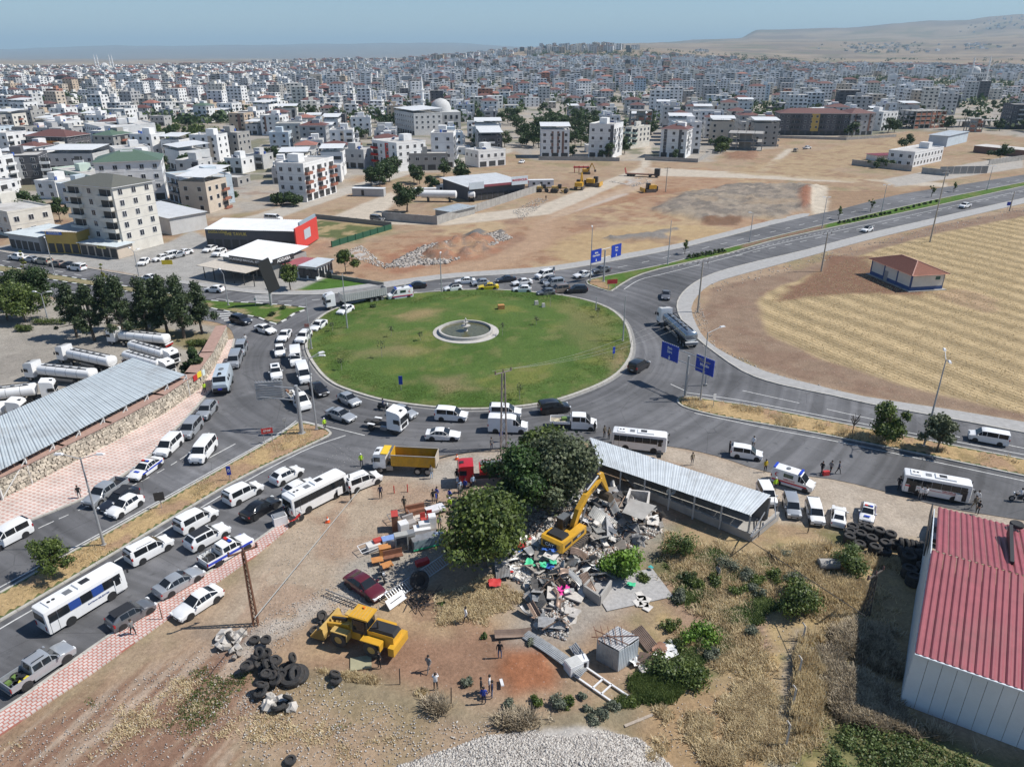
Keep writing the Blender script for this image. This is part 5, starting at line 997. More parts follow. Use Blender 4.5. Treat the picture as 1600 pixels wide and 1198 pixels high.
hero((1135,234),(1190,236),16,2,'bare concrete','flat','bare concrete frame with black shuttering on top beside the lane',unfinished='open',nm='concrete_frame_building',height=9)
hero((1215,211),(1322,212),16,4,'dark grey','brown hip','long dark grey block with an ochre strip in the middle',height=13.5,accent=('mustard',(.02,),5.0),balc=('f',(2,3,7,10,13),'dark grey'))
hero((1325,212),(1362,211),18,4,'grey','brown hip','grey block with brown strips right of the long dark block',height=13.5,accent=('brown',(-.3,.3),1.5))
hero((1375,205),(1398,203),16,4,'white','flat','white stepped block left of the brick red shell',height=12,balc=('r',(0,2),'white'))
hero((1427,202),(1475,200),16,4,'bare concrete','flat','unfinished block of bare concrete and red brick infill',unfinished='brick',nm='unfinished_building',height=12)
hero((1575,202),(1640,203),18,5,'dark grey','flat','dark grey block cut off by the right edge of the view',height=16,balc=('f',(1,3),'pale grey'))
hero((1490,200),(1562,198),10,1,'bare concrete','flat','single-storey concrete frame at the far right plot',unfinished='open',nm='concrete_frame_building',height=4.5)
hero((480,316),(526,301),11,4,'white','flat','white block with rust red balcony fronts at the gravel road',height=12.8,balc=('f',(0,2,4),'rust'),cols={'f':5},base='white',winw=1.2)
hero((584,262),(622,269),16,4,'white','flat','white block with a scarlet stair strip',height=12,accent=('red',(.1,),2.6),balc=('f',(0,),'red'),cols={'f':4})
hero((633,267),(700,266),12,2,'bare concrete','flat','grey unfinished two-storey house behind the dark trees',height=7,winw=1.5)
hero((535,262),(570,264),12,2,'pale grey','flat','pale grey two-storey house left of the scarlet stair strip block',height=8)
hero((266,313),(303,325),15,3,'pale blue','flat','pale blue sided three-storey house with dark balconies right of the tall cream block',height=9.2,balc=('f',(1,2),'bare concrete'),blank=('r',))
hero((160,318),(262,312),18,4,'white','green hip','white block under a broad green roof behind the tall cream block',height=14)
hero((-20,292),(70,288),16,4,'dark grey','flat','dark grey and white modern block at the left edge',height=11,balc=('f',(0,1,5,8),'white'),accent=('white',(-.08,.12),2.2))
hero((48,248),(112,250),16,4,'dark grey','brown hip','charcoal block with orange balconies and brown roof',height=11,balc=('f',(3,4),'orange'))
hero((140,232),(165,240),20,4,'white','flat','plain white slab block, left one of a pair',height=13,blank=('r',))
hero((172,230),(190,236),20,4,'white','flat','plain white slab block, right one of a pair',height=13,blank=('r',))
hero((75,268),(150,268),15,2,'pale grey','white sheet','wide pale house with a white sheet roof left of the green roof',height=7)
hero((185,262),(240,258),14,2,'white','flat','white house with brown window strip above the green roof',height=8)
hero((262,262),(285,268),14,2,'white','white sheet','blank white house right of the green roof',height=8,blank=('f','r'))
hero((618,205),(648,212),20,4,'pale grey','white sheet','pale grey block under a thin white canopy roof',height=13)
hero((675,262),(710,262),16,4,'white','flat','white stepped house with open balconies above the grey shell',height=15,balc=('r',(0,1,2),'white'))
hero((748,262),(790,258),12,2,'white','flat','white two-storey corner house at the end of the gravel lane',height=7)
hero((60,310),(92,312),12,2,'white','flat','white little house left below the grey modern block',height=6,shops=False)
hero((95,318),(118,320),11,2,'pale blue','flat','bluish house hidden behind the tall cream block',height=6.5,shops=False)
hero((84,286),(150,300),12,2,'pale green','flat','pale green house before the wide pale one',height=5.5,shops=False)
hero((-60,352),(22,372),12,2,'cream','flat','cream building with a yellow upper wall at the left edge',height=7,shops=False)
def mosque(u,v,sc,label,nmin):
 x,y=G(u,v);t=thing('mosque',(x,y,tz(x,y)),.2,label,'mosque');C_=wallm('pale grey');WH=wallm('white')
 MB().box((0,0,5*sc),(22*sc,20*sc,10*sc),mat=C_).build('prayer_hall',t)
 MB().lathe([(6.5*sc,10*sc),(6.3*sc,12.5*sc),(5.2*sc,15*sc),(3*sc,16.8*sc),(.01,17.6*sc)],16,mat=C_).build('dome',t,smooth=40)
 for k in range(nmin):
  px=(-12+24*(k%2))*sc;MB().lathe([(1.2*sc,0),(1.1*sc,16*sc),(1.7*sc,16.5*sc),(1.7*sc,17.3*sc),(1.0*sc,17.4*sc),(.9*sc,22*sc),(1.4*sc,22.4*sc),(1.4*sc,23*sc),(.8*sc,23.2*sc),(.75*sc,26*sc),(.01,31*sc)],10,c=(px,-8*sc+(k//2)*16*sc,0),mat=WH).build('minaret',t,smooth=40)
 wm=MB()
 for k in range(6):
  for zz in(3,7):wm.box(((-8.5+k*3.4)*sc,-10.05*sc,zz*sc),(1.4*sc,.2,2.2*sc),mat=PANE)
 o=wm.build('window',t);o['kind']='stuff';take(x,y,20*sc)
mosque(690,200,1.15,'grey mosque with one white minaret in the middle of the town',1)
mosque(166,116,1.6,'distant white mosque with four minarets on the left skyline',4)
mosque(1520,128,1.5,'distant mosque with a bright dome on the right side of town',2)
def corr_panel(q,pitch,depth,mat,th=.04):
 """corrugated sheet over quad q = a0,a1,b1,b0; ribs run from a to b"""
 a0,a1,b1,b0=[Vector(p)for p in q];n=(a1-a0).cross(b0-a0).normalized()
 if n.z<0:n=-n
 m=max(2,int((a1-a0).length/pitch));vs=[];fs=[]
 for i in range(m*4+1):
  s=i/(m*4);h=(0,depth,depth,0)[i%4];vs+=[a0.lerp(a1,s)+n*h,b0.lerp(b1,s)+n*h]
 for i in range(m*4):fs.append((2*i,2*i+2,2*i+3,2*i+1))
 k=len(vs);vs+=[v-n*th for v in vs];fs+=[tuple(j+k for j in f[::-1])for f in fs]
 fs+=[(0,1,1+k,k),(k-2,k-1,2*k-1,2*k-2)][::1]
 for i in range(m*4):fs.append((2*i,2*i+k,2*i+2+k,2*i+2));fs.append((2*i+1,2*i+3,2*i+3+k,2*i+1+k))
 return MB().add(vs,fs,mat)
def sheet_roof(t,q,npan,pitch,depth,mat,org,name='roof_panel'):
 a0,a1,b1,b0=[Vector(p)-Vector(org)for p in q]
 for i in range(npan):
  s0,s1=i/npan,(i+1)/npan-.0015;lift=Vector((0,0,.012*(i%2)))
  corr_panel((a0.lerp(a1,s0)+lift,a0.lerp(a1,s1)+lift,b0.lerp(b1,s1)+lift,b0.lerp(b1,s0)+lift),pitch,depth,mat).build(name,t)
def V(u,v,z=0.0):return Vector((*G(u,v,z),z))
REDS=M('red_sheet',(.29,.075,.09),.5,.05,var=.14,scale=.8,dirt=.22);REDD=M('red_sheet_rib',(.22,.03,.045),.5);GREYS=M('grey_sheet',(.48,.53,.55),.5,.1,var=.1,scale=.5,dirt=.3);ZINC=M('zinc_sheet',(.56,.60,.62),.5,.1,var=.12,scale=.6,dirt=.25)
WSH=M('white_wall_sheet',(.62,.68,.72),.5,.1,var=.06,scale=.5)
E0=V(1430,1017,5.5);ax=(V(1600,1075,5.5)-E0);ax.z=0;ax.normalize();ay=Vector((-ax.y,ax.x,0));ay=ay if ay.y>0 else-ay;LN=30.0
WD=23.4;org=E0.copy();org.z=0
t=thing('red_roof_shed',tuple(org),0,'large shed with a red ribbed metal roof and pale sheet walls at the lower right','shed')
rd=E0+ay*WD/2;rd.z=7.6;F0=E0+ay*WD
def lw(p):return Vector(p)-org
for(q,nm)in(((E0-ay*.25,E0-ay*.25+ax*LN,rd+ax*LN,rd),'n'),((rd+Vector((0,0,.03)),rd+ax*LN+Vector((0,0,.03)),F0+ax*LN+ay*.2,F0+ay*.2),'f')):
 a0,a1,b1,b0=[lw(p)for p in q]
 if nm=='f':a0-=ax*.0;
 for i in range(30):
  s0,s1=i/30,(i+1)/30-.001
  if nm=='f':s0,s1=s0+.01,s1+.01
  corr_panel((a0.lerp(a1,s0),a0.lerp(a1,s1),b0.lerp(b1,s1),b0.lerp(b1,s0)),.333,.1,REDS).build('roof_panel',t)
wl_=MB()
for i in range(int(LN/1.0)):
 p=lw(E0)+ax*(i+.5);MB().box((p.x,p.y,2.7),(.97,.08,5.4),math.atan2(ax.y,ax.x),WSH).build('wall_panel',t)
for i in range(int(WD)):
 p=lw(E0)+ay*(i+.5);hh=5.4+2.0*(1-abs(i+.5-WD/2)/(WD/2));MB().box((p.x,p.y,hh/2),(.08,.97,hh),math.atan2(ax.y,ax.x),WSH).build('wall_panel',t)
g=lw(E0);MB().bar(g+ax*0-ay*.3+Vector((0,0,-.05)),g+ax*LN-ay*.3+Vector((0,0,-.05)),.14,mat=WSH).build('gutter',t)
g2=lw(V(1578,856,7.0));MB().box((g2.x,g2.y,7.1),(.3,6.5,1.1),math.atan2(ax.y,ax.x),M('black_fascia_and_shade',(.02,.02,.022),.6)).build('roof_divider',t)
g2=lw(F0)-ax*.25-ay*4;MB().box((g2.x,g2.y,5.2),(.12,8.0,1.4),math.atan2(ax.y,ax.x),M('black_fascia_and_shade',(.02,.02,.022),.6)).build('side_wall_shade',t)  # black strip paints in the shade on the side wall below the far slope
pt=V(1588,822,6.0);tyre=MB().lathe([(.32,-.17),(.55,-.19),(.62,-.1),(.62,.1),(.55,.19),(.32,.17)],18,'Z',mat=RUB)
tag(tyre.build('tyre',loc=(pt.x,pt.y,6.2)),'black tyre lying on the far edge of the red shed roof','tyre')
take(45,48,20)
q=[V(1173,805,3.1),V(936,724,3.0),V(921,683,3.3),V(1204,773,3.4)]
org=V(1100,790);t=thing('open_metal_shed',tuple(org),0,'long open shed with a pale grey corrugated roof over a low concrete wall','shed')
sheet_roof(t,(q[0],q[1],q[2],q[3]),22,.25,.02,ZINC,org)
w0,w1,w2=V(1173,845),V(1000,772),V(1214,812)
def lwall(t,a,b,h,th,mat,nm='wall',z0=0.0,org=org):
 a,b=Vector(a)-org,Vector(b)-org;d=b-a;return MB().box(((a.x+b.x)/2,(a.y+b.y)/2,z0+h/2),(d.length,th,h),math.atan2(d.y,d.x),mat).build(nm,t)
lwall(t,w0,w1,1.0,.3,CONC);lwall(t,w2,w0,1.1,.3,CONC)
MB().sheet([tuple((Vector(p)-org).xy)for p in(w0,w1,V(960,730),w2)],.03,CONC).build('floor',t)
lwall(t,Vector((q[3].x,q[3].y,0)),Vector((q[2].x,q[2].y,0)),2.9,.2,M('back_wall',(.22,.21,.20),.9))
for s in(0,.17,.34,.5,.67,.84,1.0):
 for(a,b)in((q[0],q[1]),(q[3],q[2])):
  p=a.lerp(b,s)-org;MB().box((p.x,p.y,1.55),(.16,.16,3.0),mat=M('post_pale',(.45,.44,.42),.7)).build('post',t)
for a,b in((V(1195,800,2.6),V(1172,840,2.6)),(V(1210,778,2.6),V(1212,808,2.6)),(V(1212,808,2.6),V(1172,840,2.6))):MB().bar(Vector(a)-org,Vector(b)-org,.1,mat=STEEL).build('roof_beam',t)
for p in(V(1212,810),V(1185,838),V(1178,842)):MB().box(((p-org).x,(p-org).y,1.3),(.1,.1,2.6),mat=STEEL).build('post',t)
sg=thing('round_sign',tuple(V(1047,782)),0,'round white disc sign hanging under the long grey metal roof','sign')
MB().cyl((0,0,1.4),(.02,-.08,1.4),.62,n=20,mat=PLATE).build('disc',sg);MB().bar((0,.06,0),(0,.06,1.2),.08,mat=STEEL).build('post',sg);MB().box((0,-.1,1.4),(.5,.02,.07),mat=CHAS).box((0,-.1,1.4),(.07,.02,.5),mat=CHAS).build('mark',sg)
tag(MB().box((0,0,.25),(.5,.5,.5),mat=CHAS).cyl((0,0,.5),(0,0,.8),.3,n=10,mat=RUB).build('roof_vent',loc=tuple(V(1029,714,3.35))),'dark chimney vent sitting on the long grey metal roof','vent')
q=[V(-60,766,3.7),V(290,585,3.7),V(208,559,4.4),V(-60,676,4.4)]
org=V(100,660);t=thing('yard_canopy',tuple(org),0,'broad grey corrugated canopy roof on steel posts behind the stone wall','canopy')
sheet_roof(t,q,40,.33,.05,GREYS,org)
for s in[k/9 for k in range(10)]:
 p=q[0].lerp(q[1],s)-org;r=q[3].lerp(q[2],s)-org
 MB().box((p.x,p.y,1.8),(.2,.2,3.6),mat=M('post_white',(.6,.6,.58),.6)).build('post',t);MB().box((r.x,r.y,2.1),(.2,.2,4.2),mat=M('post_white',(.6,.6,.58),.6)).build('post',t)
 MB().bar(p+Vector((0,0,-.15)),r+Vector((0,0,-.15)),.18,mat=STEEL).build('roof_beam',t)
 if s<.95:p2=q[0].lerp(q[1],s+.11)-org;MB().bar(Vector((p.x,p.y,.3)),p2+Vector((0,0,-.3)),.1,mat=MATS['post_white']).build('brace',t)
base=GP([(-80,822),(0,782),(50,757),(107,727),(180,690),(260,645),(310,610),(335,575),(356,532)]);org=Vector((*base[4],0))
t=thing('stone_wall',tuple(org),0,'long retaining wall of rough cream stones with a red coping path','wall')
STN=M('rubble_stone',(.46,.41,.33),.9,var=.15,island=.35,scale=2);MORT=M('mortar',(.30,.27,.22),.95);COP=M('coping_red',(.36,.235,.19),.85,var=.15,scale=1.5)
P=[Vector((*p,0))-org for p in base];body=MB();stones=MB();cop=MB();HW=2.9
for a,b in zip(P,P[1:]):
 d=b-a;L_=d.length;z=math.atan2(d.y,d.x);nrm=Vector((-d.y,d.x,0))/L_;c=(a+b)/2+nrm*.35
 body.box((c.x,c.y,HW/2-.05),(L_+.3,.6,HW),z,MORT);c=(a+b)/2+nrm*.75
 cop.box((c.x,c.y,HW-.04),(L_+.35,1.9,.14),z,COP)
 n=int(L_/.42)
 for i in range(n):
  for j in range(7):
   p=a+d*((i+.5+random.uniform(-.25,.25)+(j%2)*.5)/n);stones.box((p.x,p.y+.02,.2+j*.4+random.uniform(-.06,.06)),(random.uniform(.3,.5),random.uniform(.1,.26),random.uniform(.26,.42)),z+random.uniform(-.1,.1),STN,rx=random.uniform(-.1,.1),ry=random.uniform(-.25,.25))
body.build('core',t);o=stones.build('stone',t);o['kind']='stuff';cop.build('coping',t)
for(u,v,c,w_)in((306,588,'red',.9),(312,583,'yellow',1.0),(319,580,'white',.6)):
 p=V(u,v,2.4);tag(MB().box((0,0,0),(w_,.08,.9),ang2+.1,M('sign_'+c,{'red':(.5,.04,.04),'yellow':(.75,.6,.03),'white':(.7,.8,.75)}[c],.5,var=0)).build('wall_sign',loc=(p.x+.1,p.y-.5,p.z)),f'small {c} board fixed on the stone wall near the armoured truck','sign')
t=thing('transformer_house',tuple(V(1425,450)),0,'cream and blue utility house with a red tiled hip roof in the stubble field','utility house')
a,b,c=V(1421,455),V(1471,452),V(1371,428);org=V(1425,450);a,b,c=a-org,b-org,c-org
dx=(b-a).normalized();dy=Vector((-dx.y,dx.x,0));Wd=(b-a).length;Dp=(c-a).length;rz_=math.atan2(dx.y,dx.x);dyn=(c-a).normalized();dy=dy if dy.dot(dyn)>0 else-dy;Hh=3.6
cc=(a+b)/2+dy*Dp/2
def lb(x,y,z,sx,sy,sz,m,nm):p=cc+dx*x+dy*y;return MB().box((p.x,p.y,z),(sx,sy,sz),rz_,m).build(nm,t)
CR=wallm('cream');BLW=M('band_blue',(.05,.09,.22),.7)
lb(0,0,Hh/2,Wd,Dp,Hh,CR,'wall');lb(0,0,.45,Wd+.06,Dp+.06,.9,BLW,'plinth');lb(0,0,Hh-.1,Wd+.08,Dp+.08,.25,BLW,'cornice')
for sx in(-1,1):
 for k in range(4):lb(sx*(Wd/2-.05),-Dp/2+.15+k*(Dp-.3)/3,Hh/2,.3,.3,Hh,BLW,'pilaster')
lb(Wd/2-1.6,-Dp/2-.04,2.7,1.1,.08,.7,M('vent_green',(.03,.10,.08),.5),'vent')
lb(-Wd/2-.04,1.5,1.2,.08,1.2,2.3,M('door_grey',(.3,.3,.3),.5),'door');lb(0,0,.05,Wd+1.4,Dp+1.4,.12,CONC,'apron')
o_=.7;hw,hd=Wd/2+o_,Dp/2+o_;z=Hh+.05;TL=M('roof_clay',(.38,.17,.115),.8,var=.15,scale=2)
def P3(x,y,zz):p=cc+dx*x+dy*y;return Vector((p.x,p.y,zz))
rg0,rg1=P3(0,-(hd-hw)*.9,z+1.9),P3(0,(hd-hw)*.9,z+1.9);k4=[P3(-hw,-hd,z),P3(hw,-hd,z),P3(hw,hd,z),P3(-hw,hd,z)]
MB().add(k4+[rg0,rg1],[(0,1,4),(1,2,5,4),(2,3,5),(3,0,4,5),(3,2,1,0)],TL).build('roof',t)
til=MB()
for(a_,b_,c_,d_)in((k4[0],k4[1],rg0,rg0),(k4[1],k4[2],rg1,rg0),(k4[3],k4[0],rg0,rg1)):
 for k in range(1,16):
  s=k/16;til.bar(a_.lerp(d_,s)+Vector((0,0,.04)),b_.lerp(c_,s)+Vector((0,0,.04)),.14,.05,M('tile_edge',(.24,.10,.07),.8))
for(a_,b_)in((k4[0],rg0),(k4[1],rg0),(k4[2],rg1),(k4[3],rg1),(rg0,rg1)):til.bar(a_+Vector((0,0,.08)),b_+Vector((0,0,.08)),.22,.12,M('ridge_pale',(.45,.25,.2),.8))
o=til.build('roof_tile',t);o['kind']='stuff';take(org.x,org.y,8)
def box_house(nm,p0,p1,depth,h,wall,roofmat,label,cat='shop',tilt=0.0,over=.6,sign=None,front=True):
 c,w,rz=rect_of(G(*p0),G(*p1),depth);t=thing(nm,(c.x,c.y,0),rz,label,cat);MB().box((0,0,h/2),(w,depth,h),mat=wall).build('wall',t)
 hw,hd=w/2+over,depth/2+over;m=max(2,int(w/2.2));q=[(-hw,-hd,h+.05),(hw,-hd,h+.05),(hw,hd,h+.05+tilt),(-hw,hd,h+.05+tilt)]
 sheet_roof(t,q,min(m,16),.5,.08,roofmat,(0,0,0))
 if front:
  for i in range(m):MB().box((-w/2+(i+.5)*w/m,-depth/2-.02,1.4),(w/m*.78,.08,2.4),mat=SHOP).build('shop_front',t)
 if sign:
  MB().box((sign[3]*w,-depth/2-.12,h-.45),(sign[1],.1,.8),mat=sign[2]).build('sign_board',t);put_text(sign[0],.55,sign[4],t,(sign[3]*w,-depth/2-.19,h-.45),(math.radians(90),0,0))
 take(c.x,c.y,max(w,depth)*.45);return t,w,depth
WT=M('letter_white',(.8,.8,.78),.5,var=0);BKM=M('board_black',(.03,.03,.03),.5,var=0);YL=M('letter_yellow',(.65,.5,.1),.5,var=0);BLM=M('board_blue',(.1,.2,.6),.5,var=0)
box_house('shop',(18,388),(66,395),12,4.2,wallm('grey'),GREYS,'grey flat-roofed tyre shops at the left end of the shop row')
box_house('shop',(78,395),(126,397),13,5.8,wallm('mustard'),FLATR,'mustard yellow two-storey shop with a blue sign',sign=('OTO LASTIK',4.5,BLM,-.2,WT))
box_house('shop',(128,398),(186,405),5,3.2,wallm('beige'),GREYS,'low beige shop awnings under the tall cream block',sign=('MARKET',3,M('board_yellow',(.7,.6,.2),.5),.1,CHAS))
t,w,d=box_house('warehouse',(269,368),(325,357),24,5.0,wallm('pale grey'),ROOFM['white sheet'],'long low warehouse with a white ribbed roof right of the tall cream block','warehouse',tilt=.6,front=False)
t,w,d=box_house('restaurant',(325,388),(467,392),11,5.2,wallm('dark grey'),ROOFM['white sheet'],'dark grey restaurant hall with white ribbed roof and golden letters','restaurant',tilt=.7,over=.3)
put_text('DOĞA UĞUR',.9,YL,t,(-w*.36,-d/2-.1,4.5),(math.radians(90),0,0));put_text('THE TAVUK',1.2,YL,t,(-w*.17,-d/2-.1,4.1),(math.radians(90),0,0))
ew=MB().box((w/2+.5,0,3.4),(.35,d+5,6.2),mat=M('scarlet_panel',(.62,.06,.05),.5,var=.05));ew.build('end_wall',t)
MB().box((w/2+.72,0,3.6),(.08,4.6,2.6),mat=M('notice_grey',(.45,.5,.54),.5)).build('notice_board',t);MB().box((w/2+.4,1.5,6.9),(.4,12,.9),mat=M('fascia_blue',(.28,.36,.42),.5)).build('fascia',t)
t,w,d=box_house('restaurant',(352,425),(428,437),12,4.0,wallm('bare concrete'),ROOFM['white sheet'],'restaurant with pale canopy roofs and black sign boards facing the parking lot','restaurant',tilt=1.2)
MB().box((-2,-d/2-3.3,2.9),(w*1.0,6.4,.12),mat=M('awning_tan',(.5,.45,.38),.7,var=.2)).build('awning',t)
for k in range(6):MB().box((-w/2+k*w/5,-d/2-6.2,1.4),(.15,.15,2.9),mat=CHAS).build('post',t)
MB().box((w*.1,-d/2-.9,4.0),(w*.8,.2,1.3),mat=BKM).build('sign_board',t);put_text('OCAKBAŞI MANGAL RESTORAN',.85,WT,t,(w*.1,-d/2-1.02,4.0),(math.radians(90),0,0));MB().box((w/2+.9,-d/4,4.3),(.2,7,1.3),mat=BKM).build('sign_board',t);put_text('ADDABA',1.1,WT,t,(w/2+1.02,-d/4,4.3),(math.radians(90),0,math.radians(90)))
t,w,d=box_house('kiosk',(440,432),(495,438),7,3.0,wallm('white'),REDS,'low annex with a dark red roof and a glazed white end','kiosk',over=.4)
MB().box((w*.3,0,3.25),(w*.5,d+1.2,.12),mat=ZINC).build('roof_panel',t)
for k in range(6):MB().box((w/2+.04,-d/2+.6+k*(d-1.2)/5,1.7),(.08,.8,1.7),mat=PANE).build('window',t)
for k in range(5):MB().box((w*.08+k*1.9,-d/2-.06,1.7),(1.4,.08,1.6),mat=PANE).build('window',t)
def wall_run(pts,h,label,mat=CONC,th=.25,nm='boundary_wall'):
 P=[V(u,v)for u,v in pts];org=P[0].copy();t=thing(nm,tuple(org),0,label,'wall');gap=3.0
 for a,b in zip(P,P[1:]):
  d=b-a;n=max(1,int(d.length/gap));z=math.atan2(d.y,d.x)
  for i in range(n):
   c=a+d*((i+.5)/n)-org;MB().box((c.x,c.y,h/2-.05+(i%2)*.015),(d.length/n-.05,th,h),z,mat).build('wall_panel',t)
   e=a+d*(i/n)-org;MB().box((e.x,e.y,h/2),(.32,.34,h+.12),z,mat).build('pillar',t)
 return t
wall_run([(598,344),(683,351),(800,313),(845,298)],2.6,'pale concrete yard wall running from the grey van to the machinery yard')
wall_run([(493,341),(612,354)],1.4,'low grey wall above the green plot',M('wall_dim',(.25,.24,.22),.9))
wall_run([(519,386),(612,358)],1.6,'dark green mesh fence beside the scarlet end wall',M('fence_green',(.02,.09,.05),.7),.08,'fence')
wall_run([(842,250),(968,252)],1.8,'grey boundary wall in front of the two left white blocks')
wall_run([(1008,250),(1090,254),(1112,240)],1.8,'grey boundary wall round the right white block')
wall_run([(1331,258),(1424,268)],2.6,'concrete compound wall on the right, section left of the gate');wall_run([(1440,271),(1482,275)],2.6,'concrete compound wall right of the gate');wall_run([(1545,258),(1600,250),(1700,236)],2.4,'pale boundary wall at the right edge of the compound')
wall_run([(1212,216),(1322,219),(1400,214)],1.6,'low wall along the foot of the long dark grey block')
wall_run([(538,437),(600,447)],.9,'low concrete wall at the edge of the small lawn',M('wall_dim',(.25,.24,.22),.9))
wall_run([(500,432),(538,437)],.9,'low fence behind the kiosk',M('wall_dim',(.25,.24,.22),.9))
t,w,d=box_house('workshop',(735,315),(820,306),22,5.0,wallm('dark grey'),ROOFM['white sheet'],'open workshop hall with a white roof and dark red edge in the walled yard','workshop',over=1,tilt=.5)
MB().box((0,-d/2-.9,5.2),(w+2,.4,.8),mat=REDS).build('fascia',t);MB().box((-w/2+2,-d/2-1.2,5.6),(6,.15,2.4),mat=WSH).build('sign_board',t);MB().box((w/2-3,-d/2-1.2,6.0),(7,.15,3.0),mat=WSH).build('sign_board',t);put_text('MADENCILIK',1.1,M('ink_red',(.55,.02,.03),.5),t,(w/2-3,-d/2-1.32,6.2),(math.radians(90),0,0))
for(u,v,du,L_,lb_)in((700,300,30,9,'white site cabin at the back of the walled yard'),(735,303,30,8,'white site cabin with a dark emblem before the workshop hall'),(663,306,26,9,'white container near the dark trees in the walled yard'),(845,292,20,10,'white site cabin row beside the parked machines')):
 c=V(u,v);t=thing('site_cabin',tuple(c),.12,lb_,'cabin');MB().box((0,0,1.35),(L_,2.6,2.7),mat=wallm('white')).build('wall',t);MB().box((0,0,2.75),(L_+.2,2.8,.12),mat=ROOFM['white sheet']).build('roof',t)
 for k in(-.3,.3):MB().box((k*L_,-1.32,1.5),(1.0,.06,.9),mat=PANE).build('window',t)
 MB().box((0,-1.32,1.1),(.9,.06,2.0),mat=CHAS).build('door',t);take(c.x,c.y,5)
c=V(577,306);t=thing('site_cabin',tuple(c),-.1,'dark grey container with a white roof by the gravel road','container');MB().box((0,0,1.4),(12,3,2.8),mat=wallm('grey')).build('wall',t);MB().box((0,0,2.85),(12.3,3.3,.12),mat=ROOFM['white sheet']).build('roof',t);MB().box((-2,-1.53,1.3),(1,.06,2),mat=CHAS).build('door',t)
t,w,d=box_house('lean_to',(706,343),(742,334),7,2.4,CONC,GREYS,'low concrete shed with a grey roof inside the yard wall','shed',front=False)
def drum_tank(u,v,L_,r,rz,label):
 c=V(u,v);t=thing('storage_tank',tuple(c),rz,label,'tank');rr=[[(x,r*k*math.cos(a),1.2+r+r*k*math.sin(a))for a in[2*math.pi*i/16 for i in range(16)]]for x,k in((-L_/2,.6),(-L_/2+.3,1),(L_/2-.3,1),(L_/2,.6))]
 MB().loft(rr,wallm('white')).build('tank_shell',t,smooth=40)
 for x in(-L_*.3,L_*.3):MB().box((x,0,.9),(.5,r*1.6,1.8),mat=CHAS).build('cradle',t)
drum_tank(686,315,13,1.4,-.08,'long white cylindrical tank lying in the walled yard');drum_tank(737,315,2.6,1.2,0,'short white round tank right of the long one')
hero((1425,262),(1470,252),12,2,'white','flat','white walled house inside the right hand compound',height=6.5,nm='house',shops=False)
box_house('storehouse',(1478,230),(1510,222),10,6,wallm('pale blue'),ZINC,'plain pale blue storehouse behind the compound','storehouse',front=False)
box_house('shed',(1370,252),(1420,250),8,2.6,wallm('white'),REDS,'low white shed with a dark red roof in the right hand compound','shed',front=False)
box_house('shed',(1520,238),(1600,246),12,3.4,wallm('brown'),FLATR,'long brown walled shed at the right edge','shed',front=False)
t=thing('metal_gate',tuple(V(1505,272)),.12,'grey steel gate of seven panels at the right hand compound','gate')
for k in range(7):MB().box((-10+k*3.3,0,1.7),(3.1,.12,3.2),mat=STEEL).build('gate_panel',t)
# ------------------------------------------------------------------------ the town
OPEN=[GP(p)for p in([(345,340),(350,300),(400,285),(455,300),(450,345)],[(235,245),(245,205),(330,198),(375,215),(450,218),(440,232),(330,245)],[(690,212),(700,196),(790,196),(790,212)],[(785,240),(780,185),(930,180),(935,225),(910,245)],[(600,300),(590,268),(760,262),(900,230),(900,300)],[(1330,260),(1400,225),(1420,212),(1600,212),(1600,260)],[(985,245),(1000,212),(1025,212),(1020,245)],[(430,330),(460,316),(640,262),(660,275),(520,335)],[(1170,200),(1200,150),(1212,152),(1180,205)],[(1300,128),(1350,122),(1600,130),(1600,142),(1310,142)],[(1430,195),(1500,178),(1600,180),(1600,200)])]
CAND=[]
def town():
 secs=((-1.2,-.28,-.22,17.5,16),(-.28,.12,.12,19,17.5),(.12,1.2,-.12,23,21))
 for lo,hi,ang_,cx_,cy_ in secs:
  ca,sa=math.cos(ang_),math.sin(ang_);far_=3000
  for i in range(-150,170):
   for j in range(4,170):
    if(i%6==0 or j%5==0)and j<38:continue
    x0=i*cx_;y0=130+j*cy_
    if j>=38 and random.random()<.3:continue
    x0+=random.uniform(-5,5)*(j>=38);y0+=random.uniform(-5,5)*(j>=38)
    x=x0*ca-y0*sa+random.uniform(-2,2);y=x0*sa+y0*ca+random.uniform(-2,2)
    if y<200 or y>far_ or not lo<=x/(y+40)<hi or abs(x)>.84*y+60:continue
    CAND.append((math.hypot(x,y),x,y,ang_))
 CAND.sort()
town()
cx_=np.array([c[1]for c in CAND]);cy_=np.array([c[2]for c in CAND]);ok=sdist(cx_,cy_,CITY)>4
for q in OPEN:ok&=sdist(cx_,cy_,q)<-3
uu=800+FOC*cx_/(cy_*CP+20);lim=np.interp(uu,[0,400,600,900,1200,1600],[2500,2700,2900,2900,2500,2000]);ok&=cy_<lim
dens=fbm(cx_,cy_,160,88,3);ok&=dens>np.where(cy_<900,.33,.26)
CAND=[c for c,k in zip(CAND,ok)if k and is_free(c[1],c[2],6.5)]
zones=[('beyond the tall cream block',0,300),('above the long white roof',300,420),('beyond the gravel road',420,560),('near the scarlet stair block',560,700),('beyond the walled yard',700,840),('behind the three white blocks',840,1060),('behind the concrete frame',1060,1210),('behind the long dark block',1210,1400),('beyond the right compound',1400,2000)]
LAB={}
BUILT=[]
rg=random.Random(11)
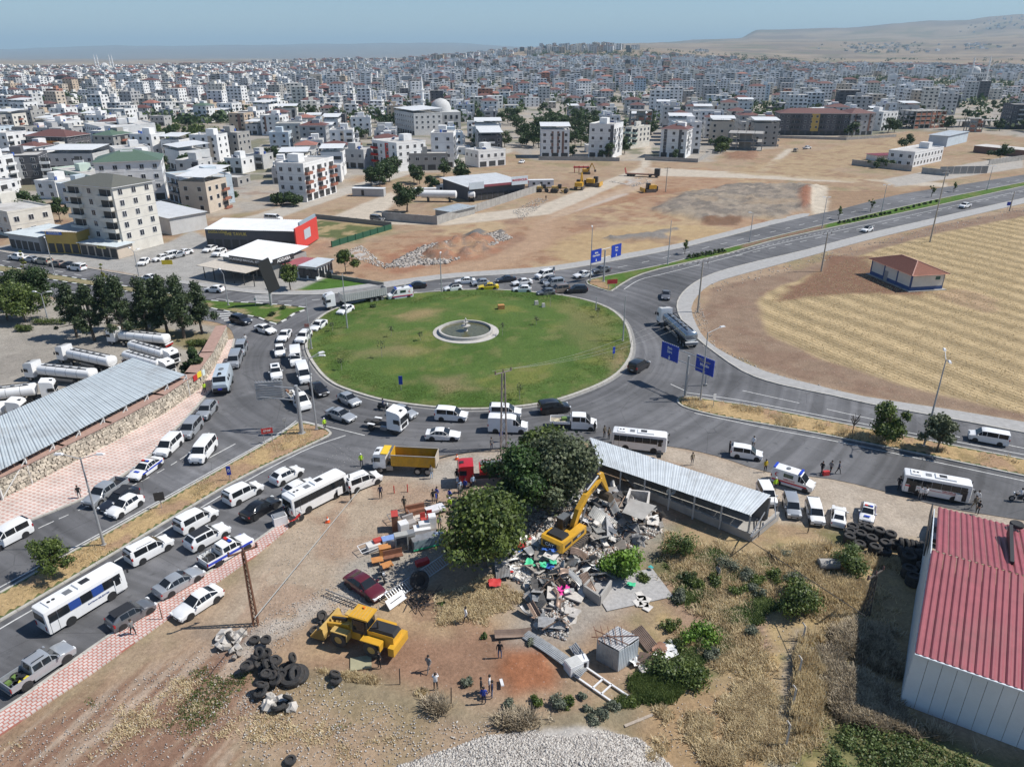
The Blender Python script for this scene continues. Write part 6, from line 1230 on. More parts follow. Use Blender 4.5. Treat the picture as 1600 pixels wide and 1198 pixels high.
for k,(dd,x,y,a)in enumerate(CAND[:262]):
 u,v=PIX(x,y);right=u>1050;s=rg.random()
 fl=rg.choice((1,2,2,3,3,4)if not right else(3,4,4,5,4))if y<520 else rg.choice((2,2,3,3,4,5))
 wall=rg.choices(('white','pale grey','cream','bare concrete','grey','beige','tan','pale blue','brick red','dark grey'),(50,12,12,9,5,5,3,3,1,4))[0]
 roof=rg.choices(('flat','brown hip','white sheet','red tile','green hip'),(62,12+16*right,16,3,2))[0]if fl>2 else rg.choices(('flat','white sheet','red tile'),(86,10,4))[0]
 w,d=rg.uniform(8.5,12.5)+2.5*(fl>3),rg.uniform(8.5,12)+2*(fl>3)
 zone=next(z for z,l,h in zones if u<h)
 ac=None;bl=None;m=max(1,int(w/3.6));md=max(1,int(d/3.6))
 if fl>=2 and rg.random()<.6:bl=(rg.choice('frr'),None,rg.choice(('white',wall,'pale grey','rust',wall)))
 if bl:mm=m if bl[0]=='f' else md;bl=(bl[0],tuple(sorted(set(rg.randrange(mm)for _ in range(max(1,mm//2))))),bl[2])
 if fl>=3 and rg.random()<.3:ac=(rg.choice(('dark grey','brown','beige','grey')),(rg.uniform(-.35,.35),),rg.uniform(1.2,2.4))
 num={1:'single-storey',2:'two-storey',3:'three-storey',4:'four-storey',5:'five-storey'}[fl];un=False
 if fl>2 and rg.random()<.05:un=rg.choice(('open','brick'))
 rn={'flat':'flat-roofed','brown hip':'brown-roofed','white sheet':'white-canopied','red tile':'red-tiled','green hip':'green-roofed'}[roof]
 if un:lb_=f'unfinished {num} concrete shell '+('with red brick infill ' if un=='brick' else '')+zone
 else:lb_=f"{wall} {num} {rn} {'house' if fl < 3 else 'block'}{' with ' + ac[0] + ' facade strip' if ac else ''} {zone}"
 t=make_building((x,y),a+rg.choice((0,math.pi/2))*0+rg.uniform(-.08,.08),w,d,fl,wall,roof,lb_,hero=0,accent=ac,balc=bl,nm='house' if fl<3 else 'apartment_block',tower=fl>1 and rg.random()<.8,shops=rg.random()<.5,group='town buildings behind the junction',unfinished=un,rng=rg,z0=tz(x,y),fh=rg.uniform(2.8,3.1))
FV=[];FF=[];FMI=[]
fm=[wallm(c)for c in('white','pale grey','cream','bare concrete','grey','beige','tan','dark grey','brick red','pale blue')]+[FLATR,ROOFM['brown hip'],ROOFM['white sheet'],PANE,ROOFM['red tile']]
def fbox(x,y,z,w,d,h,a,mi,ri,win=True,fl=4):
 ca,sa=math.cos(a),math.sin(a);b=len(FV)
 def T(p,q,r):return(x+p*ca-q*sa,y+p*sa+q*ca,z+r)
 for r in(-2,h):
  for p,q in((-1,-1),(1,-1),(1,1),(-1,1)):FV.append(T(p*w/2,q*d/2,r))
 for f in((0,1,5,4),(1,2,6,5),(2,3,7,6),(3,0,4,7)):FF.append(tuple(b+i for i in f));FMI.append(mi)
 FF.append((b+4,b+5,b+6,b+7));FMI.append(ri)
 if ri in(11,14):
  b=len(FV);o=.6
  for p,q in((-1,-1),(1,-1),(1,1),(-1,1)):FV.append(T(p*(w/2+o),q*(d/2+o),h+.1))
  FV.append(T(-w*.2,0,h+2.2));FV.append(T(w*.2,0,h+2.2))
  for f in((0,1,b and 5,4),(1,2,5,5),(2,3,4,5),(3,0,4,4)):FF.append(tuple(b+i for i in f));FMI.append(ri)
 elif rg.random()<.7:
  b=len(FV);p0,q0=rg.uniform(-.25,.25)*w,rg.uniform(-.2,.2)*d
  for r in(h,h+2.6):
   for p,q in((-1,-1),(1,-1),(1,1),(-1,1)):FV.append(T(p0+p*1.9,q0+q*2,r))
  for f in((0,1,5,4),(1,2,6,5),(2,3,7,6),(3,0,4,7),(4,5,6,7)):FF.append(tuple(b+i for i in f));FMI.append(mi)
 fh=h/fl
 if win==2:
  for side in 'frl':
   L_,off=(w,d/2)if side=='f' else(d,w/2);m=max(2,int(L_/3.8))
   for k in range(fl):
    for i in range(m):
     s=-L_/2+(i+.5)*L_/m;ww=rg.choice((.65,.65,1.3));b=len(FV)
     for r in(k*fh+1.0,k*fh+2.4):
      for e in(-ww,ww):
       FV.append({'f':T(s+e,-off-.06,r),'r':T(off+.06,s+e,r),'l':T(-off-.06,s-e,r)}[side])
     FF.append((b,b+1,b+3,b+2));FMI.append(13)
 elif win==1:
  for side in 'fr':
   L_,off=(w,d/2)if side=='f' else(d,w/2)
   for k in range(fl):
    for s0,s1 in((-.38,-.1),(.1,.38)):
     if rg.random()<.2:continue
     b=len(FV)
     for r in(k*fh+.9,k*fh+2.3):
      for e in(s0*L_,s1*L_):FV.append({'f':T(e,-off-.08,r),'r':T(off+.08,e,r)}[side])
     FF.append((b,b+1,b+3,b+2));FMI.append(13)
zs=TZ(np.array([c[1]for c in CAND]),np.array([c[2]for c in CAND]))
for(dd,x,y,a),zz in zip(CAND[262:],zs[262:]):
 u,v=PIX(x,y);tall=rg.random()<.08+.22*(y>1200)+.15*(u>1000)
 fl=rg.choice((5,6,6,7))if tall else rg.choice((1,2,2,3,4));w,d=rg.uniform(9,15)+3*tall,rg.uniform(8,13)
 mi=rg.choices(range(10),(56,12,12,5,4,5,3,3,1,2))[0];ri=rg.choices((10,11,12,14),(62,17,18,3))[0]
 fbox(x,y,float(zz),w,d,fl*2.95,a+rg.uniform(-.2,.2),mi,ri,2 if y<1150 else(1 if y<2200 else 0),fl)
for(u0,u1,y0,y1,n,f0,f1)in((845,1000,3300,4300,80,6,11),(600,860,2900,4200,120,4,8),(395,640,2600,3300,160,5,10),(200,420,2500,2900,130,4,8),(1000,1180,2700,3200,60,3,6),(1310,1440,5200,6800,60,2,4),(1490,1560,5500,6500,24,2,4),(1180,1600,2100,2700,130,3,6),(1080,1110,4600,4800,10,3,4),(1500,1600,9000,11000,40,3,6),(0,200,2400,2700,90,3,6)):
 for _ in range(n):
  y=rg.uniform(y0,y1);u=rg.gauss((u0+u1)/2,(u1-u0)/4);x=(u-800)/FOC*(y*CP+20);z=tz(x,y);fl=rg.randint(f0,f1)
  fbox(x,y,z,rg.uniform(14,26),rg.uniform(12,18),fl*3,rg.uniform(-.4,.4),rg.choices(range(10),(34,14,12,8,8,8,8,4,2,2))[0],rg.choice((10,10,11)),1 if y<4500 else 0,fl)
me=bpy.data.meshes.new('distant_town');me.from_pydata(FV,[],FF)
for m_ in fm:me.materials.append(m_)
me.polygons.foreach_set('material_index',FMI);me.update()
tag(link('distant_town',me),'pale far-off town of countless small blocks spreading to the skyline','town',kind='stuff')
# ---------------------------------------------------------------- poles, lamps, signs
GALV=M('galvanised',(.42,.43,.44),.5,.4,var=.1);WOODP=M('pole_concrete',(.40,.36,.30),.85);RUST=M('rust_lattice',(.16,.075,.045),.8,var=.2);SIGNB=M('sign_blue',(.01,.045,.40),.45,var=0);LAMP=M('lamp_shell',(.7,.7,.7),.4,var=0);INSUL=M('insulator',(.10,.05,.04),.4)
def lamp(base,vt,arms,label,h=None):
 x,y=G(*base);h=h or HTOP(base[1],vt);t=thing('street_lamp',(x,y,.05),0,label,'street lamp','street lamps along the roads')
 MB().cyl((0,0,0),(0,0,h),.15,.07,8,GALV).build('pole',t,smooth=40);MB().box((0,0,.1),(.45,.45,.25),mat=CONC).build('base',t)
 for a,L_ in arms:
  d=Vector((math.cos(a),math.sin(a),0));MB().cyl(Vector((0,0,h-.1)),d*L_+Vector((0,0,h+L_*.25)),.05,.04,6,GALV).build('arm',t)
  e=d*(L_+.3)+Vector((0,0,h+L_*.27));MB().box(e,(.95,.34,.16),a,LAMP,taper=.7).build('lamp_head',t)
 return t
pi=math.pi
lamp((163,853),716,((0,1.8),(pi,1.8)),'double-headed street lamp on the dry median in front of the police car')
lamp((495,672),560,((0,1.6),(pi,1.8),(.6,1.6)),'street lamp with three heads beside the gantry at the median tip')
lamp((487,546),466,(),'plain tall mast on the left kerb of the roundabout lawn')
lamp((543,515),428,(),'plain mast standing on the lawn at the upper left')
lamp((690,457),398,((pi/2,.8),),'thin lamp mast at the top kerb of the roundabout')
lamp((922,440),356,((pi/2,.6),),'tall thin lamp mast left of the distant blue signs')
lamp((1043,414),345,(),'lamp mast on the green median beyond the distant blue signs')
lamp((1171,378),333,((pi,.6),),'lamp mast at the start of the bare earth median strip')
lamp((1284,357),309,((pi,.5),(0,.5)),'lamp mast with two boxes on the bare earth median')
lamp((1377,332),290,((pi,.5),(0,.5)),'lamp mast on the green median near the white car')
lamp((1542,297),260,((pi,.5),(0,.5)),'lamp mast furthest along the green median')
lamp((1443,698),562,((1.2,2.0),(-1.9,1.6)),'street lamp between the two bushy median trees on the right')
lamp((1094,626),520,((.4,2.2),),'street lamp right behind the near blue gantry')
lamp((973,534),463,(),'plain mast on the right edge of the lawn')
lamp((86,431),376,((2.2,1.6),),'street lamp on the hedge median before the shop row');lamp((221,450),393,((2.4,1.8),(1.2,1.0)),'street lamp on the hedge median before the tall cream block')
lamp((357,478),428,((2.2,2.0),),'street lamp with curved arm before the canopy restaurant');lamp((76,503),459,((.2,1.2),(2.9,1.2)),'white double lamp by the gate of the tanker yard')
lamp((1102,602),560,(),'thin short mast half hidden by the right blue board');lamp((931,486),462,(),'short grey post on the right kerb of the lawn',h=3)
for(u,v,vt,lb_)in((1090,488,410,'concrete power pole at the curve of the right pavement'),(1283,424,364,'concrete power pole on the dark earth patch'),(1453,378,268,'tall thin power pole at the far edge of the stubble field'),(1577,330,300,'short power pole at the right edge with a blue box'),(1040,300,262,'thin utility pole beside the machinery yard')):
 x,y=G(u,v);h=HTOP(v,vt);t=thing('power_pole',(x,y,0),.3,lb_,'power pole');MB().cyl((0,0,0),(0,0,h),.22,.12,8,WOODP).build('pole',t,smooth=40)
 MB().box((0,0,h-.3),(2.4,.14,.14),mat=GALV).box((0,0,h-1.1),(1.2,.12,.12),mat=GALV).build('cross_arm',t)
 for k in(-1.1,0,1.1):MB().cyl((k,0,h-.25),(k,0,h+.15),.07,n=6,mat=INSUL).build('insulator',t)
def lattice(u,v,vt,w,mat,label,arms=True):
 x,y=G(u,v);h=HTOP(v,vt);t=thing('lattice_pole',(x,y,0),.2,label,'power pole');m=MB();n=int(h/(w*1.4));wt=w*.45
 def c(k,z):ww=(w+(wt-w)*z/h)/2;return Vector((ww*(-1,1,1,-1)[k%4],ww*(-1,-1,1,1)[k%4],z))
 for k in range(4):m.bar(c(k,0),c(k,h),.09,mat=mat)
 for i in range(n):
  z0,z1=h*i/n,h*(i+1)/n
  for k in range(4):m.bar(c(k+i,z0),c(k+1+i,z1),.05,mat=mat)
 m.build('lattice',t)
 if arms:
  MB().box((0,0,h+.05),(2.6,.12,.12),.4,mat).build('cross_arm',t)
  for k in(-1.2,0,1.2):MB().lathe([(.05,0),(.12,.1),(.05,.2),(.12,.3),(.03,.42)],8,c=(k*math.cos(.4),k*math.sin(.4),h+.08),mat=INSUL).build('insulator',t)
 return Vector((x,y,h))
NT=lattice(787,702,582,.8,M('lattice_grey',(.28,.24,.22),.7),'tall grey lattice power pole in front of the roundabout lawn');lattice(400,975,862,.42,RUST,'rusty lattice pole at the edge of the tiled pavement');lattice(1352,962,898,.5,M('lattice_dark',(.09,.075,.065),.8),'short dark lattice pole in the tall straw near the red shed')
PL=V(1090,488,11.0)
for k,off in enumerate((-1,0,1)):
 a,b=NT+Vector((off*1.4,off*.5,.4)),PL+Vector((off*1.8,-off,.2));m=MB();P=[a.lerp(b,i/14)-Vector((0,0,1.6*(1-(i/7-1)**2)))for i in range(15)]
 for p,q in zip(P,P[1:]):m.bar(p-a,q-a,.014,mat=M('wire_pale',(.45,.45,.42),.6))
 tag(m.build('power_cable',loc=a),['left','middle','right'][k]+'most of the three cables slung over the lawn','cable')
a,b=V(398,965,6),V(572,752,1.5);m=MB();m.bar((0,0,0),b-a,.05,mat=MATS['wire_pale']);tag(m.build('barrier_tape',loc=a),'slack pale cordon line from the rusty pole to the white van','tape')
a=V(1173,845,1.0);b=V(1352,962,6);m=MB();m.bar((0,0,0),b-a,.05,mat=CHAS);tag(m.build('power_cable',loc=a),'sagging black cable between the grey shed and the dark lattice pole','cable')
def board(t,c0,c1,z0,z1,txts,mat=SIGNB,back=False,arrow=None):
 """sign board between ground-plan points c0 and c1"""
 d=c1-c0;w=d.length;a=math.atan2(d.y,d.x);m=(c0+c1)/2;o=Vector(t.location)
 b=MB().box((0,0,0),(w,.1,z1-z0),mat=mat).build('sign_board',t,loc=(m.x-o.x,m.y-o.y,(z0+z1)/2));b.rotation_euler=(0,0,a)
 for k in range(9):
  for zz in(-1,1):link('edge_clip',CLIP,b,(-w/2+(k+.5)*w/9,0,zz*((z1-z0)/2+.04)))
 if back:
  for k in range(8):MB().box((0,-.1,(k/7-.5)*(z1-z0)*.92),(w*.96,.1,.1),mat=GALV).build('rib',b)
 for(tx,sz,dz,mt)in txts:put_text(tx,sz,mt,b,(0,-.07,dz),(math.radians(90),0,0))
 if arrow is not None:ar=MB().add([(-.08,-.07,.3),(.08,-.07,.3),(.08,-.07,-.05),(.26,-.07,-.05),(0,-.07,-.35),(-.26,-.07,-.05),(-.08,-.07,-.05)],[(0,1,2,3,4,5,6)],WT).build('arrow',b,loc=(0,0,arrow))
 return b
CLIP=MB().box((0,0,0),(.14,.12,.12),mat=GALV).mesh('edge_clip')
def gantry(base,h,s1,s2,z0,z1,tx1,tx2,label,single=False,back=False,post=.22):
 x,y=G(*base);t=thing('sign_gantry',(x,y,0),0,label,'road sign');o=Vector((x,y,0));MB().cyl((0,0,0),(0,0,h),post,post*.8,10,GALV).build('post',t,smooth=40)
 MB().cyl((0,0,0),(0,0,.25),post*1.8,n=10,mat=GALV).build('base',t)
 P=[V(*p,z1)for p in s1]+([V(*p,z1)for p in s2]if s2 else[]);P=[Vector((p.x,p.y,0))for p in P]
 for zz in(z0+.5,z1-.4):
  e=[p-o for p in P];l=min(e,key=lambda q:q.x);r=max(e,key=lambda q:q.x)
  if not s2:r=Vector((0,0,0))
  MB().cyl(l+Vector((0,.12,zz)),r+Vector((0,.12,zz)),.09,n=6,mat=GALV).build('beam',t)
 board(t,P[0],P[1],z0,z1,tx1,back=back,arrow=None if back else-.75*(z1-z0)/2.2,mat=GALV if back else SIGNB)
 if s2:board(t,P[2],P[3],z0,z1,tx2,arrow=-.75*(z1-z0)/2.2)
BK=M('cover_black',(.01,.01,.012),.6,var=0);OCR=M('letter_ochre',(.45,.4,.3),.5,var=0)
x,y=G(1070,621)
gantry((1070,621),6.9,((1035,533),(1061,543)),((1089,553),(1117,564)),4.1,6.7,[('Batı\nSiirt',.62,.35,WT)],[('Diyarbakır',.5,.62,OCR),('Mardin',.62,0,WT)],'near gantry with two dark blue boards reading Mardin on a single post')
gantry((943,441),HTOP(441,391),((924,392),(940,388)),((956,384),(971,380)),HTOP(441,391)-3.0,HTOP(441,391)-.1,[('Bitlis\nDiyarbakır',.6,.4,WT)],[('Siirt\nVan',.65,.4,WT)],'far gantry with two bright blue boards at the tip of the green median')
gantry((472,678),7.4,((397,597),(441,594)),None,4.6,7.3,[],[],'gantry seen from behind, its ribbed grey board hanging over the road',back=True,post=.3)
def small_sign(u,v,h,w,hh,mat,label,txt=None,nposts=1,a=0.0,tm=None,name='road_sign'):
 x,y=G(u,v);t=thing(name,(x,y,.1),a,label,'sign')
 for k in((0,)if nposts==1 else(-w*.35,w*.35)):MB().cyl((k,0,0),(k,0,h),.05,n=6,mat=GALV).build('post',t)
 MB().box((0,-.07,h-hh/2),(w,.05,hh),mat=mat).build('panel',t)
 if txt:put_text(txt,hh*.5,tm or WT,t,(0,-.11,h-hh/2),(pi/2,0,0))
SR=M('sign_red',(.5,.03,.03),.5,var=0)
small_sign(420,692,2.2,1.5,.8,SR,'red and white arrow board on two white posts at the dry median','STOP',2,.3)
small_sign(253,795,2.2,1.1,1.1,CHAS,'grey sign seen from behind on the dry median opposite the white hatchback',a=.3);small_sign(360,751,2.0,.5,1.2,SIGNB,'small blue sign on the dry median near the white van','0',a=.2)
small_sign(956,452,2.2,2.4,1.0,SR,'brick red board on two legs at the tip of the green median',None,2,.2);small_sign(1114,637,2.2,.5,.9,PLATE,'white narrow panel on a post right of the near gantry',a=.4);small_sign(446,670,1.6,.5,.5,GALV,'tiny grey sign post on the tip of the dry median',a=.4)
small_sign(627,612,2.6,.6,1.4,SIGNB,'blue direction sign at the lower kerb of the lawn',a=.1);small_sign(958,563,2.4,.5,1.2,SIGNB,'blue and white marker at the right kerb of the lawn',a=.5);small_sign(865,433,2.4,.5,.9,GALV,'small grey sign on the upper pavement left of the far gantry',a=.1)
small_sign(1573,330,3,1.2,1.2,SIGNB,'small blue sign at the far right edge of the field');small_sign(400,479,1.8,.4,.5,PLATE,'white number post on the green traffic island','0',a=0,tm=CHAS);small_sign(262,415,1.3,2.6,1.1,M('board_yellow2',(.75,.55,.03),.5),'yellow barrier board in the parking lot',None,2,.1)
small_sign(484,548,5.0,.8,.6,M('sign_brown',(.3,.12,.1),.5),'small brown plate on the left kerb mast',a=.2);small_sign(372,668,3.4,1.2,1.0,PLATE,'white banner strapped to the lamp beside the gantry',a=.3)if False else None
t=thing('billboard',tuple(V(424,478)),.3,'tall black billboard on a pole in front of the kiosk tree','billboard');MB().cyl((0,0,0),(0,0,9),.25,.2,8,GALV).build('post',t);MB().box((.3,0,6.5),(2.6,.4,7.0),.5,BKM,ry=-.25).build('panel',t)
for k in range(14):
 pass
for(u,v,h,lb_)in((612,528,2.2,'thin sapling on the lawn left of the fountain'),(597,560,3.2,'dry sapling in the left part of the lawn'),(657,535,2.0,'small sapling just left of the fountain'),(785,527,2.8,'slim sapling just right of the fountain'),(860,480,3.4,'dark round sapling near the white stones'),(934,496,2.0,'low sapling at the right rim of the lawn'),(812,625,2.6,'sapling at the bottom rim of the lawn'),(520,518,1.8,'sapling beside the upper left mast'),(838,510,2.0,'faint sapling in the right half of the lawn'),(534,578,2.2,'low bush in the lower left of the lawn')):
 c=V(u,v,.2);t=thing('sapling',tuple(c),0,lb_,'tree','saplings on the lawn');MB().cyl((0,0,0),(0,0,h*.7),.04,.03,5,WOODP).build('trunk',t);r=h*.16
 q=MB()
 for k in range(40):a=random.random()*6.3;z=h*.6+random.random()*h*.4;rr=r*random.random()*1.6;q.box((rr*math.cos(a),rr*math.sin(a),z),(.16,.16,.02),a,leafmat('sapling_leaf',(.05,.06,.03)),rx=random.uniform(-1,1),ry=random.uniform(-1,1))
 q.build('crown',t)
c=V(728,519,.50);t=thing('fountain',tuple(c),0,'round stone fountain basin with a tiered centre piece in the middle of the lawn','fountain');ST_=M('fountain_stone',(.46,.44,.41),.85,dirt=.2,scale=1)
MB().lathe([(6.2,0),(6.2,.12),(5.1,.16),(5.1,.7),(4.72,.72),(4.7,.1)],40,mat=ST_).build('basin',t,smooth=30);MB().lathe([(4.71,.12),(4.71,.3)],40,mat=M('pond_water',(.10,.10,.055),.2,var=.3)).build('water',t)
MB().lathe([(.5,.1),(.35,.5),(.2,.9),(.85,1.3),(.9,1.36),(.2,1.3),(.14,1.7),(.5,2.0),(.52,2.05),(.12,2.0),(.1,2.4),(.2,2.6),(.01,2.9)],16,mat=ST_).build('centre_piece',t,smooth=40)
tag(MB().box((0,0,.55),(1.3,1.0,1.1),.2,M('box_orange',(.45,.22,.07),.7)).build('utility_box',loc=tuple(V(783,484,.3))),'orange utility box on the lawn behind the fountain','box')
for(u,v,w,lb_)in((838,477,.9,'taller of two white stone blocks on the lawn'),(849,481,.7,'lower of two white stone blocks on the lawn')):tag(MB().box((0,0,.5),(w,.5,1.0),.3,ST_,taper=.8).build('stone_block',loc=tuple(V(u,v,.25))),lb_,'stone')
# ---------------------------------------------------------------- machines
CY=M('machine_yellow',(.60,.33,.03),.4,var=.08,scale=2,coat=.2,dirt=.12);CYD=M('machine_yellow_dusty',(.50,.33,.10),.7,var=.15);DRK=M('machine_dark',(.028,.028,.03),.5);TRK=M('track_steel',(.10,.085,.075),.7,var=.3,dirt=.4)
t=thing('excavator',tuple(V(882,853,.7)),heading(880,850,41,-34),'yellow tracked excavator tearing at the demolished house','excavator');t.scale=(.9,)*3
for sy in(-1,1):
 prof=[(-2.1,0),(-2.5,.3),(-2.5,.7),(-2.1,1.0),(2.1,1.0),(2.5,.7),(2.5,.3),(2.1,0)];tr=MB().loft([[(x,sy*1.5+dy,z)for x,z in prof]for dy in(-.32,.32)],TRK).build('track',t)
 pm=MB().box((0,0,0),(.16,.7,.06),mat=TRK).mesh('track_plate')
 for k in range(13):link('track_plate',pm,tr,(-2.1+k*.35,sy*1.5,1.04));
 for k in range(6):MB().cyl((-1.9+k*.76,sy*1.2,.35),(-1.9+k*.76,sy*1.84,.35),.26,n=10,mat=DRK).build('roller',tr)
MB().cyl((0,0,.6),(0,0,1.25),.9,n=16,mat=DRK).build('turntable',t)
B=MB();B.loft([[(-2.9,-1.3,1.3),(-2.9,1.3,1.3),(-2.9,1.3,2.3),(-2.9,-1.3,2.3)],[(-2.6,-1.5,1.15),(-2.6,1.5,1.15),(-2.6,1.5,2.55),(-2.6,-1.5,2.55)],[(-.6,-1.5,1.2),(-.6,1.5,1.2),(-.6,1.5,2.35),(-.6,-1.5,2.35)]],CY);B.build('counterweight',t)
MB().box((.8,-1.0,1.75),(2.9,1.0,1.05),mat=CY).build('side_housing',t);MB().box((-.2,1.0,1.5),(.9,1.0,.6),mat=CY).box((1.0,0,1.45),(2.0,.9,.45),mat=CY).build('deck',t)
MB().box((-1.5,0,2.62),(1.5,2.2,.3),mat=DRK,taper=.9).build('engine_hood',t);MB().box((-2.92,.1,1.85),(.04,1.9,.62),mat=DRK).build('rear_band',t);MB().box((.6,-1.52,1.85),(2.3,.04,.4),mat=DRK).build('side_band',t);MB().box((-1.5,-1.52,1.8),(1.2,.04,.35),mat=DRK).build('side_band',t)
put_text('CAT',.62,WT,t,(-2.96,.1,1.85),(pi/2,0,-pi/2));put_text('CAT',.34,WT,t,(.6,-1.56,1.85),(pi/2,0,0))
cb=MB().box((1.1,1.0,2.2),(1.7,1.0,1.9),mat=DRK,taper=.88).build('cab',t);MB().box((1.1,1.0,3.2),(1.5,.9,.1),mat=M('cab_roof',(.12,.13,.14),.5)).build('cab_roof',cb)
for(p,s)in(((1.98,1.0,2.4),(.04,.8,1.2)),((1.1,1.52,2.5),(1.2,.04,.9)),((1.1,.48,2.5),(1.2,.04,.9))):MB().box(p,s,mat=GLASS).build('window',cb)
P=[(1.4,-.1,1.9),(2.5,-.1,3.7),(4.0,-.1,5.0),(7.2,-.1,5.9)]
bo=MB()
rr=[.42,.62,.5,.3]
bo.loft([[(x-z2*.6,-.1-.28,z+z2*.6)if False else(x-r*.5,-.38,z+r*.5)for _ in(0,)]+[(x-r*.5,.18,z+r*.5),(x+r*.5,.18,z-r*.5),(x+r*.5,-.38,z-r*.5)]for(x,_,z),r,z2 in zip(P,rr,rr)],CY);bom=bo.build('boom',t)
put_text('CAT',.5,DRK,bom,(5.3,-.40,5.4),(pi/2,-.28,0))
MB().cyl((2.2,.35,1.8),(3.6,.35,4.2),.13,n=8,mat=STEEL).cyl((2.2,-.55,1.8),(3.6,-.55,4.2),.13,n=8,mat=STEEL).cyl((4.2,-.1,5.6),(7.0,-.1,6.6),.15,n=8,mat=STEEL).build('hydraulic_cylinder',bom)
st_=MB().loft([[(6.6,-.3,6.7),(6.6,.1,6.7),(7.5,.1,6.6),(7.5,-.3,6.6)],[(7.0,-.32,5.8),(7.0,.12,5.8),(7.9,.12,5.7),(7.9,-.32,5.7)],[(8.8,-.25,3.2),(8.8,.05,3.2),(9.2,.05,3.2),(9.2,-.25,3.2)]],CY).build('stick',t)
bk=MB().loft([[(10.2+math.cos(a)*.9,y,3.9+math.sin(a)*.8)for a in[2.4-k*.42 for k in range(9)]]+[(10.2,y,3.9)]if False else[(9.0+math.cos(a)*.85,y,2.6+math.sin(a)*.75)for a in[1.9+k*.45 for k in range(9)]]for y in(-.8,.6)],M('bucket_dark',(.10,.075,.05),.7,dirt=.3)).build('bucket',t)
for k in range(5):MB().box((9.7,-.7+k*.3,2.05),(.4,.12,.1),mat=TRK,ry=.5).build('tooth',bk)
t=thing('wheel_loader',tuple(V(568,1003)),heading(568,1000,-49,-15),'yellow wheel loader with tyres in its raised bucket','wheel loader');t.scale=(.96,)*3
LW,LR=MB().lathe([(.42,-.3),(.8,-.32),(.88,-.18),(.88,.18),(.8,.32),(.42,.3),(.3,0)],20,'Y',mat=M('tyre_dusty',(.06,.055,.05),.85,var=.3)).mesh('wheel',30),MB().lathe([(.01,.2),(.2,.3),(.42,.25)],12,'Y',mat=CYD).lathe([(.42,-.25),(.2,-.3),(.01,-.2)],12,'Y',mat=CYD).mesh('rim',30)
for x in(1.75,-1.75):
 for sy in(-1,1):w_=link('wheel',LW,t,(x,sy*1.15,.88));link('rim',LR,w_)
MB().box((-2.3,0,1.7),(3.0,1.5,1.3),mat=CY,taper=.92).box((-3.75,0,1.2),(.6,2.6,.9),mat=CY).build('rear_frame',t);MB().box((-2.45,0,2.5),(2.7,1.3,.34),mat=DRK,taper=.85).build('engine_hood',t)
for sy in(-1,1):MB().box((-1.75,sy*1.2,1.85),(2.0,.75,.1),mat=CY).box((-2.75,sy*1.2,1.5),(.1,.75,.7),mat=CY).build('mudguard',t);MB().box((1.6,sy*1.2,1.85),(1.6,.75,.1),mat=CYD).box((.7,sy*1.2,1.5),(.1,.75,.75),mat=CYD).build('mudguard',t)
MB().box((1.0,0,1.3),(2.4,1.2,1.1),mat=CY).build('front_frame',t);cb=MB().box((-.25,0,2.6),(1.6,1.5,1.7),mat=DRK,taper=.93).build('cab',t);rf_=MB().box((-.25,0,3.55),(2.0,1.75,.16),mat=CY).build('cab_roof',cb)
for(p,s)in(((.56,0,2.7),(.04,1.2,1.2)),((-.25,.77,2.7),(1.2,.04,1.1)),((-.25,-.77,2.7),(1.2,.04,1.1)),((-1.06,0,2.8),(.04,1.1,.8))):MB().box(p,s,mat=GLASS).build('window',cb)
for k in range(5):MB().box((-.9+k*.32,0,3.65),(.05,1.5,.05),mat=CYD).build('roof_rib',cb)
MB().box((-.1,-.5,3.72),(.18,.18,.2),mat=M('beacon_orange',(.8,.2,.02),.4)).build('beacon',cb);MB().cyl((-2.0,.35,2.6),(-2.0,.35,3.5),.1,n=8,mat=DRK).build('exhaust',t)
for sy in(-1,1):MB().bar((1.0,sy*.5,2.0),(3.4,sy*.5,1.5),.22,.45,CY).build('lift_arm',t)
MB().bar((1.6,0,2.2),(3.2,0,1.9),.2,.3,DRK).build('tilt_cylinder',t)
pr=[(3.3,.35),(3.2,1.0),(3.45,1.75),(3.65,1.75),(3.5,1.0),(3.7,.55),(4.8,.45),(4.8,.3)]
bk=MB().loft([[(x,y,z)for x,z in pr]for y in(-1.5,1.5)],CYD).build('bucket',t)
for sy in(-1,1):MB().add([(3.3,sy*1.5,.35),(3.3,sy*1.5,1.7),(4.1,sy*1.5,1.3),(4.8,sy*1.5,.4)],[(0,1,2,3),(3,2,1,0)],CYD).build('side_plate',bk)
